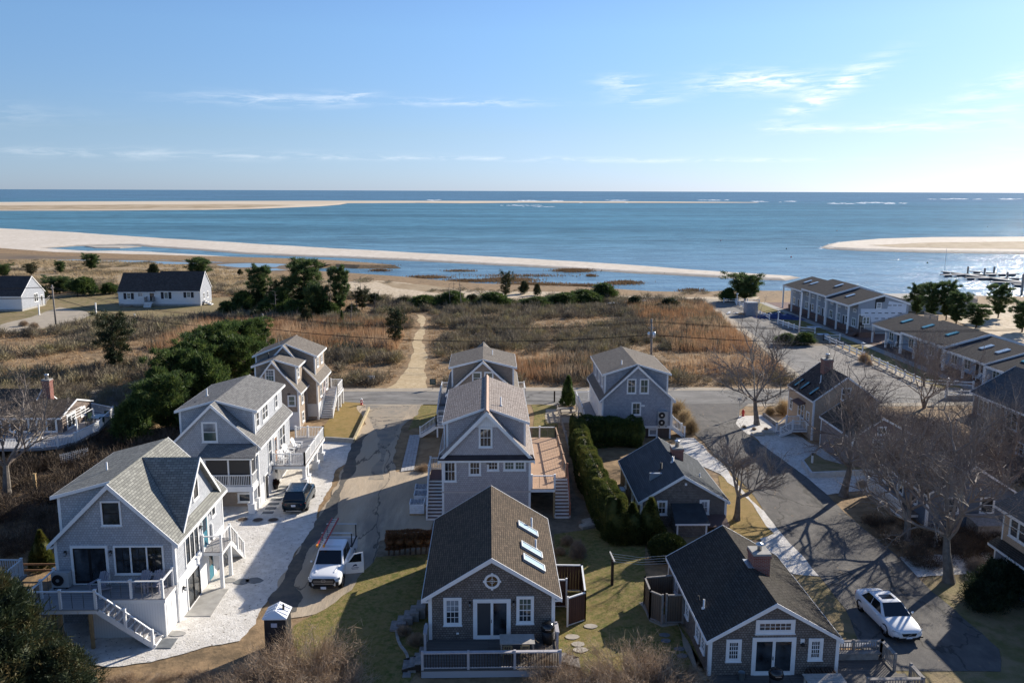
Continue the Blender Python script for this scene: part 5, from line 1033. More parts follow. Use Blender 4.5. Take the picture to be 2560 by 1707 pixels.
h = thing('beach_club_wall', 'low pale beach building beyond the pines at the water', 'building', (86.5, 172, 0))
MB().box(84.5, 168, 0, 100, 176, 2.6).build('wall', M('pale_plaster', (.45, .43, .4), .8, var=.1), h); MB().slab([(84.2, 167.8, 2.65), (100, 167.8, 2.9), (100, 176, 2.9), (84.2, 176, 2.65)], .1).build('roof', CONC, h); MB().box(88.4, 167.9, .3, 88.6, 168, 2.2).build('downspout', METAL, h)

# ================================================================== VEHICLES
CARW = M('white_car_paint', (.78, .79, .80), .25, .6); CARB = M('dark_teal_car_paint', (.003, .013, .022), .15, .5); CARG = M('car_glass', (.008, .011, .016), .05, .7)
TYRE = M('tyre_rubber', (.012, .012, .012), .85, .2); RIM = M('alloy_rim', (.4, .4, .41), .35, .5, metal=.7); PLAST = M('black_plastic', (.012, .012, .013), .6, .3)
LAMP = M('clear_headlamp', (.55, .58, .6), .1, .7); TAIL = M('red_tail_lamp', (.35, .01, .012), .2, .6); PLATE = M('white_plate', (.7, .72, .78), .5)
def loft(sections, sub=2, name='body', mat=None, parent=None):
    n = len(sections[0]); vs = []; fs = []
    for s in sections: vs += s
    for i in range(len(sections)-1):
        for j in range(n): fs.append((i*n+j, i*n+(j+1) % n, (i+1)*n+(j+1) % n, (i+1)*n+j))
    fs.append(tuple(range(n))[::-1]); fs.append(tuple(range((len(sections)-1)*n, len(sections)*n)))
    o = newmesh(name, vs, fs, mat, parent, True)
    md = o.modifiers.new('round', 'SUBSURF'); md.levels = md.render_levels = sub
    return o
def bodysec(y, hw, zb, zs, zt, crown=.03):
    pts = [(hw*.86, zb), (hw*.98, zb+.10), (hw, zb+.22), (hw, (zb+zs)/2+.08), (hw*.985, zs-.08), (hw*.94, zs), (hw*.86, zt-.015), (hw*.55, zt+crown*.6), (hw*.2, zt+crown)]
    return [(x, y, z) for (x, z) in pts]+[(-x, y, z) for (x, z) in pts[::-1]]
def cabin(h, y0, y1, hb, zb, y0t, y1t, ht, zt, mat, bev=.07, glass=CARG, side=True, pillars=(.5,), gsc=.86, roofcrown=.04):
    hb2 = hb
    vs = [(-hb, y0, zb), (hb, y0, zb), (hb, y1, zb), (-hb, y1, zb), (-ht, y0t, zt), (ht, y0t, zt), (ht, y1t, zt), (-ht, y1t, zt)]
    fs = [(0, 3, 2, 1), (4, 5, 6, 7), (0, 1, 5, 4), (1, 2, 6, 5), (2, 3, 7, 6), (3, 0, 4, 7)]
    o = newmesh('cabin', vs, fs, mat, h, False); md = o.modifiers.new('bev', 'BEVEL'); md.width = bev; md.segments = 3
    V8 = [V(v) for v in vs]
    def panel(nm, idx, u0, u1, v0, v1, m=glass, off=.012):
        a, b, c, d = [V8[i] for i in idx]
        f = lambda u, v: (a.lerp(b, u)).lerp(d.lerp(c, u), v)
        n = (b-a).cross(d-a).normalized(); ctr = (V8[0]+V8[6])/2
        if n.dot((a+c)/2-ctr) < 0: n = -n
        return MB().prism([f(u0, v0)+n*off, f(u1, v0)+n*off, f(u1, v1)+n*off, f(u0, v1)+n*off], -n*.02).build(nm, m, h)
    panel('windshield', (0, 1, 5, 4), .06, .94, .10, .93); panel('rear_window', (3, 2, 6, 7), .07, .93, .14, .92)
    if side:
        ps = [.07]+list(pillars)+[.93]
        for idx in ((0, 3, 7, 4), (1, 2, 6, 5)):
            for i in range(len(ps)-1): panel('side_window', idx, ps[i]+.015, ps[i+1]-.015, .16, .88)
    return o
def wheel(h, x, y, r=.36, w=.24):
    s = 1 if x > 0 else -1; m = MB(); n = 20; prof = [(r*.62, -w/2), (r*.95, -w/2), (r, -w*.35), (r, w*.35), (r*.95, w/2), (r*.62, w/2)]; vs = []; fs = []
    for (rr_, d) in prof:
        for j in range(n): vs.append((x+s*d, y+rr_*math.cos(2*PI*j/n), r+rr_*math.sin(2*PI*j/n)))
    for i in range(len(prof)-1):
        for j in range(n): fs.append((i*n+j, i*n+(j+1) % n, (i+1)*n+(j+1) % n, (i+1)*n+j))
    wh = newmesh('wheel', vs, fs, TYRE, h, True)
    m = MB(); c = V((x+s*w*.38, y, r)); m.prism([c+V((0, r*.2*math.cos(a), r*.2*math.sin(a))) for a in np.linspace(0, 2*PI, 11)[:-1]], V((s*.03, 0, 0)))
    for j in range(5):
        a = 2*PI*j/5; m.beam(c+V((0, r*.1*math.cos(a), r*.1*math.sin(a))), c+V((0, r*.6*math.cos(a), r*.6*math.sin(a))), .07, .03, up=X1)
    m.build('rim', RIM, wh, kind=None)
    MB().prism([(x+s*w*.3, y+r*.63*math.cos(a), r+r*.63*math.sin(a)) for a in np.linspace(0, 2*PI, 19)[:-1]], (s*.01, 0, 0)).build('brake_disc', PLAST, wh)
    # arch
    pts = []
    m = MB()
    for j in range(12):
        a, b2 = PI*j/12, PI*(j+1)/12; R1 = r*1.12
        m.add([(x+s*(w*.5+.02), y+R1*math.cos(q), r+R1*math.sin(q)) for q in (a, b2)]+[(x-s*.25, y+R1*math.cos(q), r+R1*math.sin(q)) for q in (b2, a)], [(0, 1, 2, 3)])
        m.add([(x+s*(w*.5+.012), y+rr_*math.cos(q), r+rr_*math.sin(q)) for (rr_, q) in ((R1, a), (R1, b2), (r*.9, b2), (r*.9, a))], [(0, 1, 2, 3)])
    m.build('wheel_arch', PLAST, h)
def mirror(h, x, y, z, mat):
    s = 1 if x > 0 else -1
    loft([[(x+s*a, y+b, z+c) for (a, c) in ((.0, -.07), (.16, -.09), (.18, 0), (.16, .09), (.0, .08))] for b in (-.06, .05)], 1, 'wing_mirror', mat, h)

# white pickup, front towards the viewer, driver's door open
t_ = thing('pickup_truck', 'white pickup truck with ladder rack and its lettered front door open', 'truck', (-9.9, 50.45, 0), rz=math.radians(-1.5))
L = 2.95
loft([bodysec(-L+.02, .72, .55, .95, 1.0), bodysec(-L+.10, .93, .42, 1.02, 1.10), bodysec(-L+.5, .99, .38, 1.08, 1.17), bodysec(-1.45, 1.0, .4, 1.16, 1.24), bodysec(-1.2, 1.0, .4, 1.2, 1.24), bodysec(.95, 1.0, .4, 1.2, 1.22), bodysec(1.05, 1.0, .4, 1.2, 1.2)], 2, 'body', CARW, t_)
cabin(t_, -1.55, 1.05, .93, 1.18, -.75, .88, .76, 1.93, CARW, pillars=(.52,), bev=.09)
MB().box(-1.0, 1.06, .5, -.92, 2.9, 1.25).build('bed_side', CARW, t_); MB().box(.92, 1.06, .5, 1.0, 2.9, 1.25).build('bed_side', CARW, t_); MB().box(-.92, 2.82, .5, .92, 2.9, 1.2).build('tailgate', CARW, t_); MB().box(-.92, 1.06, .5, .92, 1.12, 1.25).build('bed_front', CARW, t_); MB().box(-.92, 1.12, .55, .92, 2.82, .6).build('bed_floor', PLAST, t_)
for x in (-.96, .96): MB().box(x-.05, 1.06, 1.25, x+.05, 2.9, 1.28).build('bed_rail', PLAST, t_)
for x in (-.86, .86):
    for y in (-1.95, 1.75): wheel(t_, x, y, .4, .27)
MB().prism([(-.62, -L-.02, 1.0), (.62, -L-.02, 1.0), (.72, -L-.03, .82), (.55, -L-.04, .58), (-.55, -L-.04, .58), (-.72, -L-.03, .82)], (0, .1, 0)).build('grille', PLAST, t_)
for z in (.68, .78, .88): MB().box(-.6, -L-.055, z, .6, -L-.035, z+.025).build('grille_bar', RIM, t_)
m = MB()
for j in range(14):
    a, b2 = 2*PI*j/14, 2*PI*(j+1)/14; m.beam((.13*math.cos(a), -L-.06, .9+.085*math.sin(a)), (.13*math.cos(b2), -L-.06, .9+.085*math.sin(b2)), .02, .02, up=Y1)
m.build('badge', RIM, t_)
MB().box(-.62, -L-.05, .4, .62, -L+.1, .55).build('bumper', PLAST, t_); MB().box(-.16, -L-.09, .38, .16, -L-.055, .53).build('number_plate', PLATE, t_)
for s in (-1, 1):
    MB().prism([(s*.66, -L+.02, 1.0), (s*.95, -L+.22, 1.04), (s*.97, -L+.24, .9), (s*.74, -L-.0, .88)], (s*.01, -.05, 0)).build('headlight', LAMP, t_)
    MB().box(min(s*.72, s*.9), -L+.0, .55, max(s*.72, s*.9), -L+.1, .78).build('fog_lamp', PLAST, t_)
    MB().beam((s*.55, -L+.5, 1.19), (s*.7, -1.6, 1.265), .08, .03).build('hood_crease', CARW, t_); mirror(t_, s*1.02, -1.2, 1.32, CARW)
MB().box(-.6, -.4, 1.975, .6, -.34, 2.0).build('roof_bar', METAL, t_)
# open driver's door
dr = math.radians(68); D0 = V((1.0, -1.22, 0)); dd = V((math.sin(dr), math.cos(dr)*.55, 0)).normalized(); nn = V((dd.y, -dd.x, 0))
def dp(u, z, off=0): return D0+dd*u+Z1*z+nn*off
MB().prism([dp(0, .5), dp(1.12, .5), dp(1.12, 1.2), dp(0, 1.2)], nn*-.09).build('door', CARW, t_)
MB().prism([dp(.02, 1.2), dp(.5, 1.78), dp(1.1, 1.85), dp(1.12, 1.2)], nn*-.05).build('window_frame', CARW, t_)
MB().prism([dp(.18, 1.24, .01), dp(.55, 1.72, .01), dp(.98, 1.78, .01), dp(.98, 1.24, .01)], nn*-.07).build('door_window', CARG, t_)
LOGO = M('navy_lettering', (.02, .035, .09), .5); m = MB().prism([dp(.42, .93, .006), dp(.48, 1.05, .006), dp(.62, 1.1, .006), dp(.7, 1.06, .006), dp(.72, .96, .006), dp(.56, .98, .006)], nn*-.01); m.build('door_emblem', LOGO, t_)
m = MB()
for i in range(9): m.prism([dp(.36+i*.05, .84, .006), dp(.4+i*.05, .84, .006), dp(.4+i*.05, .885, .006), dp(.36+i*.05, .885, .006)], nn*-.01)
for i in range(10): m.prism([dp(.38+i*.04, .76, .006), dp(.41+i*.04, .76, .006), dp(.41+i*.04, .79, .006), dp(.38+i*.04, .79, .006)], nn*-.01)
m.build('door_lettering', LOGO, t_, kind='stuff')
for y in (1.25, 2.75):
    for x in (-.94, .94): MB().box(x-.03, y-.03, 1.25, x+.03, y+.03, 2.12).build('rack_upright', PLAST, t_)
    MB().box(-1.0, y-.03, 2.12, 1.0, y+.03, 2.17).build('rack_bar', METAL, t_)
lad = thing('extension_ladder', 'red extension ladder strapped along the truck rack', 'ladder', (-9.9, 50.45, 0), rz=math.radians(-1.5))
RED = M('red_fibreglass', (.42, .035, .03), .5); ORG_ = M('orange_rubber_foot', (.75, .28, .03), .6)
for x in (-.78, -.36):
    MB().box(x-.035, -.85, 2.19, x+.035, 3.5, 2.28).build('ladder_rail', RED, lad); MB().box(x-.05, -1.05, 2.16, x+.05, -.82, 2.3).build('ladder_foot', ORG_, lad)
for i in range(13): MB().box(-.75, -.55+i*.32, 2.215, -.39, -.51+i*.32, 2.255).build('rung', METAL, lad)

# dark teal SUV seen from behind
t_ = thing('parked_suv', 'dark teal SUV parked on white shell beside the deck posts', 'car', (-14.72, 62.45, 0), rz=PI+math.radians(1.5)); L = 2.3
loft([bodysec(-L, .7, .42, .72, .8), bodysec(-L+.12, .86, .3, .84, .93), bodysec(-L+.6, .93, .28, .95, 1.02), bodysec(-1.0, .94, .3, 1.0, 1.06), bodysec(0, .94, .3, 1.02, 1.06), bodysec(1.6, .94, .3, 1.05, 1.08), bodysec(L-.12, .9, .32, 1.04, 1.06), bodysec(L, .78, .42, .95, .98)], 2, 'body', CARB, t_)
cabin(t_, -1.15, 2.08, .88, 1.02, -.35, 1.75, .68, 1.64, CARB, pillars=(.36, .7), bev=.1)
for x in (-.8, .8):
    for y in (-1.4, 1.32): wheel(t_, x, y, .35, .23)
for s in (-1, 1):
    MB().prism([(s*.5, L-.06, .88), (s*.86, L-.14, .95), (s*.9, L-.2, .86), (s*.55, L-.03, .8)], (0, .05, 0)).build('tail_light', TAIL, t_); mirror(t_, s*.95, -.75, 1.1, CARB)
    MB().box(s*.62-.03, -.2, 1.665, s*.62+.03, 1.6, 1.70).build('roof_rail', METAL, t_); MB().lathe((s*.5, L-.02, .3), [(.045, 0), (.045, .06)], 8).build('tail_pipe', METAL, t_)
MB().box(-.16, L+.0, .68, .16, L+.03, .82).build('number_plate', PLATE, t_); MB().box(-.75, L-.1, .3, .75, L+.02, .42).build('bumper', PLAST, t_); MB().box(-.55, L+.0, .34, .55, L+.04, .38).build('skid_plate', METAL, t_)

# white sedan on the driveway
t_ = thing('parked_sedan', 'white four-door sedan with dark sunroof parked on the right-hand driveway', 'car', (22.5, 43.45, 0), rz=math.radians(3)); L = 2.32
loft([bodysec(-L, .62, .36, .6, .66), bodysec(-L+.14, .84, .22, .68, .77), bodysec(-L+.6, .92, .2, .76, .87), bodysec(-1.0, .93, .22, .86, .95), bodysec(0, .93, .22, .9, .95), bodysec(1.5, .93, .22, .94, 1.0), bodysec(L-.2, .88, .26, .95, 1.02), bodysec(L, .74, .4, .88, .95)], 2, 'body', CARW, t_)
cabin(t_, -1.12, 1.75, .85, .9, -.28, 1.02, .60, 1.46, CARW, pillars=(.52,), bev=.13)
MB().box(-.36, .0, 1.462, .36, .5, 1.475).build('sunroof', CARG, t_)
for x in (-.8, .8):
    for y in (-1.4, 1.38): wheel(t_, x, y, .34, .22)
for s in (-1, 1):
    MB().prism([(s*.5, -L+.0, .66), (s*.84, -L+.26, .76), (s*.86, -L+.28, .64), (s*.56, -L-.0, .57)], (0, -.03, .01)).build('headlight', LAMP, t_); mirror(t_, s*.94, -.72, .98, CARW)
    MB().prism([(s*.55, L-.04, .86), (s*.82, L-.2, .9), (s*.84, L-.2, .7), (s*.6, L-.02, .72)], (0, .05, 0)).build('tail_light', TAIL, t_)
    MB().box(min(s*.55, s*.8), -L+.02, .34, max(s*.55, s*.8), -L+.16, .42).build('fog_vent', PLAST, t_)
MB().prism([(-.42, -L-.015, .62), (.42, -L-.015, .62), (.34, -L-.02, .47), (-.34, -L-.02, .47)], (0, .08, 0)).build('grille', PLAST, t_); MB().beam((-.12, -L-.03, .5), (.12, -L-.03, .6), .015, .03, up=Y1).build('badge', METAL, t_)
MB().box(-.62, -L-.0, .24, .62, -L+.2, .33).build('lower_grille', PLAST, t_); MB().box(-.17, -L-.03, .34, .17, -L-.0, .44).build('number_plate', PLATE, t_)
# red boat on a trailer among the trees
t_ = thing('red_boat', 'dark red boat hull on trailer behind the bare trees', 'boat', (39.2, 57.5, 0), rz=.5)
loft([[(0, -2.6, .95), (.05, -2.6, 1.0), (0, -2.6, 1.02), (-.05, -2.6, 1.0)], [(0, -1.4, .5), (.75, -1.4, 1.0), (0, -1.4, .98), (-.75, -1.4, 1.0)], [(0, .5, .45), (.95, .5, .98), (0, .5, .9), (-.95, .5, .98)], [(0, 2.4, .5), (.9, 2.4, .98), (0, 2.4, .92), (-.9, 2.4, .98)]], 2, 'hull', M('dark_red_hull', (.22, .015, .015), .3, .5), t_)
for x in (-.8, .8): wheel(t_, x, 1.2, .28, .18)
MB().box(-.06, -3.4, .3, .06, 2.2, .4).build('trailer_beam', METAL, t_)

# ================================================================== YARD THINGS
def adirondack(label, loc, rz, mat, group):
    h = thing('adirondack_chair', label, 'chair', loc, group, rz)
    for i in range(5): MB().beam((-.22+i*.11, -.28, .36-.0), (-.22+i*.11, .22, .24), .09, .025).build('seat_slat', mat, h)
    for i in range(5):
        x = -.24+i*.12; top = 1.02-abs(i-2)*.045; MB().beam((x*.95, .16, .26), (x*1.12, .5, top), .1, .022, up=V((0, -1, .4))).build('back_slat', mat, h)
    for s in (-1, 1):
        MB().box(s*.33-.04, -.32, 0, s*.33+.04, -.26, .55).build('leg', mat, h); MB().beam((s*.33, -.2, .3), (s*.33, .55, .04), .06, .1).build('leg', mat, h); MB().box(s*.34-.075, -.4, .55, s*.34+.075, .4, .575).build('armrest', mat, h)
    return h
PURP = M('weathered_lilac_grey', (.33, .32, .36), .8, .2, var=.1)
GA = 'adirondack chairs on the front deck of the cross-gabled house'
for i, (x, y, rz) in enumerate(((-21.35, 43.5, -.35), (-20.3, 43.55, .0), (-19.05, 43.6, -.25), (-18.3, 43.6, -.15))):
    adirondack('grey adirondack chair on the cable-railed front deck, '+['next to the sliding door', 'second from the sliding door', 'third from the sliding door', 'next to the deck corner'][i], (x, y, 2.3), rz, PURP, GA)
for i, (x, y, rz) in enumerate(((-16.9, 68.6, 1.2), (-16.6, 70.4, 1.4), (-16.9, 66.9, 1.0))):
    adirondack('white adirondack chair on the big white deck, '+['between the other two', 'nearest the back railing', 'nearest the front railing'][i], (x, y, 1.95), rz, WHITE, 'white chairs on the big white deck')
for i, (x, y) in enumerate(((63.4, 103.3), (63.3, 104.9), (63.3, 130.4), (63.3, 127.7))):
    adirondack('white adirondack chair under the motel eaves '+['by the wide green window', 'beside the post next to the green window', 'at the far end of the low row', 'one bay in from the far end'][i], (x, y, .04), -1.57, WHITE, 'white chairs along the motel walk')
ac_unit('air_conditioner', 'single-fan grey air conditioner on the front deck beside the sliding door', (-23.65, 44.08, 2.3), 'F')
ac_unit('air_conditioner', 'tall twin-fan air conditioner mounted on the blue-grey gable wall', (17.0, 79.25, 1.3), 'F', .95, 1.45, .36, 2)
ac_unit('air_conditioner', 'air conditioner beside the slate-roofed cottage wall behind the hedge', (10.4, 62.2, .3), 'L', .9, .8)
# porta potty
h = thing('portable_toilet', 'dark portable toilet with white roof at the edge of the shell drive', 'toilet', (-13.0, 41.9, 0))
x, y = -11.15, 41.3; PT = M('charcoal_plastic', (.025, .026, .032), .5, var=.2, vscale=3); h.location = (x, y, 0); ORG[h.name] = V((x, y, 0))
MB().box(x-.56, y-.56, .08, x+.56, y+.56, 2.05).build('cabin', PT, h)
for i in range(5): MB().box(x-.5+i*.25-.02, y-.585, .15, x-.5+i*.25+.02, y-.561, 1.98).build('rib', PT, h)
WP = M('white_plastic_roof', (.72, .74, .78), .4, .4)
MB().prism([(x-.62, y-.62, 2.05), (x+.62, y-.62, 2.05), (x+.62, y-.62, 2.12), (x, y-.35, 2.42), (x-.62, y-.62, 2.12)], (0, .02, 0)).build('roof_front', WP, h)
for s in (-1, 1):
    MB().slab([(x+s*.64, y-.64, 2.12), (x, y-.4, 2.45), (x, y+.64, 2.45), (x+s*.64, y+.64, 2.12)], .05).build('roof', WP, h)
    for i in range(3): MB().beam((x+s*.6, y-.3+i*.35, 2.165), (x+s*.08, y-.3+i*.35, 2.43), .07, .03).build('roof_rib', WP, h)
MB().prism([(x-.63, y-.63, 2.12), (x+.63, y-.63, 2.12), (x, y-.4, 2.44)], (0, .03, 0)).build('roof_front', WP, h)
MB().lathe((x+.32, y+.05, 2.25), [(.06, 0), (.06, .32)], 10).build('vent_stack', BLACK, h); MB().box(x-.2, y-.60, 1.62, x+.12, y-.586, 1.85).build('notice', M('pale_notice', (.42, .42, .5)), h)
MB().box(x-.6, y-.6, .03, x+.6, y+.6, .08).build('skid', BLACK, h)
# pallets of bagged pavers
STN = M('cut_stone_blocks', (.3, .31, .33), .8, var=.5, vscale=9); WRAP = M('white_wrap', (.72, .74, .77), .5, var=.12, vscale=5)
for i, (a, b2, lb) in enumerate(((133, 1470, 'nearest the cottage roof'), (165, 1400, 'in the middle of the row'), (172, 1345, 'at the back of the row'))):
    p = at(*k5(a, b2)); h = thing('stone_pallet', 'wrapped pallet of grey paving stone beside the stair foot, '+lb, 'pallet', (p.x, p.y+.5, 0), 'wrapped stone pallets by the middle house stair')
    MB().box(p.x-.55, p.y, .02, p.x+.55, p.y+1.0, .14).build('pallet_base', LUMBER, h)
    for r in range(5): MB().box(p.x-.55+.01*(r % 2), p.y+.02, .15+r*.15, p.x+.55-.015*(r % 2), p.y+1.0, .285+r*.15).build('stone_layer', WRAP, h)
    for u in range(4):
        for v in range(3): MB().box(p.x-.5+u*.26, p.y+.06+v*.31, .89, p.x-.28+u*.26, p.y+.33+v*.31, .96+.02*((u+v) % 3)).build('stone', STN, h)
    for s in (-1, 1): MB().box(p.x+s*.53-.03, p.y, .885, p.x+s*.53+.03, p.y+1.0, 1.0).build('wrap_fold', WRAP, h)
# outdoor showers
def panelfence(h, p, q, z1, mat, cap=WHITE, pw=.1, z0=.0):
    p, q = V(p), V(q); d = (q-p); n = max(1, int(d.length/.16)); d.normalize(); R = d.cross(Z1); L = (q-p).length
    for i in range(n):
        a = p+d*(L*i/n+.004); b2 = p+d*(L*(i+1)/n-.004); m = MB().prism([a+Z1*(z0+.12), b2+Z1*(z0+.12), b2+Z1*(z1-.05), a+Z1*(z1-.05)], R*.03); m.build('board', mat, h)
    MB().beam(p+Z1*(z1-.02), q+Z1*(z1-.02), .1, .07).build('cap_rail', cap, h); MB().beam(p+Z1*(z0+.1), q+Z1*(z0+.1), .06, .08).build('bottom_rail', cap, h)
    for c in (p, q): MB().box(c.x-pw/2, c.y-pw/2, z0, c.x+pw/2, c.y+pw/2, z1+.08).build('post', cap, h)
h = thing('outdoor_shower', 'red-brown board outdoor shower with white posts beside the round-window cottage', 'shower', (4.5, 45, 0))
q = [at(*k4(1245, 1150)), at(*k4(1375, 1105)), V((5.6, 47.5, 0)), V((3.55, 47.6, 0)), V((3.55, 45.6, 0)), V((4.5, 45.6, 0))]
panelfence(h, q[0], q[1], 1.75, WOODR); panelfence(h, q[1], q[2], 1.75, WOODR); panelfence(h, q[2], q[3], 1.75, WOODR); panelfence(h, q[4], q[5], 1.75, WOODR)
h = thing('outdoor_shower', 'weathered grey-brown board outdoor shower against the brick-chimney cottage', 'shower', (10, 44, 0))
q = [at(*k7(255, 1065)), at(*k7(150, 1020)), at(*k7(105, 900)), V((10.9, at(*k7(105, 900)).y+.3, 0)), V((10.9, 43.6, 0)), V((9.95, 43.6, 0))]
for a, b2 in ((0, 1), (1, 2), (2, 3), (4, 5)): panelfence(h, q[a], q[b2], 1.75, WOODV, GREYW)
# clothesline
h = thing('clothesline', 'dark clothesline post with four lines running to the cottage', 'clothesline', (7.6, 48.36, 0))
MB().box(7.52, 48.28, 0, 7.68, 48.44, 1.75).build('post', DARKW, h); MB().beam((7.5, 48.9, 1.95), (7.65, 47.9, 1.75), .08, .08).build('crossarm', M('pale_arm', (.6, .57, .52)), h)
for i in range(4): MB().tube([(7.55, 48.8-i*.28, 1.9-.05*i), (9.3, 48.6-i*.25, 1.7-.04*i), (11.0, 48.4-i*.25, 1.9-.05*i)], .008, 4).build('line', PIPEW, h)
# patio table with chairs and grill on the front deck
TEAK = M('silvered_teak', (.42, .39, .35), .8, var=.15, vscale=5); CHW = M('olive_teak', (.24, .2, .12), .8, var=.15)
h = thing('patio_table', 'silvered slatted patio table on the round-window cottage deck', 'table', (1.42, 40.2, .45))
for i in range(8): MB().box(.54, 39.6+i*.125, 1.14, 2.34, 39.715+i*.125, 1.17).build('slat', TEAK, h)
for (x, y) in ((.62, 39.7), (2.26, 39.7), (.62, 40.5), (2.26, 40.5)): MB().box(x-.04, y-.04, .45, x+.04, y+.04, 1.14).build('leg', TEAK, h)
def dining(label, x, y, rz):
    h = thing('patio_chair', label, 'chair', (x, y, .45), 'slat-back chairs round the patio table', rz)
    MB().box(-.23, -.22, .42, .23, .22, .46).build('seat', CHW, h)
    for (a, b2, t) in ((-.21, -.2, .42), (.21, -.2, .42), (-.21, .2, .9), (.21, .2, .9)): MB().box(a-.025, b2-.025, 0, a+.025, b2+.025, t).build('leg', CHW, h)
    for z in (.9, .62): MB().box(-.23, .185, z-.04, .23, .215, z).build('back_rail', CHW, h)
    for i in range(4): MB().box(-.15+i*.1-.02, .19, .62, -.15+i*.1+.02, .21, .88).build('back_slat', CHW, h)
dining('slat-back patio chair between the table and the cottage wall', 1.86, 40.86, 0)
dining('slat-back patio chair at the railing side of the patio table, nearer the sliding door', .93, 39.35, PI); dining('slat-back patio chair at the railing side of the patio table, nearer the grill', 1.81, 39.33, PI)
def grill(name, label, x, y, z, s=1.0):
    h = thing(name, label, 'grill', (x, y, z))
    MB().lathe((x, y, z), [(.26*s, 0), (.3*s, .3*s), (.33*s, .75*s)], 14).build('cart', BLACK, h, True); MB().lathe((x, y, z), [(.34*s, .76*s), (.37*s, .9*s), (.33*s, 1.08*s), (.2*s, 1.17*s), (.04, 1.2*s)], 14).build('lid', M('black_enamel', (.012, .012, .013), .2, .6), h, True)
    MB().beam((x-.15*s, y-.36*s, z+.95*s), (x+.15*s, y-.36*s, z+.95*s), .03, .03).build('handle', METAL, h)
grill('kettle_grill', 'black kettle grill at the corner of the front deck by the shower', 3.08, 40.9, .45, 1.0)
grill('kettle_grill', 'black covered grill in front of the open sliding door', 13.9, 36.9, .1, 1.0)
h = thing('deck_table', 'pale wooden table top at the edge of the old deck', 'table', (16.4, 36.9, .1))
for i in range(5): MB().box(15.4, 36.45+i*.2, .62, 17.3, 36.63+i*.2, .66).build('plank', TEAK, h)
for (x, y) in ((15.5, 36.55), (17.2, 36.55), (15.5, 37.3), (17.2, 37.3)): MB().box(x-.04, y-.04, .1, x+.04, y+.04, .62).build('leg', TEAK, h)
h = thing('firewood_stack', 'dark stack of split firewood against the brick-chimney cottage', 'firewood', (16.6, 37.95, .1))
r_ = random.Random(4)
for i in range(30):
    x = 15.95+(i % 10)*.14+r_.uniform(-.02, .02); z = .17+(i//10)*.14; MB().tube([(x, 37.75, z), (x+r_.uniform(-.04, .04), 38.2, z+.02)], r_.uniform(.055, .075), 6).build('log', M('firewood', (.09, .065, .05), .9) if i == 0 else bpy.data.materials['firewood'], h)
h = thing('planter_bin', 'small grey metal bin beside the cottage sliding door', 'bin', (12.55, 37.9, .1)); MB().lathe((12.55, 37.9, .1), [(.14, 0), (.17, .4), (.18, .4), (.15, .38), (.13, .1)], 14).build('bucket', M('grey_zinc', (.2, .23, .25), .5), h, True)
# stones and slabs
def flat_stone(name, label, c, rx, ry, mat, group=None, seed=0, zz=.07):
    r_ = random.Random(seed); n = 9; pts = [(c.x+rx*math.cos(2*PI*j/n)*r_.uniform(.85, 1.1), c.y+ry*math.sin(2*PI*j/n)*r_.uniform(.85, 1.1), .03) for j in range(n)]
    return tag(MB().prism(pts, (0, 0, zz-.03)).build(name, mat), label, 'stone', group)
flat_stone('stepping_stone', 'dark flat stepping stone in the shaded shell, nearer the porch post', at(605, 1455), .5, .42, STONE, 'dark stepping stones by the side porch', 1)
flat_stone('stepping_stone', 'dark flat stepping stone in the shaded shell, farther from the porch post', at(635, 1452), .55, .4, STONE, 'dark stepping stones by the side porch', 2)
flat_stone('stepping_stone', 'round grey stepping stone at the foot of the porch post', at(573, 1452), .45, .35, CONC, None, 3); flat_stone('stepping_stone', 'pale grey stone at the corner of the white deck skirt', at(440, 1585), .6, .3, CONC, None, 4)
for i, (x, y, lb) in enumerate(((607, 1300, 'nearest the screened porch'), (645, 1301, 'in the middle of the three'), (683, 1301, 'nearest the parked SUV'))):
    c = at(x, y); h = thing('manhole_cover', 'round rusty tank cover in the shell drive, '+lb, 'manhole cover', (c.x, c.y, .036), 'tank covers in the shell drive')
    MB().lathe((c.x, c.y, .036), [(.42, 0), (.42, .03), (.36, .035)], 16).build('ring', M('pale_rim', (.4, .37, .33)), h); MB().lathe((c.x, c.y, .04), [(.35, 0), (.35, .035)], 16).build('lid', M('rusty_lid', (.07, .05, .04), .8, var=.4, vscale=6), h)
for i in range(7):
    c = at(*k2(1055+i*19.5, 1375-i*31)); tag(MB().box(c.x-.4, c.y-.22, .037, c.x+.4, c.y+.22, .065).build('paving_slab', STONE), 'grey paving slab in the row of seven leading to the porch door', 'paving slab', 'paving slabs beside the SUV')
h = thing('plank_walk', 'pale plank walkway on bare soil beside the middle house', 'walkway', (-6.8, 70, 0))
a0, a1, a2, a3 = at(*k5(5, 1130)), at(*k5(110, 1115)), at(*k5(160, 840)), at(*k5(75, 845))
for i in range(4):
    u0, u1 = i/4+.01, (i+1)/4-.01; MB().prism([a0.lerp(a1, u0)+Z1*.04, a0.lerp(a1, u1)+Z1*.04, a3.lerp(a2, u1)+Z1*.04, a3.lerp(a2, u0)+Z1*.04], (0, 0, .05)).build('plank', M('pale_boards', (.40, .39, .38), .8, var=.2, vscale=3) if i == 0 else bpy.data.materials['pale_boards'], h)
h = thing('brush_pile', 'small heap of brown brush beside the middle house stair', 'brush', (at(*k5(180, 1120)).x, at(*k5(180, 1120)).y, 0)); BRUSHP = h
for i, (x, y) in enumerate(((1470, 1180+130), (1466, 1185+120))):
    pass
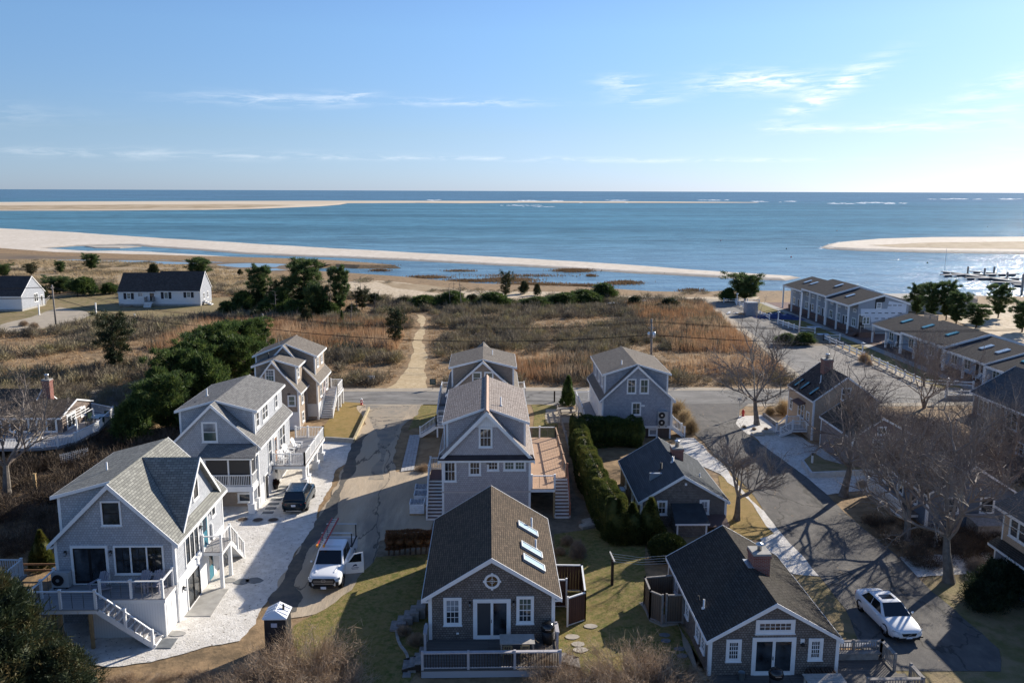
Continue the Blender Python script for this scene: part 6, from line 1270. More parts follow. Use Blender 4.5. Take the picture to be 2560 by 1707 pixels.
for (a, b2, lb) in ((1390, 410, 'lying flat'), (1410, 375, 'tilted behind the other')):
    c = at(*k4(a, b2)); tag(MB().obox((c.x, c.y, .14), V((.86, .5, 0)).normalized(), V((-.5, .86, .12)).normalized(), V((0, -.1, 1)).normalized(), .55, .25, .1).build('stone_block', PALEST), 'pale stone block by the hedge foot, '+lb, 'stone', 'stone blocks by the hedge')
for i, (a, b2) in enumerate(((1280, 1230), (1325, 1285), (1345, 1325), (1415, 1150))):
    flat_stone('stepping_stone', 'stepping stone in the grass path leading to the cottage shower', at(*k4(a, b2)), .4, .28, PALEST, 'stepping stones to the shower', 20+i, .06)
for i, (a, b2) in enumerate(((280, 1160), (290, 1210), (410, 1280), (430, 1340))):
    flat_stone('stepping_stone', 'dark stepping stone in the shaded grass beside the gravel walk', at(*k7(a, b2)), .3, .22, STONE, 'stepping stones by the gravel walk', 30+i, .06)
# garden steps and edging by the front cottage, left
h = thing('garden_steps', 'dark timber garden steps climbing to the round-window cottage side', 'steps', (-4.6, 44.5, 0))
p, q = at(*k3(1075, 1150)), at(*k3(1300, 1040))
for i in range(5):
    c = p.lerp(q, i/4.5); MB().obox((c.x, c.y+.2, .06+i*.07), X1, Y1, Z1, .26, .5, .08+i*.06).build('step', GREYW, h)
h = thing('stone_edging', 'curved pale stone edging round the shrub bed', 'edging', (-5, 42.5, 0)); eg = [(1085, 1170), (1090, 1210), (1100, 1250), (1120, 1290), (1145, 1320), (1165, 1350), (1175, 1390)]
for a, b2 in zip(eg[:-1], eg[1:]): p, q = at(*k3(*a)), at(*k3(*b2)); MB().beam(p+Z1*.06, p.lerp(q, .93)+Z1*.06, .14, .1).build('edging_stone', CONC, h)
h = thing('timber_steps', 'grey timber steps at the corner of the front deck in shade', 'steps', (-4.6, 41, 0))
p, q = at(*k3(1170, 1480)), at(*k3(1290, 1370))
for i in range(4): c = p.lerp(q, i/3); MB().obox((c.x, c.y, -.0+i*.08), X1, Y1, Z1, .2, .55, .07).build('step', GREYW, h)
# flower pot
c = at(*k2(1112, 1205)); h = thing('potted_plant', 'dark pot with a small red-green plant by the lower door', 'plant', (c.x, c.y, .04)); MB().lathe((c.x, c.y, .04), [(.16, 0), (.24, .4), (.26, .42), (.2, .38)], 12).build('pot', BLACK, h, True); POT = h
# picnic tables
def picnic(label, x, y, z, rz, mat):
    h = thing('picnic_table', label, 'picnic table', (x, y, z), None, rz)
    for i in range(5): MB().box(-.9, -.37+i*.15, .72, .9, -.24+i*.15, .76).build('slat', mat, h)
    for s in (-1, 1):
        MB().box(-.9, s*.68-.12, .42, .9, s*.68+.12, .46).build('bench', mat, h)
        MB().beam((s*.6, -.62, 0), (s*.6, -.12, .72), .08, .06).build('leg', mat, h); MB().beam((s*.6, .62, 0), (s*.6, .12, .72), .08, .06).build('leg', mat, h); MB().box(s*.6-.04, -.75, .36, s*.6+.04, .75, .42).build('brace', mat, h)
c = at(*k6(45, 660)); picnic('grey picnic table on the patio beside the blue-grey house stair', c.x, c.y+.4, 0, .1, GREYW)
sheet('patio', [(c.x-2.2, c.y-3), (c.x+1.7, c.y-3.2), (c.x+1.9, c.y+2.5), (c.x-2, c.y+2.7)], .03, GRAVEL, amp=.04, seed=2)
c = kd(960, 830); h = thing('patio_table', 'blue-topped patio table with dark chairs on the wrap-round deck', 'table', (c.x, c.y, dz)); MB().lathe((c.x, c.y+.6, dz), [(.05, 0), (.05, .7), (.85, .7), (.85, .74)], 18).build('top', M('blue_table_top', (.12, .2, .28), .3), h)
for i, a in enumerate((0.3, 1.5, 2.7, 3.9, 5.2)):
    x, y = c.x+1.15*math.cos(a), c.y+.6+1.0*math.sin(a); ch_ = thing('patio_chair', 'dark green patio chair round the blue table on the wrap-round deck', 'chair', (x, y, dz), 'dark chairs round the blue patio table', a+PI/2)
    DG = bpy.data.materials.get('dark_green_chair') or M('dark_green_chair', (.015, .04, .03), .5)
    MB().box(-.24, -.24, .4, .24, .24, .44).build('seat', DG, ch_); MB().box(-.24, -.27, .44, .24, -.23, .95).build('backrest', DG, ch_)
    for (u, v) in ((-.22, -.22), (.22, -.22), (-.22, .22), (.22, .22)): MB().box(u-.02, v-.02, 0, u+.02, v+.02, .4).build('leg', DG, ch_)
# hydrants
HY = M('red_hydrant_paint', (.45, .02, .02), .45, .4)
def hydrant(label, c, capm):
    h = thing('fire_hydrant', label, 'hydrant', (c.x, c.y, 0), 'fire hydrants'); MB().lathe((c.x, c.y, 0), [(.17, 0), (.17, .06), (.12, .08), (.12, .52), (.15, .54), (.15, .6)], 12).build('barrel', HY, h, True)
    MB().lathe((c.x, c.y, .6), [(.15, 0), (.12, .1), (.05, .16), (.03, .22)], 12).build('bonnet', capm, h, True)
    for s in (-1, 1): MB().tube([(c.x, c.y, .42), (c.x+s*.2, c.y, .42)], .06, 8).build('outlet', capm, h)
    MB().tube([(c.x, c.y, .4), (c.x, c.y-.2, .4)], .075, 8).build('outlet', capm, h)
hydrant('red fire hydrant on the white shell by the bare tree', at(*k9(178, 590)), HY); hydrant('red fire hydrant with pale bonnet at the corner lawn', at(*k2(1722, 605)), WHITE)
# signs
def sign(label, c, w, ht, z, mat, pm, text=None):
    h = thing('street_sign', label, 'sign', (c.x, c.y, 0)); MB().box(c.x-.03, c.y-.03, 0, c.x+.03, c.y+.03, z+ht).build('post', pm, h); MB().box(c.x-w/2, c.y-.05, z, c.x+w/2, c.y-.031, z+ht).build('sign_board', mat, h); return h
c = at(*k13(2140, 1225)); h = sign('dark green square sign beside the start of the beach path', c, .75, .75, .6, M('dark_green_sign', (.03, .06, .05), .5), DARKW)
MB().box(c.x-.28, c.y-.062, .85, c.x+.28, c.y-.052, .9).box(c.x-.22, c.y-.062, 1.0, c.x+.22, c.y-.052, 1.05).box(c.x-.25, c.y-.062, 1.15, c.x+.25, c.y-.052, 1.2).build('sign_lettering', M('grey_lettering', (.3, .33, .32)), h, kind='stuff')
c = at(*k13(1575, 1175)); sign('small white sign in the brush beside the street', c, .9, .4, .7, WHITE, GREYW)
c = at(*k9(145, 598)); h = thing('street_sign', 'thin grey sign post beside the hydrant', 'sign', (c.x, c.y, 0)); MB().box(c.x-.03, c.y-.03, 0, c.x+.03, c.y+.03, 2.0).build('post', METAL, h); MB().box(c.x-.22, c.y-.02, 1.85, c.x+.22, c.y+.02, 2.15).build('sign_board', METAL, h)
# retaining wall round the corner lawn
h = thing('retaining_wall', 'concrete and timber retaining wall round the orange corner lawn', 'wall', (-13.5, 84, 0)); TIM = M('pale_timber', (.4, .33, .2), .8, var=.2, vscale=3)
a, b2, c2 = at(*k2(1465, 862)), at(*k2(1665, 876)), at(*k2(1775, 640)); MB().beam(a+Z1*.2, b2+Z1*.2, .2, .5).build('wall_section', CONC, h)
for i in range(8):
    for z in (.1, .3): p, q = b2.lerp(c2, i/8), b2.lerp(c2, (i+.97)/8); MB().beam(p+Z1*z, q+Z1*z, .18, .19).build('timber', TIM, h)
h = thing('planter_wall', 'low white concrete wall round the raised lawn by the pinkish cottage', 'wall', (29, 67, 0))
w_ = [at(*k9(635, 965)), at(*k9(705, 1065)), at(*k9(920, 1055)), at(*k9(1200, 1040))]; w2 = at(*k9(720, 905))
for a, b2 in zip(w_[:-1], w_[1:]): MB().beam(a+Z1*.25, b2+Z1*.25, .22, .5).build('wall_section', M('white_concrete', (.55, .53, .5), .9, var=.15) if 'white_concrete' not in bpy.data.materials else bpy.data.materials['white_concrete'], h)
MB().beam(w_[0]+Z1*.25, w2+Z1*.25, .22, .5).build('wall_section', bpy.data.materials['white_concrete'], h)
sheet('raised_lawn', [w_[0].xy, w_[1].xy, w_[2].xy, w_[3].xy, V((31.6, 69.3)), V((30, 71.3)), w2.xy], .47, LAWND, amp=0)
c = at(*k9(712, 950), .45); h = thing('path_light', 'short white path light on the raised lawn', 'lamp', (c.x, c.y, .47)); MB().box(c.x-.07, c.y-.07, .47, c.x+.07, c.y+.07, 1.15).build('post', WHITE, h); MB().box(c.x-.06, c.y-.06, 1.15, c.x+.06, c.y+.06, 1.4).build('lamp_head', BLACK, h)
c = at(*k9(330, 735)); h = thing('stone_bench', 'pale stone steps beside the golden house porch', 'steps', (c.x, c.y, 0)); MB().box(c.x-1.0, c.y-.4, .03, c.x+.1, c.y+.5, .18).build('slab', PALEST, h); MB().box(c.x+.15, c.y-.1, .03, c.x+1.2, c.y+.8, .3).build('slab', PALEST, h)
h = thing('garden_wall', 'low timber edge of the sandy planting bed by the golden house', 'wall', (29, 84, 0)); a, b2 = at(*k9(335, 590)), at(*k9(440, 665)); MB().beam(a+Z1*.2, b2+Z1*.2, .2, .4).build('timber', GREYW, h)
sheet('sandy_bed', KP(k9, [(340, 585), (460, 580), (540, 585), (545, 640), (440, 660)]), .042, PATHM, amp=.02)
c = at(*k8(1400, 330)); h = thing('storage_box', 'grey weathered storage box beside the blue and shingle house', 'box', (c.x, c.y, 0)); MB().box(c.x-.9, c.y-.3, 0, c.x+.9, c.y+1.2, 1.1).build('box', GREYW, h); MB().slab([(c.x-1, c.y-.4, 1.12), (c.x+1, c.y-.4, 1.12), (c.x+1, c.y+1.3, 1.35), (c.x-1, c.y+1.3, 1.35)], .06).build('lid', GREYW, h)
# utility poles and wires
POLE = M('weathered_pole', (.27, .24, .21), .9, var=.2, vscale=3); tops = []
for (px, py, tx, ty, lb, tr) in ((141, 822, 130, 712, 'leaning wooden utility pole in the marsh below the white house', 0), (668, 882, 656, 784, 'wooden utility pole behind the dark juniper thicket', 0), (1628, 925, 1629, 797, 'wooden utility pole with transformer behind the blue-grey house', 1)):
    b_ = at(px, py); tp = aY(tx, ty, b_.y); h = thing('utility_pole', lb, 'utility pole', tuple(b_), 'utility poles'); MB().tube([b_, tp], .17, 8, .12).build('pole', POLE, h, True); tops.append(tp)
    MB().beam(tp-Z1*.5-Y1*.55, tp-Z1*.5+Y1*.55, .1, .12).build('crossarm', POLE, h)
    if tr:
        MB().lathe(tp-Z1*2.6+X1*.35-Y1*.1, [(.22, 0), (.24, .1), (.24, .75), (.18, .85)], 12).build('transformer', METAL, h, True); MB().lathe(tp-Z1*2.6-X1*.3, [(.2, 0), (.2, .7), (.12, .8)], 12).build('transformer', METAL, h, True); MB().tube([tp-Z1*1.2+X1*.5, tp-Z1*1.2-X1*.4], .03, 6).build('bracket', METAL, h)
far_l, far_r = V((-170, 165, tops[0].z)), V((95, 112, tops[2].z)); seq = [far_l, tops[0], tops[1], tops[2], far_r]
for off, dzz in ((.5, -.4), (-.5, -.4), (0, -2.2)):
    for i, (a, b2) in enumerate(zip(seq[:-1], seq[1:])):
        pts = [a.lerp(b2, t)+V((0, off, dzz-1.4*4*t*(1-t))) for t in np.linspace(0, 1, 14)]
        nm = ['far left run', 'run across the left marsh', 'run across the beach path', 'run behind the motel corner'][i]; ln = {.5: 'far upper', -.5: 'near upper', 0: 'lower'}[off]
        tag(MB().tube(pts, .03 if off else .045, 4).build('power_line', BLACK), ln+' power line, '+nm, 'power line', 'power lines between the poles')
# motel fences, lamp posts, flagpole
def rfence(label, pts, ht=.95):
    h = thing('rail_fence', label, 'fence', (pts[0][0], pts[0][1], 0), 'white rail fences along the motel lawn')
    for a, b2 in zip(pts[:-1], pts[1:]):
        a, b2 = V((*a, 0)), V((*b2, 0)); n = max(1, round((b2-a).length/2.4))
        for i in range(n+1): c = a.lerp(b2, i/n); MB().box(c.x-.09, c.y-.09, 0, c.x+.09, c.y+.09, ht+.1).build('post', WHITE, h)
        for z in (ht-.1, ht*.48): MB().beam(a+Z1*z, b2+Z1*z, .06, .14).build('rail', WHITE, h)
rfence('white two-rail fence between the parked lot and the low motel lawn', [(57.6, 134.4), (54.9, 134.3), (54.9, 119.2)]); rfence('white two-rail fence beyond the grass tuft, running behind the bare tree', [(54.8, 116.6), (54.6, 101.5), (60, 99.9)])
g_ = lambda x, y: tuple(at(*k10(x, y)).xy)
rfence('white two-rail fence in front of the two-storey motel hedge', [g_(775, 585), g_(660, 572), g_(495, 515)]); rfence('white two-rail fence beside the grey pallet stack', [g_(432, 482), g_(330, 440)]); rfence('white two-rail fence by the dune pine at the end of the lot', [g_(355, 360), g_(88, 352)]); rfence('short white fence linking the dune pine lamp to the pallet stack', [g_(183, 368), g_(260, 400)])
rfence('white two-rail fence above the low wall by the street', [g_(1760, 1070), g_(1990, 1070)])
def lamp(label, c, ht):
    h = thing('lamp_post', label, 'lamp post', (c.x, c.y, 0), 'white lamp posts on the motel lawn'); MB().box(c.x-.08, c.y-.08, 0, c.x+.08, c.y+.08, ht).build('post', WHITE, h); MB().lathe((c.x, c.y, ht), [(.12, 0), (.16, .1), (.34, .14), (.1, .32)], 10).build('lamp_head', WHITE, h, True)
lamp('white lamp post at the end of the low motel fence', at(*k10(1130, 768)), 2.0); lamp('white lamp post by the blue tarp heap', at(*k10(497, 515)), 2.1); lamp('white lamp post beside the dune pine fence', at(*k10(187, 372)), 2.3); lamp('white lamp post behind the large bare tree', at(*k10(1765, 1075)), 2.2)
c = at(*k10(655, 600)); h = thing('flagpole', 'bare white flagpole rising from the motel hedge', 'flagpole', (c.x, c.y, 0)); tp = aY(*k10(677, 290), c.y); MB().tube([c, V((tp.x, tp.y, tp.z))], .14, 8, .08).build('pole', WHITE, h, True); MB().lathe((tp.x, tp.y, tp.z), [(.05, 0), (.12, .08), (.05, .16)], 8).build('finial', WHITE, h)
h = thing('street_wall', 'low grey concrete wall below the white fence by the street', 'wall', (58, 99, 0)); a, b2 = at(*k10(1780, 1085)), at(*k10(1990, 1085)); MB().box(a.x, a.y, 0, b2.x+4, a.y+.3, .55).build('wall_section', CONC, h)
c = at(*k10(300, 448)); h = thing('pallet_stack', 'tall grey stack of wrapped pallets on the parking lot', 'pallets', (c.x, c.y, 0))
for i in range(8): MB().box(c.x-1.1, c.y-.2, .05+i*.32, c.x+1.1, c.y+2.0, .33+i*.32).build('pallet', M('grey_stacked_board', (.33, .34, .36), .8, var=.15) if i == 0 else bpy.data.materials['grey_stacked_board'], h)
c = at(*k10(215, 440)); h = thing('debris_heap', 'low heap of pale boards beside the pallet stack', 'debris', (c.x, c.y, 0)); r_ = random.Random(2)
for i in range(12): MB().obox((c.x+r_.uniform(-2.4, 1.8), c.y+r_.uniform(-.6, 1.2), .1+r_.random()*.3), V((math.cos(i), math.sin(i), .05)).normalized(), V((-math.sin(i), math.cos(i), 0)), Z1, .7, .12, .05).build('board', [LUMBER, WHITE, GREYW][i % 3], h)
c = at(*k10(500, 470)); h = thing('tarp_heap', 'heap under a rumpled dark blue tarp on the motel lawn', 'tarp', (c.x, c.y, 0))
vs = []; fs = []; n1_, n2_ = 22, 10; r_ = random.Random(8)
for i in range(n1_):
    for j in range(n2_):
        u, v = i/(n1_-1)*2-1, j/(n2_-1)*2-1; z = max(.02, (1-u*u)*(1-v*v)*1.0+r_.uniform(-.16, .16)*(1-abs(u))*(1-abs(v))*2); vs.append((c.x+u*4.6, c.y+v*1.6+u*-1.5, z))
for i in range(n1_-1):
    for j in range(n2_-1): fs.append((i*n2_+j, (i+1)*n2_+j, (i+1)*n2_+j+1, i*n2_+j+1))
newmesh('tarp', vs, fs, M('blue_tarp', (.02, .035, .12), .4, .5, var=.6, vscale=1.5), h, False)
for (a, b2, w) in ((770, 537, 1.2), (835, 592, .9)): c = at(*k10(a, b2)); tag(MB().box(c.x-w, c.y-.5, .03, c.x+w, c.y+.5, .12).build('board_stack', M('white_panel', (.62, .66, .74), .5)), 'flat white panel lying on the motel lawn '+('by the brick steps' if w > 1 else 'near the fence gap'), 'panel')
# sandbags by the dune
r_ = random.Random(12); BAG = M('white_sandbag', (.6, .62, .64), .7, var=.15, vscale=3)
bag = None; spots = [(1500+i*9.5, 381-i*1.1) for i in range(14)]+[(1742+i*8, 355+(i % 2)*5) for i in range(10)]+[(1830+i*10, 351+(i % 3)*4) for i in range(20)]
for i, (a, b2) in enumerate(spots):
    c = at(*k14(a, b2+6)); 
    if bag is None:
        bm = bmesh.new(); bmesh.ops.create_icosphere(bm, subdivisions=2, radius=.5)
        for v in bm.verts: v.co = V((v.co.x*1.2+r_.uniform(-.05, .05), v.co.y+r_.uniform(-.05, .05), max(-.3, v.co.z*.85+r_.uniform(-.04, .04))+.3))
        bag = bpy.data.meshes.new('sandbag'); bm.to_mesh(bag); bm.free(); bag.materials.append(BAG)
        for p in bag.polygons: p.use_smooth = True
    o = bpy.data.objects.new('sandbag', bag); COL.objects.link(o); o.location = (c.x, c.y, 0); o.rotation_euler = (0, 0, r_.uniform(0, 6)); s_ = r_.uniform(.75, 1.15); o.scale = (s_, s_, s_); tag(o, 'white sandbag in the barrier row between the scrub and the dune', 'sandbag', 'sandbags on the dune edge')
# dock
h = thing('floating_dock', 'grey floating dock with finger piers and pilings in the lagoon', 'dock', (110, 250, SEAZ)); DK = M('grey_dock', (.30, .29, .28), .8, var=.15); FL = M('dock_float', (.08, .08, .085), .7)
kq = lambda a, b2: at(1700+.3656*a, 440+.3656*b2, SEAZ)
for (a, b2, w) in (((1790, 690), (1960, 686), 1.8), ((1795, 665), (1960, 685), 1.5), ((1960, 688), (2305, 682), 1.6), ((1985, 663), (2160, 678), 1.4), ((1950, 710), (2330, 712), 1.5), ((1960, 688), (2352, 740), 2.0), ((2120, 738), (2352, 745), 1.6), ((2280, 757), (2420, 760), 1.8)):
    p, q = kq(*a), kq(*b2); MB().beam(p+Z1*.55, q+Z1*.55, w, .25).build('dock_section', DK, h); n = max(2, int((q-p).length/3)); m = MB()
    for i in range(n): c = p.lerp(q, (i+.5)/n); m = MB().box(c.x-.7, c.y-w*.45, SEAZ-.3, c.x+.7, c.y+w*.45, SEAZ+.43); m.build('float', FL, h)
for (a, b2, ht) in ((1965, 680, 2.4), (2080, 692, 2.4), (2145, 676, 2.2), (2235, 710, 2.0), (2335, 815, 5.0)):
    p = kq(a, b2); MB().tube([p, p+Z1*(ht+.3)], .28, 8).build('piling', GREYW, h)
p = kq(1808, 660); MB().tube([p, p+Z1*7.5], .05, 6).build('mast', METAL, h)
for i, (a, b2, col) in enumerate(((760, 557, (.5, .05, .04)), (1692, 597, (.03, .1, .06)), (1073, 376, (.5, .2, .15)), (278, 444, (.5, .2, .2)), (728, 500, (.03, .05, .05)), (2103, 350, (.02, .03, .03)))):
    p = kq(a, b2); s_ = max(.3, p.y/FPX*.9); tag(MB().lathe(p, [(s_*.8, -.1), (s_, s_*.3), (s_*.7, s_), (s_*.2, s_*1.8), (.02, s_*2)], 10).build('buoy', M('buoy_paint_%d' % i, col, .5), smooth=True), ['red mooring buoy near the sand spit tip', 'green channel buoy left of the dock', 'faded pink buoy out past the near sandbar', 'small pale red buoy in the open bay', 'small dark buoy in the open bay', 'black buoy far out behind the near sandbar'][i], 'buoy', 'buoys in the bay')
# white marker posts and dune fences on the rise
for (a, b2, ht, lb) in ((362, 690, 2.0, 'by the white end house steps'), (885, 678, 2.1, 'in the shadow of the long white house'), (1240, 755, 1.5, 'at the lawn edge below the long white house')):
    c = at(*k11(a, b2)); tag(MB().box(c.x-.1, c.y-.1, 0, c.x+.1, c.y+.1, ht).box(c.x-.13, c.y-.13, ht, c.x+.13, c.y+.13, ht+.06).build('marker_post', WHITE), 'white square marker post '+lb, 'post', 'white posts on the rise')
h = thing('split_rail_fence', 'grey split-rail fence on the sand behind the lawn of the rise', 'fence', (-85, 190, 0))
for (a, b2) in (((460, 545), (715, 520)), ((715, 520), (860, 510)), ((420, 590), (460, 545))):
    p, q = at(*k11(*a)), at(*k11(*b2))
    for z in (.4, .85): MB().beam(p+Z1*z, q+Z1*z, .08, .1).build('rail', GREYW, h)
    for c in (p, q): MB().box(c.x-.1, c.y-.1, 0, c.x+.1, c.y+.1, 1.2).build('post', GREYW, h)
h = thing('split_rail_fence', 'brown split-rail fence in shade between the big cedar and the cross-gabled house', 'fence', (-25, 50, 0))
for z in (.45, .85): MB().beam((-29.5, 50.2, z), (-24.1, 50.2, z), .07, .12).build('rail', M('brown_rail', (.2, .11, .06), .8) if z < .6 else bpy.data.materials['brown_rail'], h)
for x in (-29.4, -26.7, -24.2): MB().box(x-.08, 50.12, 0, x+.08, 50.28, 1.1).build('post', bpy.data.materials['brown_rail'], h)
h = thing('boundary_fence', 'low dark boundary fence along the soil strip beside the honey wood deck', 'fence', (7.4, 75, 0)); fp = [at(*k5(1232, 650)), at(*k5(1262, 760)), at(*k5(1300, 880)), at(*k5(1325, 1000))]
for a, b2 in zip(fp[:-1], fp[1:]):
    for z in (.35, .7): MB().beam(a+Z1*z, b2+Z1*z, .06, .1).build('rail', GREYW, h)
for a in fp: MB().box(a.x-.07, a.y-.07, 0, a.x+.07, a.y+.07, .95).build('post', GREYW, h)
MB().box(fp[0].x-.08, fp[0].y+3.9, 0, fp[0].x+.08, fp[0].y+4.1, 1.3).build('post', DARKW, h)
c = at(*k12(355, 1500)); tag(MB().box(c.x-.09, c.y-.09, 0, c.x+.09, c.y+.09, 1.6).box(c.x-.12, c.y-.12, 1.6, c.x+.12, c.y+.12, 1.66).build('fence_post', LUMBER), 'lone raw wood post in the dark brush by the wrap-round deck', 'post')

# ================================================================== VEGETATION
NR = np.random.default_rng(11)
def unit(a): return a/np.maximum(np.linalg.norm(a, axis=-1, keepdims=True), 1e-6)
def sprays(C, N, ln, wd, jit=.6, up=.4, rng=NR):
    """one pointed triangle per point C, leaning along N"""
    n = len(C); A = unit(N+rng.normal(0, jit, (n, 3))+np.array([0, 0, up]))*(np.asarray(ln).reshape(-1, 1) if np.ndim(ln) else ln)
    A = A*rng.uniform(.6, 1.3, (n, 1)); B = unit(np.cross(A, rng.normal(0, 1, (n, 3))))*(np.asarray(wd).reshape(-1, 1) if np.ndim(wd) else wd)*.5
    return np.stack([C-B, C+B, C+A], axis=1)
def sph(n, rng=NR):
    return unit(rng.normal(0, 1, (n, 3)))
def ico(c, r):
    bm = bmesh.new(); bmesh.ops.create_icosphere(bm, subdivisions=2, radius=1); bmesh.ops.triangulate(bm, faces=bm.faces)
    T = np.array([[v.co[:] for v in f.verts] for f in bm.faces]); bm.free()
    return T*np.asarray(r)+np.asarray(c)
def blob(c, r, n, ln, wd, rng, core=.78, up=.4, jit=.6, lump=.2):
    d = sph(n, rng); d[:, 2] = np.abs(d[:, 2])*np.where(rng.random(n) < .75, 1, -1)
    rad = rng.uniform(.72, 1.06, (n, 1))*(1+lump*np.sin(d[:, :1]*7+c[0]*3)*np.cos(d[:, 1:2]*6+c[1]))
    C = np.asarray(c)+d*np.asarray(r)*rad
    return np.concatenate([sprays(C, d, ln, wd, jit, up, rng), ico(c, np.asarray(r)*core)])
def tubes(segs, n=4):
    P = np.array([s[0] for s in segs]); Q = np.array([s[1] for s in segs]); ra = np.array([s[2] for s in segs])[:, None]; rb = np.array([s[3] for s in segs])[:, None]
    d = unit(Q-P); a = unit(np.cross(d, np.where(np.abs(d[:, 2:3]) > .95, [[1., 0, 0]], [[0, 0, 1.]]))); b = np.cross(d, a); out = []
    for j in range(n):
        t0, t1 = 2*PI*j/n, 2*PI*(j+1)/n
        p0 = P+(a*math.cos(t0)+b*math.sin(t0))*ra; p1 = P+(a*math.cos(t1)+b*math.sin(t1))*ra; q0 = Q+(a*math.cos(t0)+b*math.sin(t0))*rb; q1 = Q+(a*math.cos(t1)+b*math.sin(t1))*rb
        out += [np.stack([p0, p1, q1], 1), np.stack([p0, q1, q0], 1)]
    return np.concatenate(out)
def inpoly(x, y, poly):
    ins = np.zeros(len(x), bool); n = len(poly)
    for i in range(n):
        (xa, ya), (xb, yb) = (poly[i][0], poly[i][1]), (poly[(i+1) % n][0], poly[(i+1) % n][1])
        c = ((ya > y) != (yb > y)); ins ^= c & (x < (xb-xa)*(y-ya)/((yb-ya) if abs(yb-ya) > 1e-9 else 1e-9)+xa)
    return ins
GRID = np.random.default_rng(5).random((64, 64))
def vnoise(x, y):
    xi, yi = np.floor(x).astype(int), np.floor(y).astype(int); fx, fy = x-xi, y-yi; fx = fx*fx*(3-2*fx); fy = fy*fy*(3-2*fy); g = lambda i, j: GRID[i % 64, j % 64]
    return (g(xi, yi)*(1-fx)+g(xi+1, yi)*fx)*(1-fy)+(g(xi, yi+1)*(1-fx)+g(xi+1, yi+1)*fx)*fy
def fbm(x, y): return vnoise(x, y)*.55+vnoise(x*2.1+7, y*2.1+3)*.3+vnoise(x*4.3+1, y*4.3+9)*.15

BARK = M('grey_bark', (.17, .15, .13), .9, .15, var=.35, vscale=4, bump=.6, bscale=18)
BARKB = M('brown_bark', (.11, .08, .06), .9, .15, var=.35, vscale=4)
TWIG = MLEAF('grey_red_twigs', (.15, .115, .098), (.225, .185, .155), (.31, .275, .235), .35, 0, .8)
TWIGB = MLEAF('brown_twigs', (.24, .165, .105), (.36, .265, .18), (.46, .37, .27), 1.2, .15, .8)
JUN = MLEAF('juniper_green', (.022, .045, .018), (.065, .105, .03), (.15, .18, .045), 1.2, .4)
CED = MLEAF('cedar_green_brown', (.018, .03, .02), (.045, .062, .028), (.125, .09, .036), .9, .2)
PIN = MLEAF('pine_green', (.03, .06, .026), (.07, .112, .04), (.145, .175, .06), .7, .4)
ARB = MLEAF('arborvitae_olive', (.03, .048, .014), (.07, .088, .022), (.15, .14, .034), .9, .4)
BOX = MLEAF('clipped_boxwood', (.02, .035, .010), (.04, .055, .014), (.065, .075, .02), 2, .2)
SCRUB = MLEAF('grey_olive_scrub', (.155, .13, .105), (.26, .215, .145), (.36, .31, .155), .3, .1, .85)
GRASS = MLEAF('russet_marsh_grass', (.27, .16, .08), (.40, .27, .15), (.55, .42, .27), .22, .25, .8)
REED = MLEAF('tan_reeds', (.29, .155, .078), (.40, .245, .135), (.58, .44, .29), .09, .3, .8)
DGRASS = MLEAF('pale_dune_grass', (.30, .215, .115), (.42, .32, .19), (.5, .4, .26), .06, .3, .8)
BEECH = MLEAF('brown_beech_leaves', (.14, .06, .028), (.21, .10, .045), (.28, .16, .08), 1.5, .3)

# ---- bare deciduous trees
def bare_proto(seed, H, trunk, r0, spread, lim=8, droop=0.0, multi=1):
    rg = np.random.default_rng(seed); segs = []; twP = []; twQ = []; twW = []
    def br(p, d, L, r, lev):
        ns = 4 if lev <= 1 else 3
        for i in range(ns):
            d = unit(d+rg.normal(0, .13+.03*lev, 3)+np.array([0, 0, .07-droop*(lev > 1)])); q = p+d*(L/ns)
            if lev <= 3: segs.append((p, q, r*(1-.2*i), r*(1-.2*(i+1))))
            else: twP.append(p); twQ.append(q); twW.append(max(.0135, r*1.2))
            p = q
            if lev < 5:
                for _ in range(2 if lev < 4 else 2):
                    if lev == 1 and i == 0: continue
                    side = unit(np.cross(d, rg.normal(0, 1, 3))); ang = rg.uniform(.45, .95); nd = unit(d*math.cos(ang)+side*math.sin(ang)+np.array([0, 0, .12]))
                    br(p, nd, L*rg.uniform(.42, .62), r*.52, lev+1)
    tr = []; base = np.zeros(3)
    for k in range(multi):
        d = np.array([rg.normal(0, .04+.25*(multi > 1)), rg.normal(0, .04+.25*(multi > 1)), 1.]); p = base.copy()
        for i in range(5):
            d = unit(d+rg.normal(0, .04, 3)); q = p+d*(trunk/5); tr.append((p, q, r0*(1.25-.12*i if i else 1.5)/math.sqrt(multi), r0*(1.25-.12*(i+1))/math.sqrt(multi))); p = q
        for i in range(lim):
            a = 2*PI*i/lim+rg.uniform(-.4, .4); el = rg.uniform(.35, 1.25); dd = np.array([math.cos(a)*math.cos(el)*spread, math.sin(a)*math.cos(el)*spread, math.sin(el)])
            br(p-d*trunk*rg.uniform(0, .18), unit(dd), (H-trunk)*rg.uniform(.62, .85), r0*.5/math.sqrt(multi), 1)
    T = tubes(segs, 4); P, Q, Wd = np.array(twP), np.array(twQ), np.array(twW)[:, None]
    B = unit(np.cross(Q-P, rg.normal(0, 1, P.shape)))*Wd*.5; T2 = np.stack([P-B, P+B, Q], 1)
    return tubes(tr, 8), np.concatenate([T, T2])
BP = [bare_proto(21, 7.5, 2.3, .2, 1.0, 7), bare_proto(22, 8.0, 2.6, .22, .9, 8), bare_proto(23, 6.0, 1.9, .2, 1.25, 6, .02), bare_proto(24, 7.0, 1.2, .2, .9, 4, 0, 3)]
BM = []
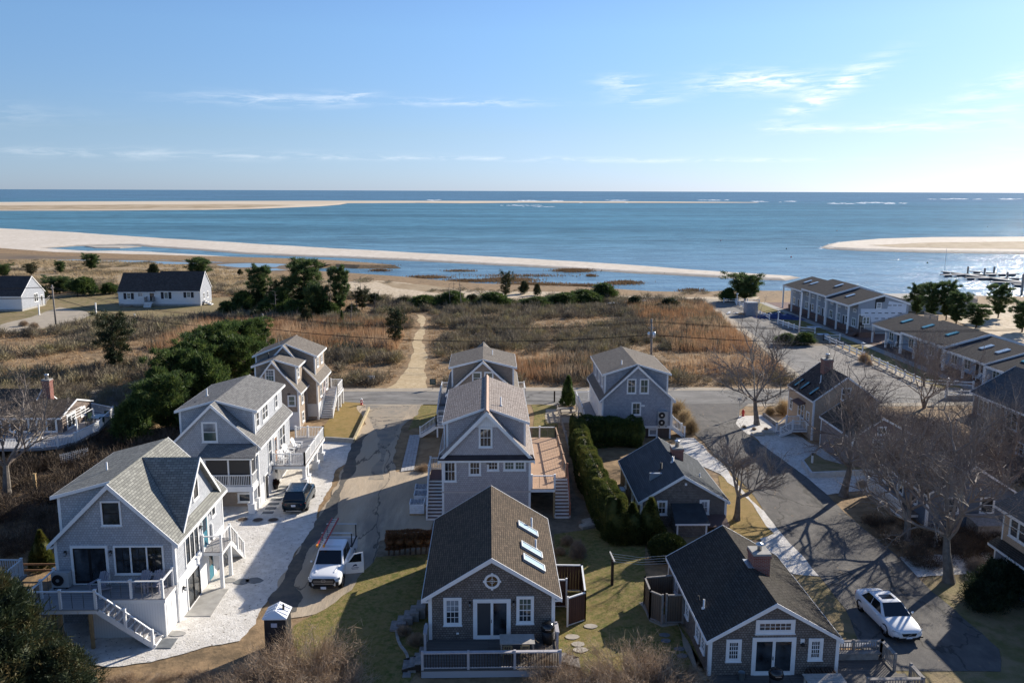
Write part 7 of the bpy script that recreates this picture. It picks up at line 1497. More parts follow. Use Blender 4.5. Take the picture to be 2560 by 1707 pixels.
def plant(name, label, cat, proto, loc, s, rz, group=None, sz=None, mats=(BARK, TWIG), names=('trunk', 'branches'), key=None):
    """thing with a trunk and a crown; meshes are shared between copies of one kind"""
    o = thing(name, label, cat, loc, group); o.rotation_euler = (0, 0, rz); o.scale = (s, s, sz or s); ORG[o.name] = V((0, 0, 0))
    for i, nm in enumerate(names):
        kk = (key, i)
        if kk not in MESHES:
            c = triobj(nm, proto[i], mats[i], o); MESHES[kk] = c.data
        else:
            c = bpy.data.objects.new(nm, MESHES[kk]); COL.objects.link(c); c.parent = o
    return o
MESHES = {}
GT_ = 'bare winter trees'
bt = [((1892, 1062), 0, 1.22, 0.3, 'bare spreading tree standing on white shell beside the fire hydrant'), ((1841, 1300), 2, 1.05, 1.0, 'low bare tree with wide flat crown on the lawn beside the slate-roofed cottage'),
      ((2108, 1240), 1, 1.2, 2.0, 'tall bare tree with long trunk shadow across the driveway beside the white-walled lawn'), ((2267, 1349), 1, 1.0, 4.1, 'bare tree with pale lichened trunk in the dark brush'), ((2372, 1455), 1, 1.24, 5.2, 'largest bare tree with thick trunk rising from the shell patch'),
      ((2310, 1020), 3, 1.15, 0, 'multi-stemmed bare tree by the motel fence'), ((2350, 1250), 3, .85, 2, 'reddish multi-stemmed bare tree among the crowns before the brown two-storey house'), ((2500, 1270), 0, 1.0, 3, 'bare tree overhanging the grey storage box'), ((2180, 1120), 3, .72, 4, 'bare small tree in front of the pinkish gable'),
      ((18, 1240), 2, 1.4, 3, 'bare spreading tree in the brush before the wrap-round deck'), ((2440, 1130), 3, .8, 1, 'reddish bare thicket tree under the brown two-storey house windows')]
for (px, kp, s, rz, lb) in bt:
    c = at(*px); plant('bare_tree', lb, 'tree', BP[kp], (c.x, c.y, 0), s, rz, GT_, key=('bare', kp))

# ---- evergreens
def juniper_proto(seed, H, R, nb, n, ln, wd):
    rg = np.random.default_rng(seed); T = []; per = n//nb
    for i in range(nb):
        t = (i+.5)/nb; a = i*2.4+rg.uniform(-.4, .4); z = H*(.18+.72*t); rr_ = R*(1-t)**.45*.68*rg.uniform(.6, 1.1); r = R*(.48-.2*t)*rg.uniform(.8, 1.15)
        T.append(blob((rr_*math.cos(a), rr_*math.sin(a), z), (r, r, r*rg.uniform(.7, 1.5)), per, ln*rg.uniform(.8, 1.5), wd, rg, .6, .75, .6, .45))
    T.append(blob((R*.1, 0, H*.9), (R*.24, R*.24, H*.11), per//2, ln, wd, rg, .6, .9))
    return tubes([(np.array([0, 0, 0.]), np.array([0, 0, H*.6]), R*.07+.05, .05)], 7), np.concatenate(T)
def cone_proto(seed, H, R, n, ln, wd):
    rg = np.random.default_rng(seed); z = rg.random(n)**1.25; a = rg.uniform(0, 2*PI, n); rad = R*(1-z)**.85*(.8+.25*rg.random(n))*(1+.15*np.sin(a*3+z*9)); d = np.stack([np.cos(a), np.sin(a), np.full(n, .35)], 1)
    C = np.stack([rad*np.cos(a), rad*np.sin(a), .12+z*H*.96], 1); core = ico((0, 0, H*.4), (R*.62, R*.62, H*.42))
    return tubes([(np.array([0, 0, 0.]), np.array([0, 0, H*.6]), .09, .03)], 6), np.concatenate([sprays(C, d, ln, wd, .5, .5, rg), core])
def pine_proto(seed, H, R, n, ln, wd):
    rg = np.random.default_rng(seed); segs = [(np.array([0, 0, 0.]), np.array([.1, 0, H*.5]), .16, .1), (np.array([.1, 0, H*.5]), np.array([0, .1, H*.97]), .1, .03)]; C = []; D = []
    nb = 34
    for i in range(nb):
        t = .14+.84*i/nb; a = i*2.4+rg.uniform(-.3, .3); L = R*(.30+.72*math.sin(PI*min(1, (1-t)*1.15)**.8))*rg.uniform(.55, 1.15); p = np.array([0, 0, H*t]); d = unit(np.array([math.cos(a), math.sin(a), .25+.5*t])); q = p+d*L; segs.append((p, q, .04, .012))
        m = n//nb; nt_ = 5; cu = rg.uniform(.3, 1.05, nt_); co = rg.normal(0, .16*L, (nt_, 3))*np.array([1, 1, .5]); w_i = rg.integers(0, nt_, m); c = p+d*(L*cu[w_i])[:, None]+co[w_i]+rg.normal(0, .10+.055*L, (m, 3))*np.array([1, 1, .6]); C.append(c); D.append(np.tile(d, (m, 1)))
    return tubes(segs, 5), sprays(np.concatenate(C), np.concatenate(D), ln, wd, .8, .55, rg)
EV = {'jun': (juniper_proto(31, 6, 2.3, 16, 9000, .42, .13), (BARKB, JUN)), 'jun2': (juniper_proto(32, 5, 2.6, 14, 8000, .4, .13), (BARKB, JUN)), 'ced': (juniper_proto(33, 5.5, 2.3, 20, 24000, .24, .06), (BARKB, CED)), 'cedfar': (juniper_proto(36, 3.5, 1.7, 12, 4000, .34, .12), (BARKB, CED)),
      'ragj': (pine_proto(45, 5.6, 3.2, 15000, .42, .1), (BARKB, JUN)), 'rag': (pine_proto(44, 5.5, 2.7, 9000, .36, .08), (BARKB, CED)), 'cone': (cone_proto(34, 3.2, .9, 5000, .2, .07), (BARKB, JUN)), 'pine': (pine_proto(35, 7, 3.0, 17000, .46, .09), (BARKB, PIN)), 'pine2': (pine_proto(37, 4.2, 3.0, 14000, .42, .09), (BARKB, PIN)), 'arb': (cone_proto(38, 3.4, 1.0, 9000, .16, .06), (BARKB, ARB)), 'ball': ((tubes([(np.zeros(3), np.array([0, 0, .5]), .08, .06)], 5), blob((0, 0, .75), (1.25, 1.1, .95), 14000, .1, .06, np.random.default_rng(3), .93, .2, .35, .0)), (BARKB, BOX)),
      'dark': (juniper_proto(40, 2.4, 2.2, 14, 12000, .2, .07), (BARKB, MLEAF('shade_darkened_needles', (.010, .018, .010), (.02, .034, .016), (.035, .05, .02), .8, .2)))}  # needle green made darker in the colour to stand for shade
def ever(kind, name, label, px, s, rz=0, group=None, sz=None, cat='tree', z=0, k=None):
    c = at(*(k(*px) if k else px)); p, m = EV[kind]; return plant(name, label, cat, p, (c.x, c.y, z), s, rz, group, sz, m, ('trunk', 'crown'), key=kind)
G1 = 'dark junipers of the thicket left of the houses'
for i, (x, y, s, kd_, lb) in enumerate(((640, 900, .95, 'ragj', 'tall dark juniper at the utility pole'), (560, 930, 1.1, 'jun', 'broad dark juniper, tallest of the thicket'), (490, 985, 1.05, 'ragj', 'dark juniper behind the grey dormered roof'), (600, 965, 1.0, 'ragj', 'dark juniper touching the stepped house'), (440, 1010, 1.0, 'ragj', 'dark juniper above the wrap-round deck lawn'), (420, 1085, .95, 'ragj', 'dark juniper beside the dormered house wall'), (370, 1065, .9, 'jun2', 'dark juniper by the tip of the wrap-round deck'), (330, 1110, .8, 'jun2', 'low dark juniper in the brush by the wrap-round deck'), (520, 1010, 1.1, 'jun2', 'dark juniper just behind the dormered roof ridge'), (600, 915, 1.0, 'ragj', 'dark juniper between the pole and the broad one'), (530, 955, 1.15, 'ragj', 'dark juniper joining the broad one to the roof side'), (465, 950, .9, 'jun2', 'low dark juniper on the marsh side of the thicket'), (400, 1035, .85, 'jun', 'dark juniper at the lower end of the thicket'), (655, 930, .8, 'jun2', 'dark juniper tucked beside the stepped house gable'))):
    ever(kd_, 'juniper_tree', lb, (x, y), s, i*1.3, G1)
G2 = 'pines and cedars of the marsh edge'
for i, (x, y, s, sz, kd_, lb) in enumerate(((762, 775, 1.5, 1.32, 'pine', 'tallest pine of the group at the marsh edge'), (850, 785, .8, 1.2, 'pine', 'slim pine beside the dead trunks'), (795, 790, 1.0, 1.2, 'pine2', 'rounded pine leaning on the tallest pine'), (650, 775, .9, 1.15, 'pine', 'pine at the lawn corner of the rise'), (700, 785, 1.15, 1.0, 'jun2', 'dark cedar between the marsh pines'), (610, 780, 1.1, .8, 'jun2', 'low dark cedar on the lawn edge'), (570, 790, .9, .55, 'jun2', 'creeping dark cedar below the long white house'), (855, 815, .55, .9, 'cone', 'narrow dark cedar in front of the slim pine'), (765, 812, .75, .8, 'cedfar', 'small brownish cedar in the reeds'), (990, 865, .75, .95, 'rag', 'dark cedar leaning beside the beach path'), (290, 925, 1.15, 1.25, 'rag', 'lone brownish cedar in the left marsh'), (935, 760, 1.2, .6, 'cedfar', 'low cedar on the dune hollow rim'), (735, 792, 1.2, .62, 'jun2', 'low juniper filling the gap under the tallest pine'), (675, 790, 1.25, .6, 'jun2', 'low juniper between the lawn corner and the dark cedar'), (820, 790, .95, .55, 'jun2', 'low juniper at the foot of the dead trunks'), (640, 800, .9, .5, 'cedfar', 'brownish low cedar before the lawn corner pine'), (725, 770, .8, 1.0, 'rag', 'ragged cedar behind the tallest pine'), (690, 768, .75, .9, 'rag', 'ragged cedar behind the lawn corner'), (880, 790, .9, .6, 'cedfar', 'low cedar beside the tallest dead trunk'), (905, 775, .8, .7, 'rag', 'ragged small cedar at the hollow rim'))):
    ever(kd_, 'pine_tree' if 'pine' in kd_ else 'cedar_tree', lb, (x, y), s, i*1.7, G2, sz)
G3 = 'low cedars and shrubs on the dunes'
for i, (x, y, s, sz, kd_, lb) in enumerate(((497, 695, 1.35, 1.1, 'pine2', 'dark pine behind the long white house roof'), (384, 690, 1.1, .9, 'cedfar', 'small cedar behind the long white house ridge'), (230, 675, .95, .95, 'pine2', 'round green pine alone on the dune grass'), (78, 688, .9, .55, 'rag', 'dark ragged cedar on the dune grass'), (12, 692, .8, .7, 'pine2', 'small green pine at the end of the dune grass'), (152, 684, .55, .7, 'pine2', 'tiny green pine on the dune grass'), (600, 688, .5, .45, 'cedfar', 'small dark shrub on the dune flat, nearer the pine'), (655, 688, .4, .35, 'cedfar', 'smallest dark shrub on the dune flat'), (150, 735, 1.3, .8, 'pine2', 'spreading green cedar behind the sandy drive'), (210, 738, 1.4, .8, 'jun2', 'wide green juniper before the dune grass'), (105, 748, .9, .8, 'cedfar', 'dark cedar beside the white end house'), (275, 735, .9, .5, 'jun2', 'low juniper beside the long white house'),
      (1130, 768, 1.5, .65, 'jun2', 'dark juniper thicket beside the dead trees'), (1265, 745, .7, .95, 'rag', 'tall dark cedar on the dune with bare top'), (1235, 768, 1.6, .6, 'jun2', 'wide dark juniper before the lagoon'), (1180, 760, 1.3, .55, 'cedfar', 'low cedar between the dune junipers'), (1310, 735, .8, .8, 'cedfar', 'small flat-topped cedar on the sand'), (1343, 738, .6, .7, 'cedfar', 'smallest flat-topped cedar on the sand'), (1410, 762, 1.7, .5, 'jun2', 'low spreading juniper, first of the dune row'), (1460, 758, 1.8, .55, 'jun2', 'low spreading juniper in the middle of the dune row'), (1510, 752, 1.3, .75, 'jun2', 'dark upright juniper at the end of the dune row'), (1340, 768, 1.5, .42, 'jun2', 'creeping juniper on the dune slope'), (1060, 770, 1.5, .5, 'jun2', 'low dark juniper at the head of the beach path'), (1010, 765, 1.2, .5, 'cedfar', 'brownish cedar at the head of the beach path'), (1585, 772, 1.2, .7, 'cedfar', 'round dark shrub among the sandbags'), (1672, 776, 1.6, .65, 'cedfar', 'broad dark shrub before the sandbags'), (1862, 752, 1.6, 1.2, 'pine2', 'wind-shaped dune pine by the white fence'), (1820, 755, .8, .6, 'jun2', 'low juniper under the dune pine'))):
    ever(kd_, 'dune_pine' if 'pine' in kd_ else 'dune_cedar', lb, (x, y), s, i*2.1, G3, sz)
G4 = 'pines behind the low motel row'
for i, (x, y, s, sz, lb) in enumerate(((2325, 800, .8, .9, 'tall pine, first behind the motel roof'), (2365, 800, .8, .95, 'slender pine with thin top behind the motel'), (2390, 812, .85, .78, 'broad pine behind the low motel ridge'), (2440, 820, .95, .55, 'lower rounded pine behind the low motel ridge'), (2495, 795, .85, .85, 'tall pine before the beach building'), (2555, 830, .9, .7, 'brown-tinged pine at the sandy slope'), (2290, 790, .7, .8, 'small pine next to the unfinished wall deck'))):
    ever('pine', 'motel_pine', lb, (x, y), s, i*1.9, G4, sz)
ever('cone', 'small_cedar', 'small conical cedar beside the blue-grey house deck', (1420, 1012), 1.05, 0, None, 1.05)
ever('arb', 'golden_cypress', 'yellow-green cypress behind the split-rail fence', (108, 1418), .85, 0, None, .75); ever('ball', 'clipped_shrub', 'large round clipped green shrub beside the cottage roof', (1668, 1398), 1.0, 0, None, cat='shrub')
ever('dark', 'evergreen_shrub', 'large dark evergreen shrub before the blue wall', (2500, 1490), .85, 0, None, .8, 'shrub'); ever('dark', 'evergreen_shrub', 'dark evergreen shrub at the lawn edge below the blue wall', (2455, 1520), .6, 1, None, .6, 'shrub')
ever('jun2', 'hedge_shrub', 'dark green motel hedge shrub at the road corner', (1965, 862), .75, 0, 'shrubs of the motel bed', .36, 'shrub'); ever('jun2', 'hedge_shrub', 'dark green motel hedge shrub beside the flagpole', (2010, 862), .75, 1, 'shrubs of the motel bed', .38, 'shrub')
# big cedar in the front left corner
c = at(100, 1700); plant('cedar_tree', 'large cedar with brown-tipped green foliage beside the deck stairs', 'tree', EV['ced'][0], (-23.4, 37.2, -.6), 1.35, .4, None, 1.22, EV['ced'][1], ('trunk', 'crown'), key='ced')
plant('cedar_tree', 'smaller cedar crowding the big one against the neighbouring deck', 'tree', EV['ced'][0], (-27.6, 39.6, -.3), 1.1, 2.4, None, 1.0, EV['ced'][1], ('trunk', 'crown'), key='ced')
plant('cedar_tree', 'low cedar spreading under the deck platform posts', 'tree', EV['ced'][0], (-20.9, 37.6, -.5), .85, 4.0, None, .55, EV['ced'][1], ('trunk', 'crown'), key='ced')

# ---- hedges
def hedge(name, label, segs_, mat, n, ln, wd, lumps=.18, seed=1, legs=False):
    rg = np.random.default_rng(seed); h = thing(name, label, 'hedge', (segs_[0][0][0], segs_[0][0][1], 0)); T = []
    tot = sum(math.dist(a[:2], b2[:2]) for a, b2, *_ in segs_)
    for (a, b2, w, z0, z1) in segs_:
        L = math.dist(a[:2], b2[:2]); m = int(n*L/tot); u = rg.random(m); d = np.array([(b2[0]-a[0])/L, (b2[1]-a[1])/L, 0]); R = np.array([d[1], -d[0], 0]); ph = rg.uniform(0, 2*PI, m)
        cx, sz_ = np.cos(ph), np.sin(ph); pw = lambda v: np.sign(v)*np.abs(v)**.5
        lump = 1+lumps*(vnoise(u*L*1.4+seed, ph*1.2)-.5)*2; zc, zr_ = (z0+z1)/2, (z1-z0)/2
        C = np.array([*a[:2], 0])+d*(u*L)[:, None]+R*(pw(cx)*w/2*lump)[:, None]; C[:, 2] = zc+pw(sz_)*zr_*lump; N_ = R*cx[:, None]+np.array([0, 0, 1.])*sz_[:, None]
        T.append(sprays(C, N_, ln, wd, .5, .45, rg)); 
        k_ = max(2, int(L/.6))
        for i in range(k_): q = np.array([*a[:2], 0])+d*(L*(i+.5)/k_); T.append(ico((q[0], q[1], zc), (max(w*.42, .3), max(w*.42, .62), zr_*.86)))
    triobj('foliage', np.concatenate(T), mat, h)
    if legs:
        sg = []
        for (a, b2, w, z0, z1) in segs_:
            for i in range(9): t = (i+.5)/9; x, y = a[0]+(b2[0]-a[0])*t, a[1]+(b2[1]-a[1])*t; sg.append((np.array([x, y, 0]), np.array([x+.05, y, z0+.3]), .07, .05))
        triobj('stems', tubes(sg, 5), BARKB, h)
    return h
hedge('arborvitae_hedge', 'tall olive arborvitae hedge between the middle houses and the slate-roofed cottage', [((8.3, 76.6), (8.0, 68), 1.4, 0, 3.2), ((8.0, 68), (8.2, 60), 1.45, 0, 3.25), ((8.2, 60), (8.8, 55), 1.5, 0, 3.2)], ARB, 52000, .15, .07, .16, 3)
hedge('dark_hedge', 'dark green hedge closing the yard in front of the blue-grey house', [((8.6, 77.2), (14.6, 76.9), 1.5, 0, 2.7)], JUN, 12000, .2, .08, .25, 5)
hedge('beech_hedge', 'clipped brown-leaved hedge on bare stems beside the patched street', [((-6.9, 53.0), (-3.7, 53.2), 1.0, .6, 1.55)], BEECH, 9000, .12, .06, .2, 7, True)
for i, (x, y, s, lb) in enumerate(((1545, 1350, .95, 'olive arborvitae at the end of the tall hedge'), (1580, 1352, .9, 'olive arborvitae beside the hedge end'), (1625, 1350, 1.0, 'greener arborvitae nearest the entry porch'))): ever('arb', 'arborvitae', lb, (x, y), s*1.15, i, 'arborvitae at the hedge corner', s*.92)

# ---- twiggy shrubs
def twig_bush(seed, n, R, H, wd, ln):
    rg = np.random.default_rng(seed); a = rg.uniform(0, 2*PI, n); el = np.arcsin(rg.random(n)**.8); d = np.stack([np.cos(a)*np.cos(el), np.sin(a)*np.cos(el), np.sin(el)], 1); rad = rg.random(n)**.6
    C = d*np.array([R, R, H])*rad[:, None]*.85; C[:, 2] += .05; lump = 1+.3*(vnoise(d[:, 0]*4+seed+9, d[:, 1]*4+d[:, 2]*3+9)-.5); C *= lump[:, None]
    T = sprays(C, d, ln*(.5+1.1*rg.random(n)**2), wd, .55, .55, rg); m = 26; a = rg.uniform(0, 2*PI, m); sg = [(np.array([.1*math.cos(q), .1*math.sin(q), 0]), np.array([R*.6*math.cos(q), R*.6*math.sin(q), H*rg.uniform(.4, .8)]), .03, .008) for q in a]
    return tubes(sg, 4), T
def wild_bush(seed, ns, per, R, H):
    rg = np.random.default_rng(seed); sg = []; C = []; D = []; LN = []
    for i in range(ns):
        a = rg.uniform(0, 2*PI); o_ = rg.random()**.5; p = np.array([R*.35*o_*math.cos(a), R*.35*o_*math.sin(a), 0]); b_ = a+rg.normal(0, .5); d = unit(np.array([math.cos(b_)*(.25+o_*.75), math.sin(b_)*(.25+o_*.75), rg.uniform(.45, 1.2)])); L = H*rg.uniform(.45, 1.15); r = .022
        for k in range(5):
            d = unit(d+rg.normal(0, .16, 3)+np.array([0, 0, -.02])); q = p+d*L/5; sg.append((p, q, r, r*.72)); r *= .72; m = per//5
            if k:
                u = rg.random((m, 1)); C.append(p+(q-p)*u+rg.normal(0, .05+.03*k, (m, 3))); D.append(np.tile(d, (m, 1))); LN.append(np.full(m, .16+.05*k))
            p = q
    C, D, LN = np.concatenate(C), np.concatenate(D), np.concatenate(LN)
    return tubes(sg, 4), sprays(C, D, LN*(.6+1.3*rg.random(len(C))**2), .016, .75, .25, rg)
TB = [wild_bush(51, 85, 190, 2.0, 2.0), twig_bush(52, 5000, 1.2, 1.3, .02, .3)]
G5 = 'brown twiggy shrubs along the bottom edge'
for i, (px, s, sz, lb) in enumerate((((760, 1690), 1.3, 1.2, 'large brown twiggy shrub beside the portable toilet'), ((675, 1735), 1.05, 1.0, 'brown twiggy shrub in front of the portable toilet'), ((840, 1745), .95, .9, 'brown twiggy shrub at the shaded lawn edge'), ((600, 1735), .8, .7, 'low brown twiggy shrub by the shell edge'), ((1390, 1705), .85, .8, 'brown twiggy shrub overgrowing the front deck corner'), ((1570, 1720), 1.2, 1.15, 'brown twiggy shrub before the gravel walk'), ((1660, 1740), 1.05, .95, 'brown twiggy shrub by the cottage corner boards'), ((1480, 1745), .9, .8, 'low brown twiggy shrub between the two cottages'), ((500, 1735), .6, .55, 'small dry twiggy shrub at the shell drive tip'), ((1440, 1745), .6, .6, 'small twiggy shrub at the lawn edge'))):
    c = at(*px); plant('twiggy_shrub', lb, 'shrub', TB[0], (c.x, c.y, -.2), s, i*1.3, G5, sz, (BARKB, TWIGB), ('stems', 'twigs'), key='tb0')
G6 = 'bare shrubs in the gardens'
for i, (px, s, sz, lb) in enumerate((((1445, 1395), .55, 1.0, 'pale fan-shaped bare shrub behind the cottage shower'), ((1418, 1360), .5, .5, 'small bare shrub beside the cottage skylights'), ((1400, 1385), .4, .4, 'low bare shrub at the cottage eave'), ((2440, 1430), .7, .75, 'thin bare shrub on the shell patch by the blue wall'), ((2155, 1218), .5, .5, 'small green-brown shrub beside the long trunk shadow'), ((1770, 1270), .5, .5, 'rusty shrub at the slate-roofed cottage corner'), ((1760, 1235), .4, .35, 'small rusty shrub behind the slate-roofed cottage corner'), ((1860, 1070), .25, .25, 'small dark plant on the shell nearest the hydrant'), ((1885, 1075), .25, .25, 'small dark plant on the shell under the tree'), ((1915, 1075), .25, .25, 'small dark plant on the shell before the stone steps'), ((60, 815), .8, .8, 'bushy bare shrub at the sandy drive bend'), ((85, 820), .85, .8, 'second bushy shrub at the sandy drive bend'), ((1040, 1610), .5, .5, 'dark shrub inside the curved stone edging'), ((1010, 1585), .45, .4, 'brown shrub at the top of the curved stone edging'))):
    c = at(*px); plant('bare_shrub', lb, 'shrub', TB[1], (c.x, c.y, 0), s, i*1.3, G6, sz, (BARK, TWIGB if i not in (0, 3) else TWIG), ('stems', 'twigs'), key=('tb1', i in (0, 3)))
PG = twig_bush(55, 2600, .75, 1.2, .02, .5)
for i, (px, s, lb) in enumerate(((k9(385, 580), .8, 'low tan ornamental grass tuft by the golden house'), (k9(490, 580), 1.35, 'tall tan ornamental grass tuft by the golden house'), (k6(890, 660), 1.3, 'tan ornamental grass along the blue-grey house steps'), (k6(940, 720), 1.2, 'tan ornamental grass at the foot of the blue-grey house rail'), (k6(985, 790), 1.1, 'russet ornamental grass by the shell verge'), (k10(1145, 805), 1.1, 'russet grass tuft at the end of the motel fence'), (k10(1185, 825), .6, 'low russet grass tuft in the motel fence gap'))):
    c = at(*px); plant('ornamental_grass', lb, 'grass', PG, (c.x, c.y, 0), s, i, 'tan ornamental grasses', None, (BARKB, DGRASS if i < 5 else GRASS), ('stems', 'blades'), key=('pg', i < 5))
triobj('twigs', twig_bush(60, 1500, .8, .5, .025, .3)[1]+np.array(BRUSHP.location), TWIGB, BRUSHP); triobj('leaves', blob((0, 0, .5), (.25, .25, .25), 500, .14, .07, np.random.default_rng(9))+np.array(POT.location), MLEAF('potted_leaves', (.03, .05, .02), (.12, .03, .03), None, 4), POT)

# ---- dead trees in the marsh
def dead_proto(seed):
    rg = np.random.default_rng(seed); segs = []; p = np.zeros(3); d = np.array([.06, .02, 1.])
    for i in range(6):
        d = unit(d+rg.normal(0, .06, 3)); q = p+d*.9; segs.append((p, q, .13*(1-.13*i), .13*(1-.13*(i+1)))); p = q
        if i > 1:
            for _ in range(3): e = unit(np.array([rg.normal(), rg.normal(), .35])); segs.append((p, p+e*rg.uniform(.4, 1.3), .035, .01))
    return tubes(segs[:1], 6), tubes(segs[1:], 5)
DP = dead_proto(71); DEADM = M('silver_dead_wood', (.16, .14, .125), .9)
for i, (px, s, sz, lb) in enumerate(((k13(1175, 440), 1, 1.15, 'dead trunk beside the tallest pine'), (k13(1200, 450), .9, 1.1, 'thin dead trunk right behind the slim pine'), (k13(1445, 500), .9, .95, 'dead trunk before the dune hollow'), (k13(1490, 480), .9, 1.2, 'tallest dead trunk before the dune hollow'), (k13(1515, 480), .8, .9, 'short dead trunk before the dune hollow'), (k13(1600, 500), 1, .6, 'leaning silver dead tree in the scrub'), (k13(1385, 620), 1, .8, 'dead stump tree in the reeds'), (k13(700, 560), 1.2, .9, 'silver dead tree with bare limbs in front of the pines'), (k14(350, 410), .9, 1.35, 'tall black dead tree among the dune junipers'), (k14(265, 410), .9, .95, 'short dead tree among the dune junipers'), (k14(290, 380), .8, 1.0, 'dead tree behind the dune junipers'))):
    c = at(*px); plant('dead_tree', lb, 'tree', DP, (c.x, c.y, 0), s, i*1.1, 'dead trees of the marsh edge', sz, (DEADM, DEADM), ('trunk', 'limbs'), key='dead')

# ---- marsh and dune cover: nobody could count it
HL = P2([(140, 738), (300, 726), (300, 770), (510, 745), (590, 742), (640, 747), (560, 778), (400, 802), (200, 812), (60, 832), (-300, 860), (-300, 765), (0, 758)]); DR = P2([(-200, 825), (0, 812), (80, 792), (150, 768), (238, 786), (150, 815), (40, 829), (-200, 860)])
HOL = P2([(905, 697), (1000, 706), (1100, 722), (1240, 728), (1420, 731), (1560, 740), (1640, 742), (1500, 752), (1330, 748), (1280, 765), (1150, 768), (1010, 752), (940, 745), (890, 735), (850, 712)])
def pathd(x, y):
    xc = np.interp(y, [99, 105, 118, 135, 150, 166], [-9.6, -9.8, -10, -11.2, -12.3, -13.3]); hw = np.interp(y, [99, 108, 118, 166], [3.4, 2.0, 1.4, 1.0]); return np.where(y > 167, 9, np.abs(x-xc)-hw)
def field(n, x0, x1, y0, y1, rg): return rg.uniform(x0, x1, n), rg.uniform(y0, y1, n)
def marsh_ok(x, y, pad=0.0):
    xr_ = 39.5+(y-100)*.095-pad; ok = (x < xr_) & (y > 101.6+pad) & (pathd(x, y) > pad) & ~inpoly(x, y, HL) & ~inpoly(x, y, DR) & ~inpoly(x, y, HOL)
    return ok & (y < 186+np.clip((-x-10)*.28, 0, 30)) & ~((np.abs(x+33) < 12) & (y < 112))
def scatter(proto, x, y, s, sz, rot, z=0.0):
    c, sn = np.cos(rot), np.sin(rot); P_ = proto[None]*np.stack([s, s, sz], 1)[:, None, None, :]; X_ = P_[..., 0]*c[:, None, None]-P_[..., 1]*sn[:, None, None]; Y_ = P_[..., 0]*sn[:, None, None]+P_[..., 1]*c[:, None, None]
    return np.stack([X_+x[:, None, None], Y_+y[:, None, None], P_[..., 2]+z], -1).reshape(-1, 3, 3)
def stuff(name, T, mat, label): o = triobj(name, T, mat, kind='stuff'); o['label'] = label; return o
rg = np.random.default_rng(77)
def mini(seed, n, R, H, wd, ln): return twig_bush(seed, n, R, H, wd, ln)[1]
SP = [mini(81, 210, 1.0, .95, .055, .42), mini(82, 210, 1.15, .8, .055, .45)]
x, y = field(9000, -130, 46, 101, 215, rg); f = fbm(x/15, y/10); band = ((y > 163) & (y < 184) & (x > -8) & (x < 40)) | ((y > 138) & (y < 158) & (x < -52) & (x > -120)) | ((y < 106.5) & (x < 44)) | ((y > 118) & (y < 150) & (x > -34) & (x < -14) & (f > .45))
keep = marsh_ok(x, y, 1.0) & ((f > .53) | (band & (rg.random(len(x)) < .75))); x, y = x[keep], y[keep]; k_ = min(len(x), 3600); x, y = x[:k_], y[:k_]
s = rg.uniform(.8, 1.9, k_); T = [scatter(SP[i], x[i::2], y[i::2], s[i::2], s[i::2]*rg.uniform(.75, 1.2, len(s[i::2])), rg.uniform(0, 6.28, len(s[i::2]))) for i in (0, 1)]
stuff('marsh_scrub', np.concatenate(T), SCRUB, 'grey-olive leafless scrub spread over the brown marsh')
def blades(x, y, h, w, lean, rg, z=0.0):
    n = len(x); C = np.stack([x, y, np.full(n, z)], 1); D = np.stack([rg.normal(0, lean, n)-lean*.7, rg.normal(0, lean, n), np.ones(n)], 1); A = unit(D)*h[:, None]; a = rg.uniform(0, PI, n); B = np.stack([np.cos(a), np.sin(a), np.zeros(n)], 1)*w*.5
    return np.stack([C-B, C+B, C+A], 1)
x, y = field(330000, -130, 46, 101.5, 215, rg); f = fbm(x/15, y/10); tuft = vnoise(x*1.1, y*1.1); keep = marsh_ok(x, y, .2) & (tuft > .42); x, y, tuft = x[keep], y[keep], tuft[keep]
stuff('marsh_grass', blades(x, y, (.2+.6*(tuft-.4)*1.6)*rg.uniform(.5, 1.4, len(x)), .1, .85, rg), GRASS, 'russet tufted grass covering the marsh')
x, y = field(260000, -120, 48, 101.5, 190, rg); f2 = fbm(x/22+40, y/8+11)
zone = ((y > 108) & (y < 128) & (x > 22+(y-108)*.4) & (f2 > .40)) | ((y > 104) & (y < 118) & (x > -1) & (x < 22) & (f2 > .47)) | ((y > 120) & (y < 175) & (x > 28) & (f2 > .45)) | ((y > 126) & (y < 152) & (x < -14) & (x > -52) & (f2 > .40))
keep = marsh_ok(x, y, .8) & zone & (vnoise(x*.9+5, y*.9) > .3); x, y = x[keep][:110000], y[keep][:110000]
stuff('reed_bed', blades(x, y, rg.uniform(1.1, 2.3, len(x)), .085, .16, rg), REED, 'tall tan reeds standing in the marsh')
DG_ = P2([(-600, 655), (0, 655), (120, 650), (300, 655), (560, 668), (700, 690), (850, 705), (900, 720), (700, 735), (560, 728), (300, 705), (120, 735), (0, 730), (-600, 745)])
x, y = field(200000, -240, 10, 175, 330, rg); keep = inpoly(x, y, DG_) & (fbm(x/9, y/9) > .40); x, y = x[keep][:70000], y[keep][:70000]
stuff('dune_grass', blades(x, y, rg.uniform(.4, 1.0, len(x)), .16, .4, rg), DGRASS, 'pale dry grass on the dunes behind the white houses')
x, y = field(5000, -240, 60, 170, 300, rg); keep = (inpoly(x, y, DG_) | inpoly(x, y, HOL) | ((y > 186) & (y < 205) & (x > -20) & (x < 62))) & (fbm(x/12+3, y/8+8) > .56); x, y = x[keep][:650], y[keep][:650]; s = rg.uniform(.6, 1.5, len(x))
stuff('dune_scrub', scatter(SP[1], x, y, s*1.2, s*.7, rg.uniform(0, 6.28, len(x))), SCRUB, 'low grey scrub scattered over the dunes')
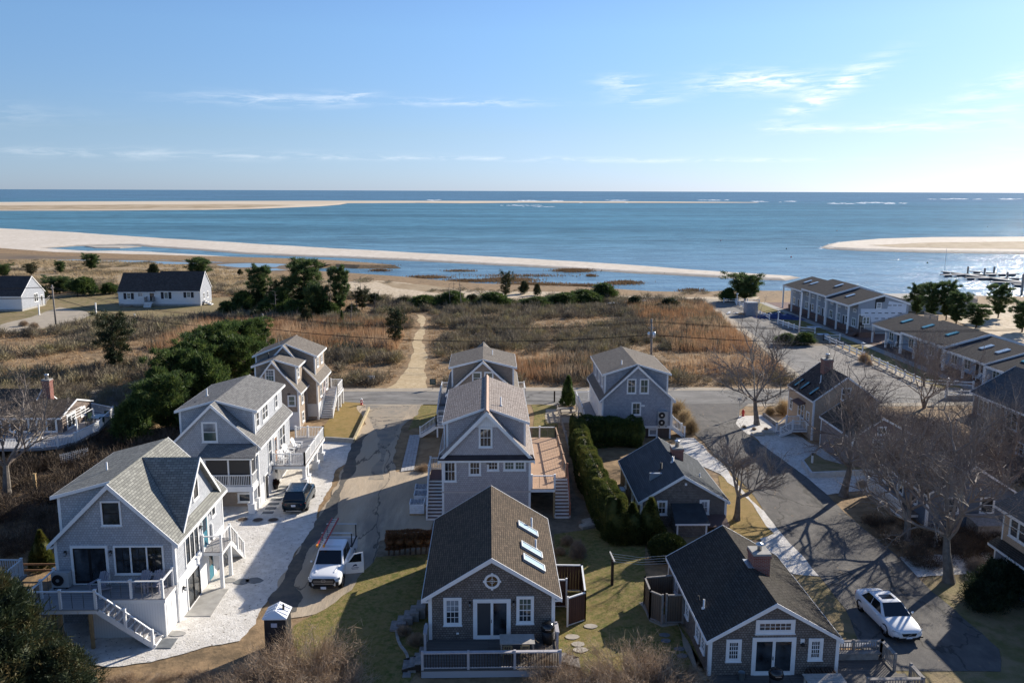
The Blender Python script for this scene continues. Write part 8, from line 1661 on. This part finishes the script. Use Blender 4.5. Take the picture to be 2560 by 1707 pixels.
# tidal grass standing in the lagoon
T = []
for (px, py, wx, wy, n) in [(1435, 677, 42, 3.5, 3200), (1270, 701, 60, 5, 3000), (1180, 703, 60, 3, 1500), (1070, 694, 50, 3, 1200), (1340, 712, 80, 4, 1800), (1455, 715, 60, 3, 1200), (1560, 708, 42, 4, 1500), (1478, 690, 14, 2, 300), (1300, 690, 120, 3, 600), (950, 677, 22, 1.6, 500), (1150, 678, 40, 1.6, 400), (820, 660, 80, 3, 2500), (900, 664, 60, 2, 2000), (1730, 727, 30, 3, 400)]:
    u = rg.normal(0, .5, n)*wx+px; v = rg.normal(0, .5, n)*wy+py; q = np.array([at(a, b2, SEAZ)[:2] for a, b2 in zip(u, v)]); T.append(blades(q[:, 0], q[:, 1], rg.uniform(.35, .8, n), .22, .3, rg, SEAZ))
stuff('tidal_grass', np.concatenate(T), MLEAF('brown_tidal_grass', (.13, .085, .05), (.22, .14, .075), (.3, .2, .11), .05, .2, .85), 'brown salt grass standing in the shallow lagoon')
# brush between and beside the houses
def brush(name, label, poly, n, s0, s1, mat, seed, wd=1):
    rg = np.random.default_rng(seed); P_ = np.array([p[:2] for p in poly]); x, y = field(n*5, P_[:, 0].min(), P_[:, 0].max(), P_[:, 1].min(), P_[:, 1].max(), rg); k_ = inpoly(x, y, poly); x, y = x[k_][:n], y[k_][:n]; s = rg.uniform(s0, s1, len(x))
    stuff(name, scatter(mini(seed, 420, 1, 1, .03*wd, .34), x, y, s, s*rg.uniform(.8, 1.2, len(x)), rg.uniform(0, 6.28, len(x))), mat, label)
DK_ = MLEAF('dark_bramble', (.05, .038, .03), (.10, .075, .055), (.16, .125, .09), .4, .05, .85)
brush('bramble', 'dark leafless bramble filling the hollow left of the houses', [(-60, 50.5), (-29, 51.5), (-24.8, 54), (-25, 62), (-25.2, 74), (-26.5, 84), (-33, 84), (-35, 72), (-38, 67), (-60, 66)], 480, .7, 1.5, DK_, 91)
brush('deck_brush', 'tall dark brush under the wrap-round deck', [(-60, 70), (-44, 70.5), (-39.5, 73.5), (-37.4, 77), (-37.6, 85), (-35, 86), (-34.5, 75), (-38, 69), (-44, 66), (-60, 66)], 190, .8, 1.5, DK_, 97)
brush('leaf_brush', 'tangled dark brush under the bare trees', [(27.6, 58), (30, 58), (31.5, 56), (39, 56), (39, 50), (36, 49.3), (27.8, 50.2), (27.4, 53)], 130, .5, 1.0, DK_, 92)
brush('red_brush', 'reddish brush thicket below the brown two-storey house', [(38.5, 66), (46.5, 66), (46.5, 82), (40, 86), (38.8, 78)], 170, .9, 1.8, TWIG, 93)
brush('roadside_brush', 'brown brush behind the wrap-round deck', [(-62, 90), (-46, 90), (-36, 89), (-30, 92), (-28, 101), (-62, 101)], 230, .8, 1.6, SCRUB, 94)
brush('dry_weeds', 'dry brown weeds along the bottom of the yards', [(-19, 38.9), (-9.5, 39.2), (-7, 36), (-20, 35.5)], 260, .18, .42, TWIGB, 95, .8)
brush('garden_weeds', 'dry weeds between the two front cottages', [(4.4, 36.8), (10.7, 36.4), (10.6, 38.6), (6, 38.6)], 90, .25, .5, TWIGB, 96, .8)
x, y = field(60000, -24, 38, 36, 60, rg); CL = P2([(1385, 1335), (1570, 1310), (1620, 1330), (1620, 1480), (1770, 1650), (1770, 1760), (1400, 1760), (1385, 1500)]); EL_ = P2([(832, 1440), (866, 1402), (950, 1392), (1090, 1385), (1090, 1640), (1020, 1720), (840, 1760), (740, 1640), (730, 1570), (832, 1500)])
keep = inpoly(x, y, CL) | inpoly(x, y, EL_); x, y = x[keep], y[keep]; stuff('lawn_grass', blades(x, y, rg.uniform(.03, .1, len(x)), .035, .5, rg), MLEAF('lawn_blades', (.13, .135, .035), (.2, .18, .05), (.3, .24, .1), .8, .3), 'short winter grass of the cottage lawns')
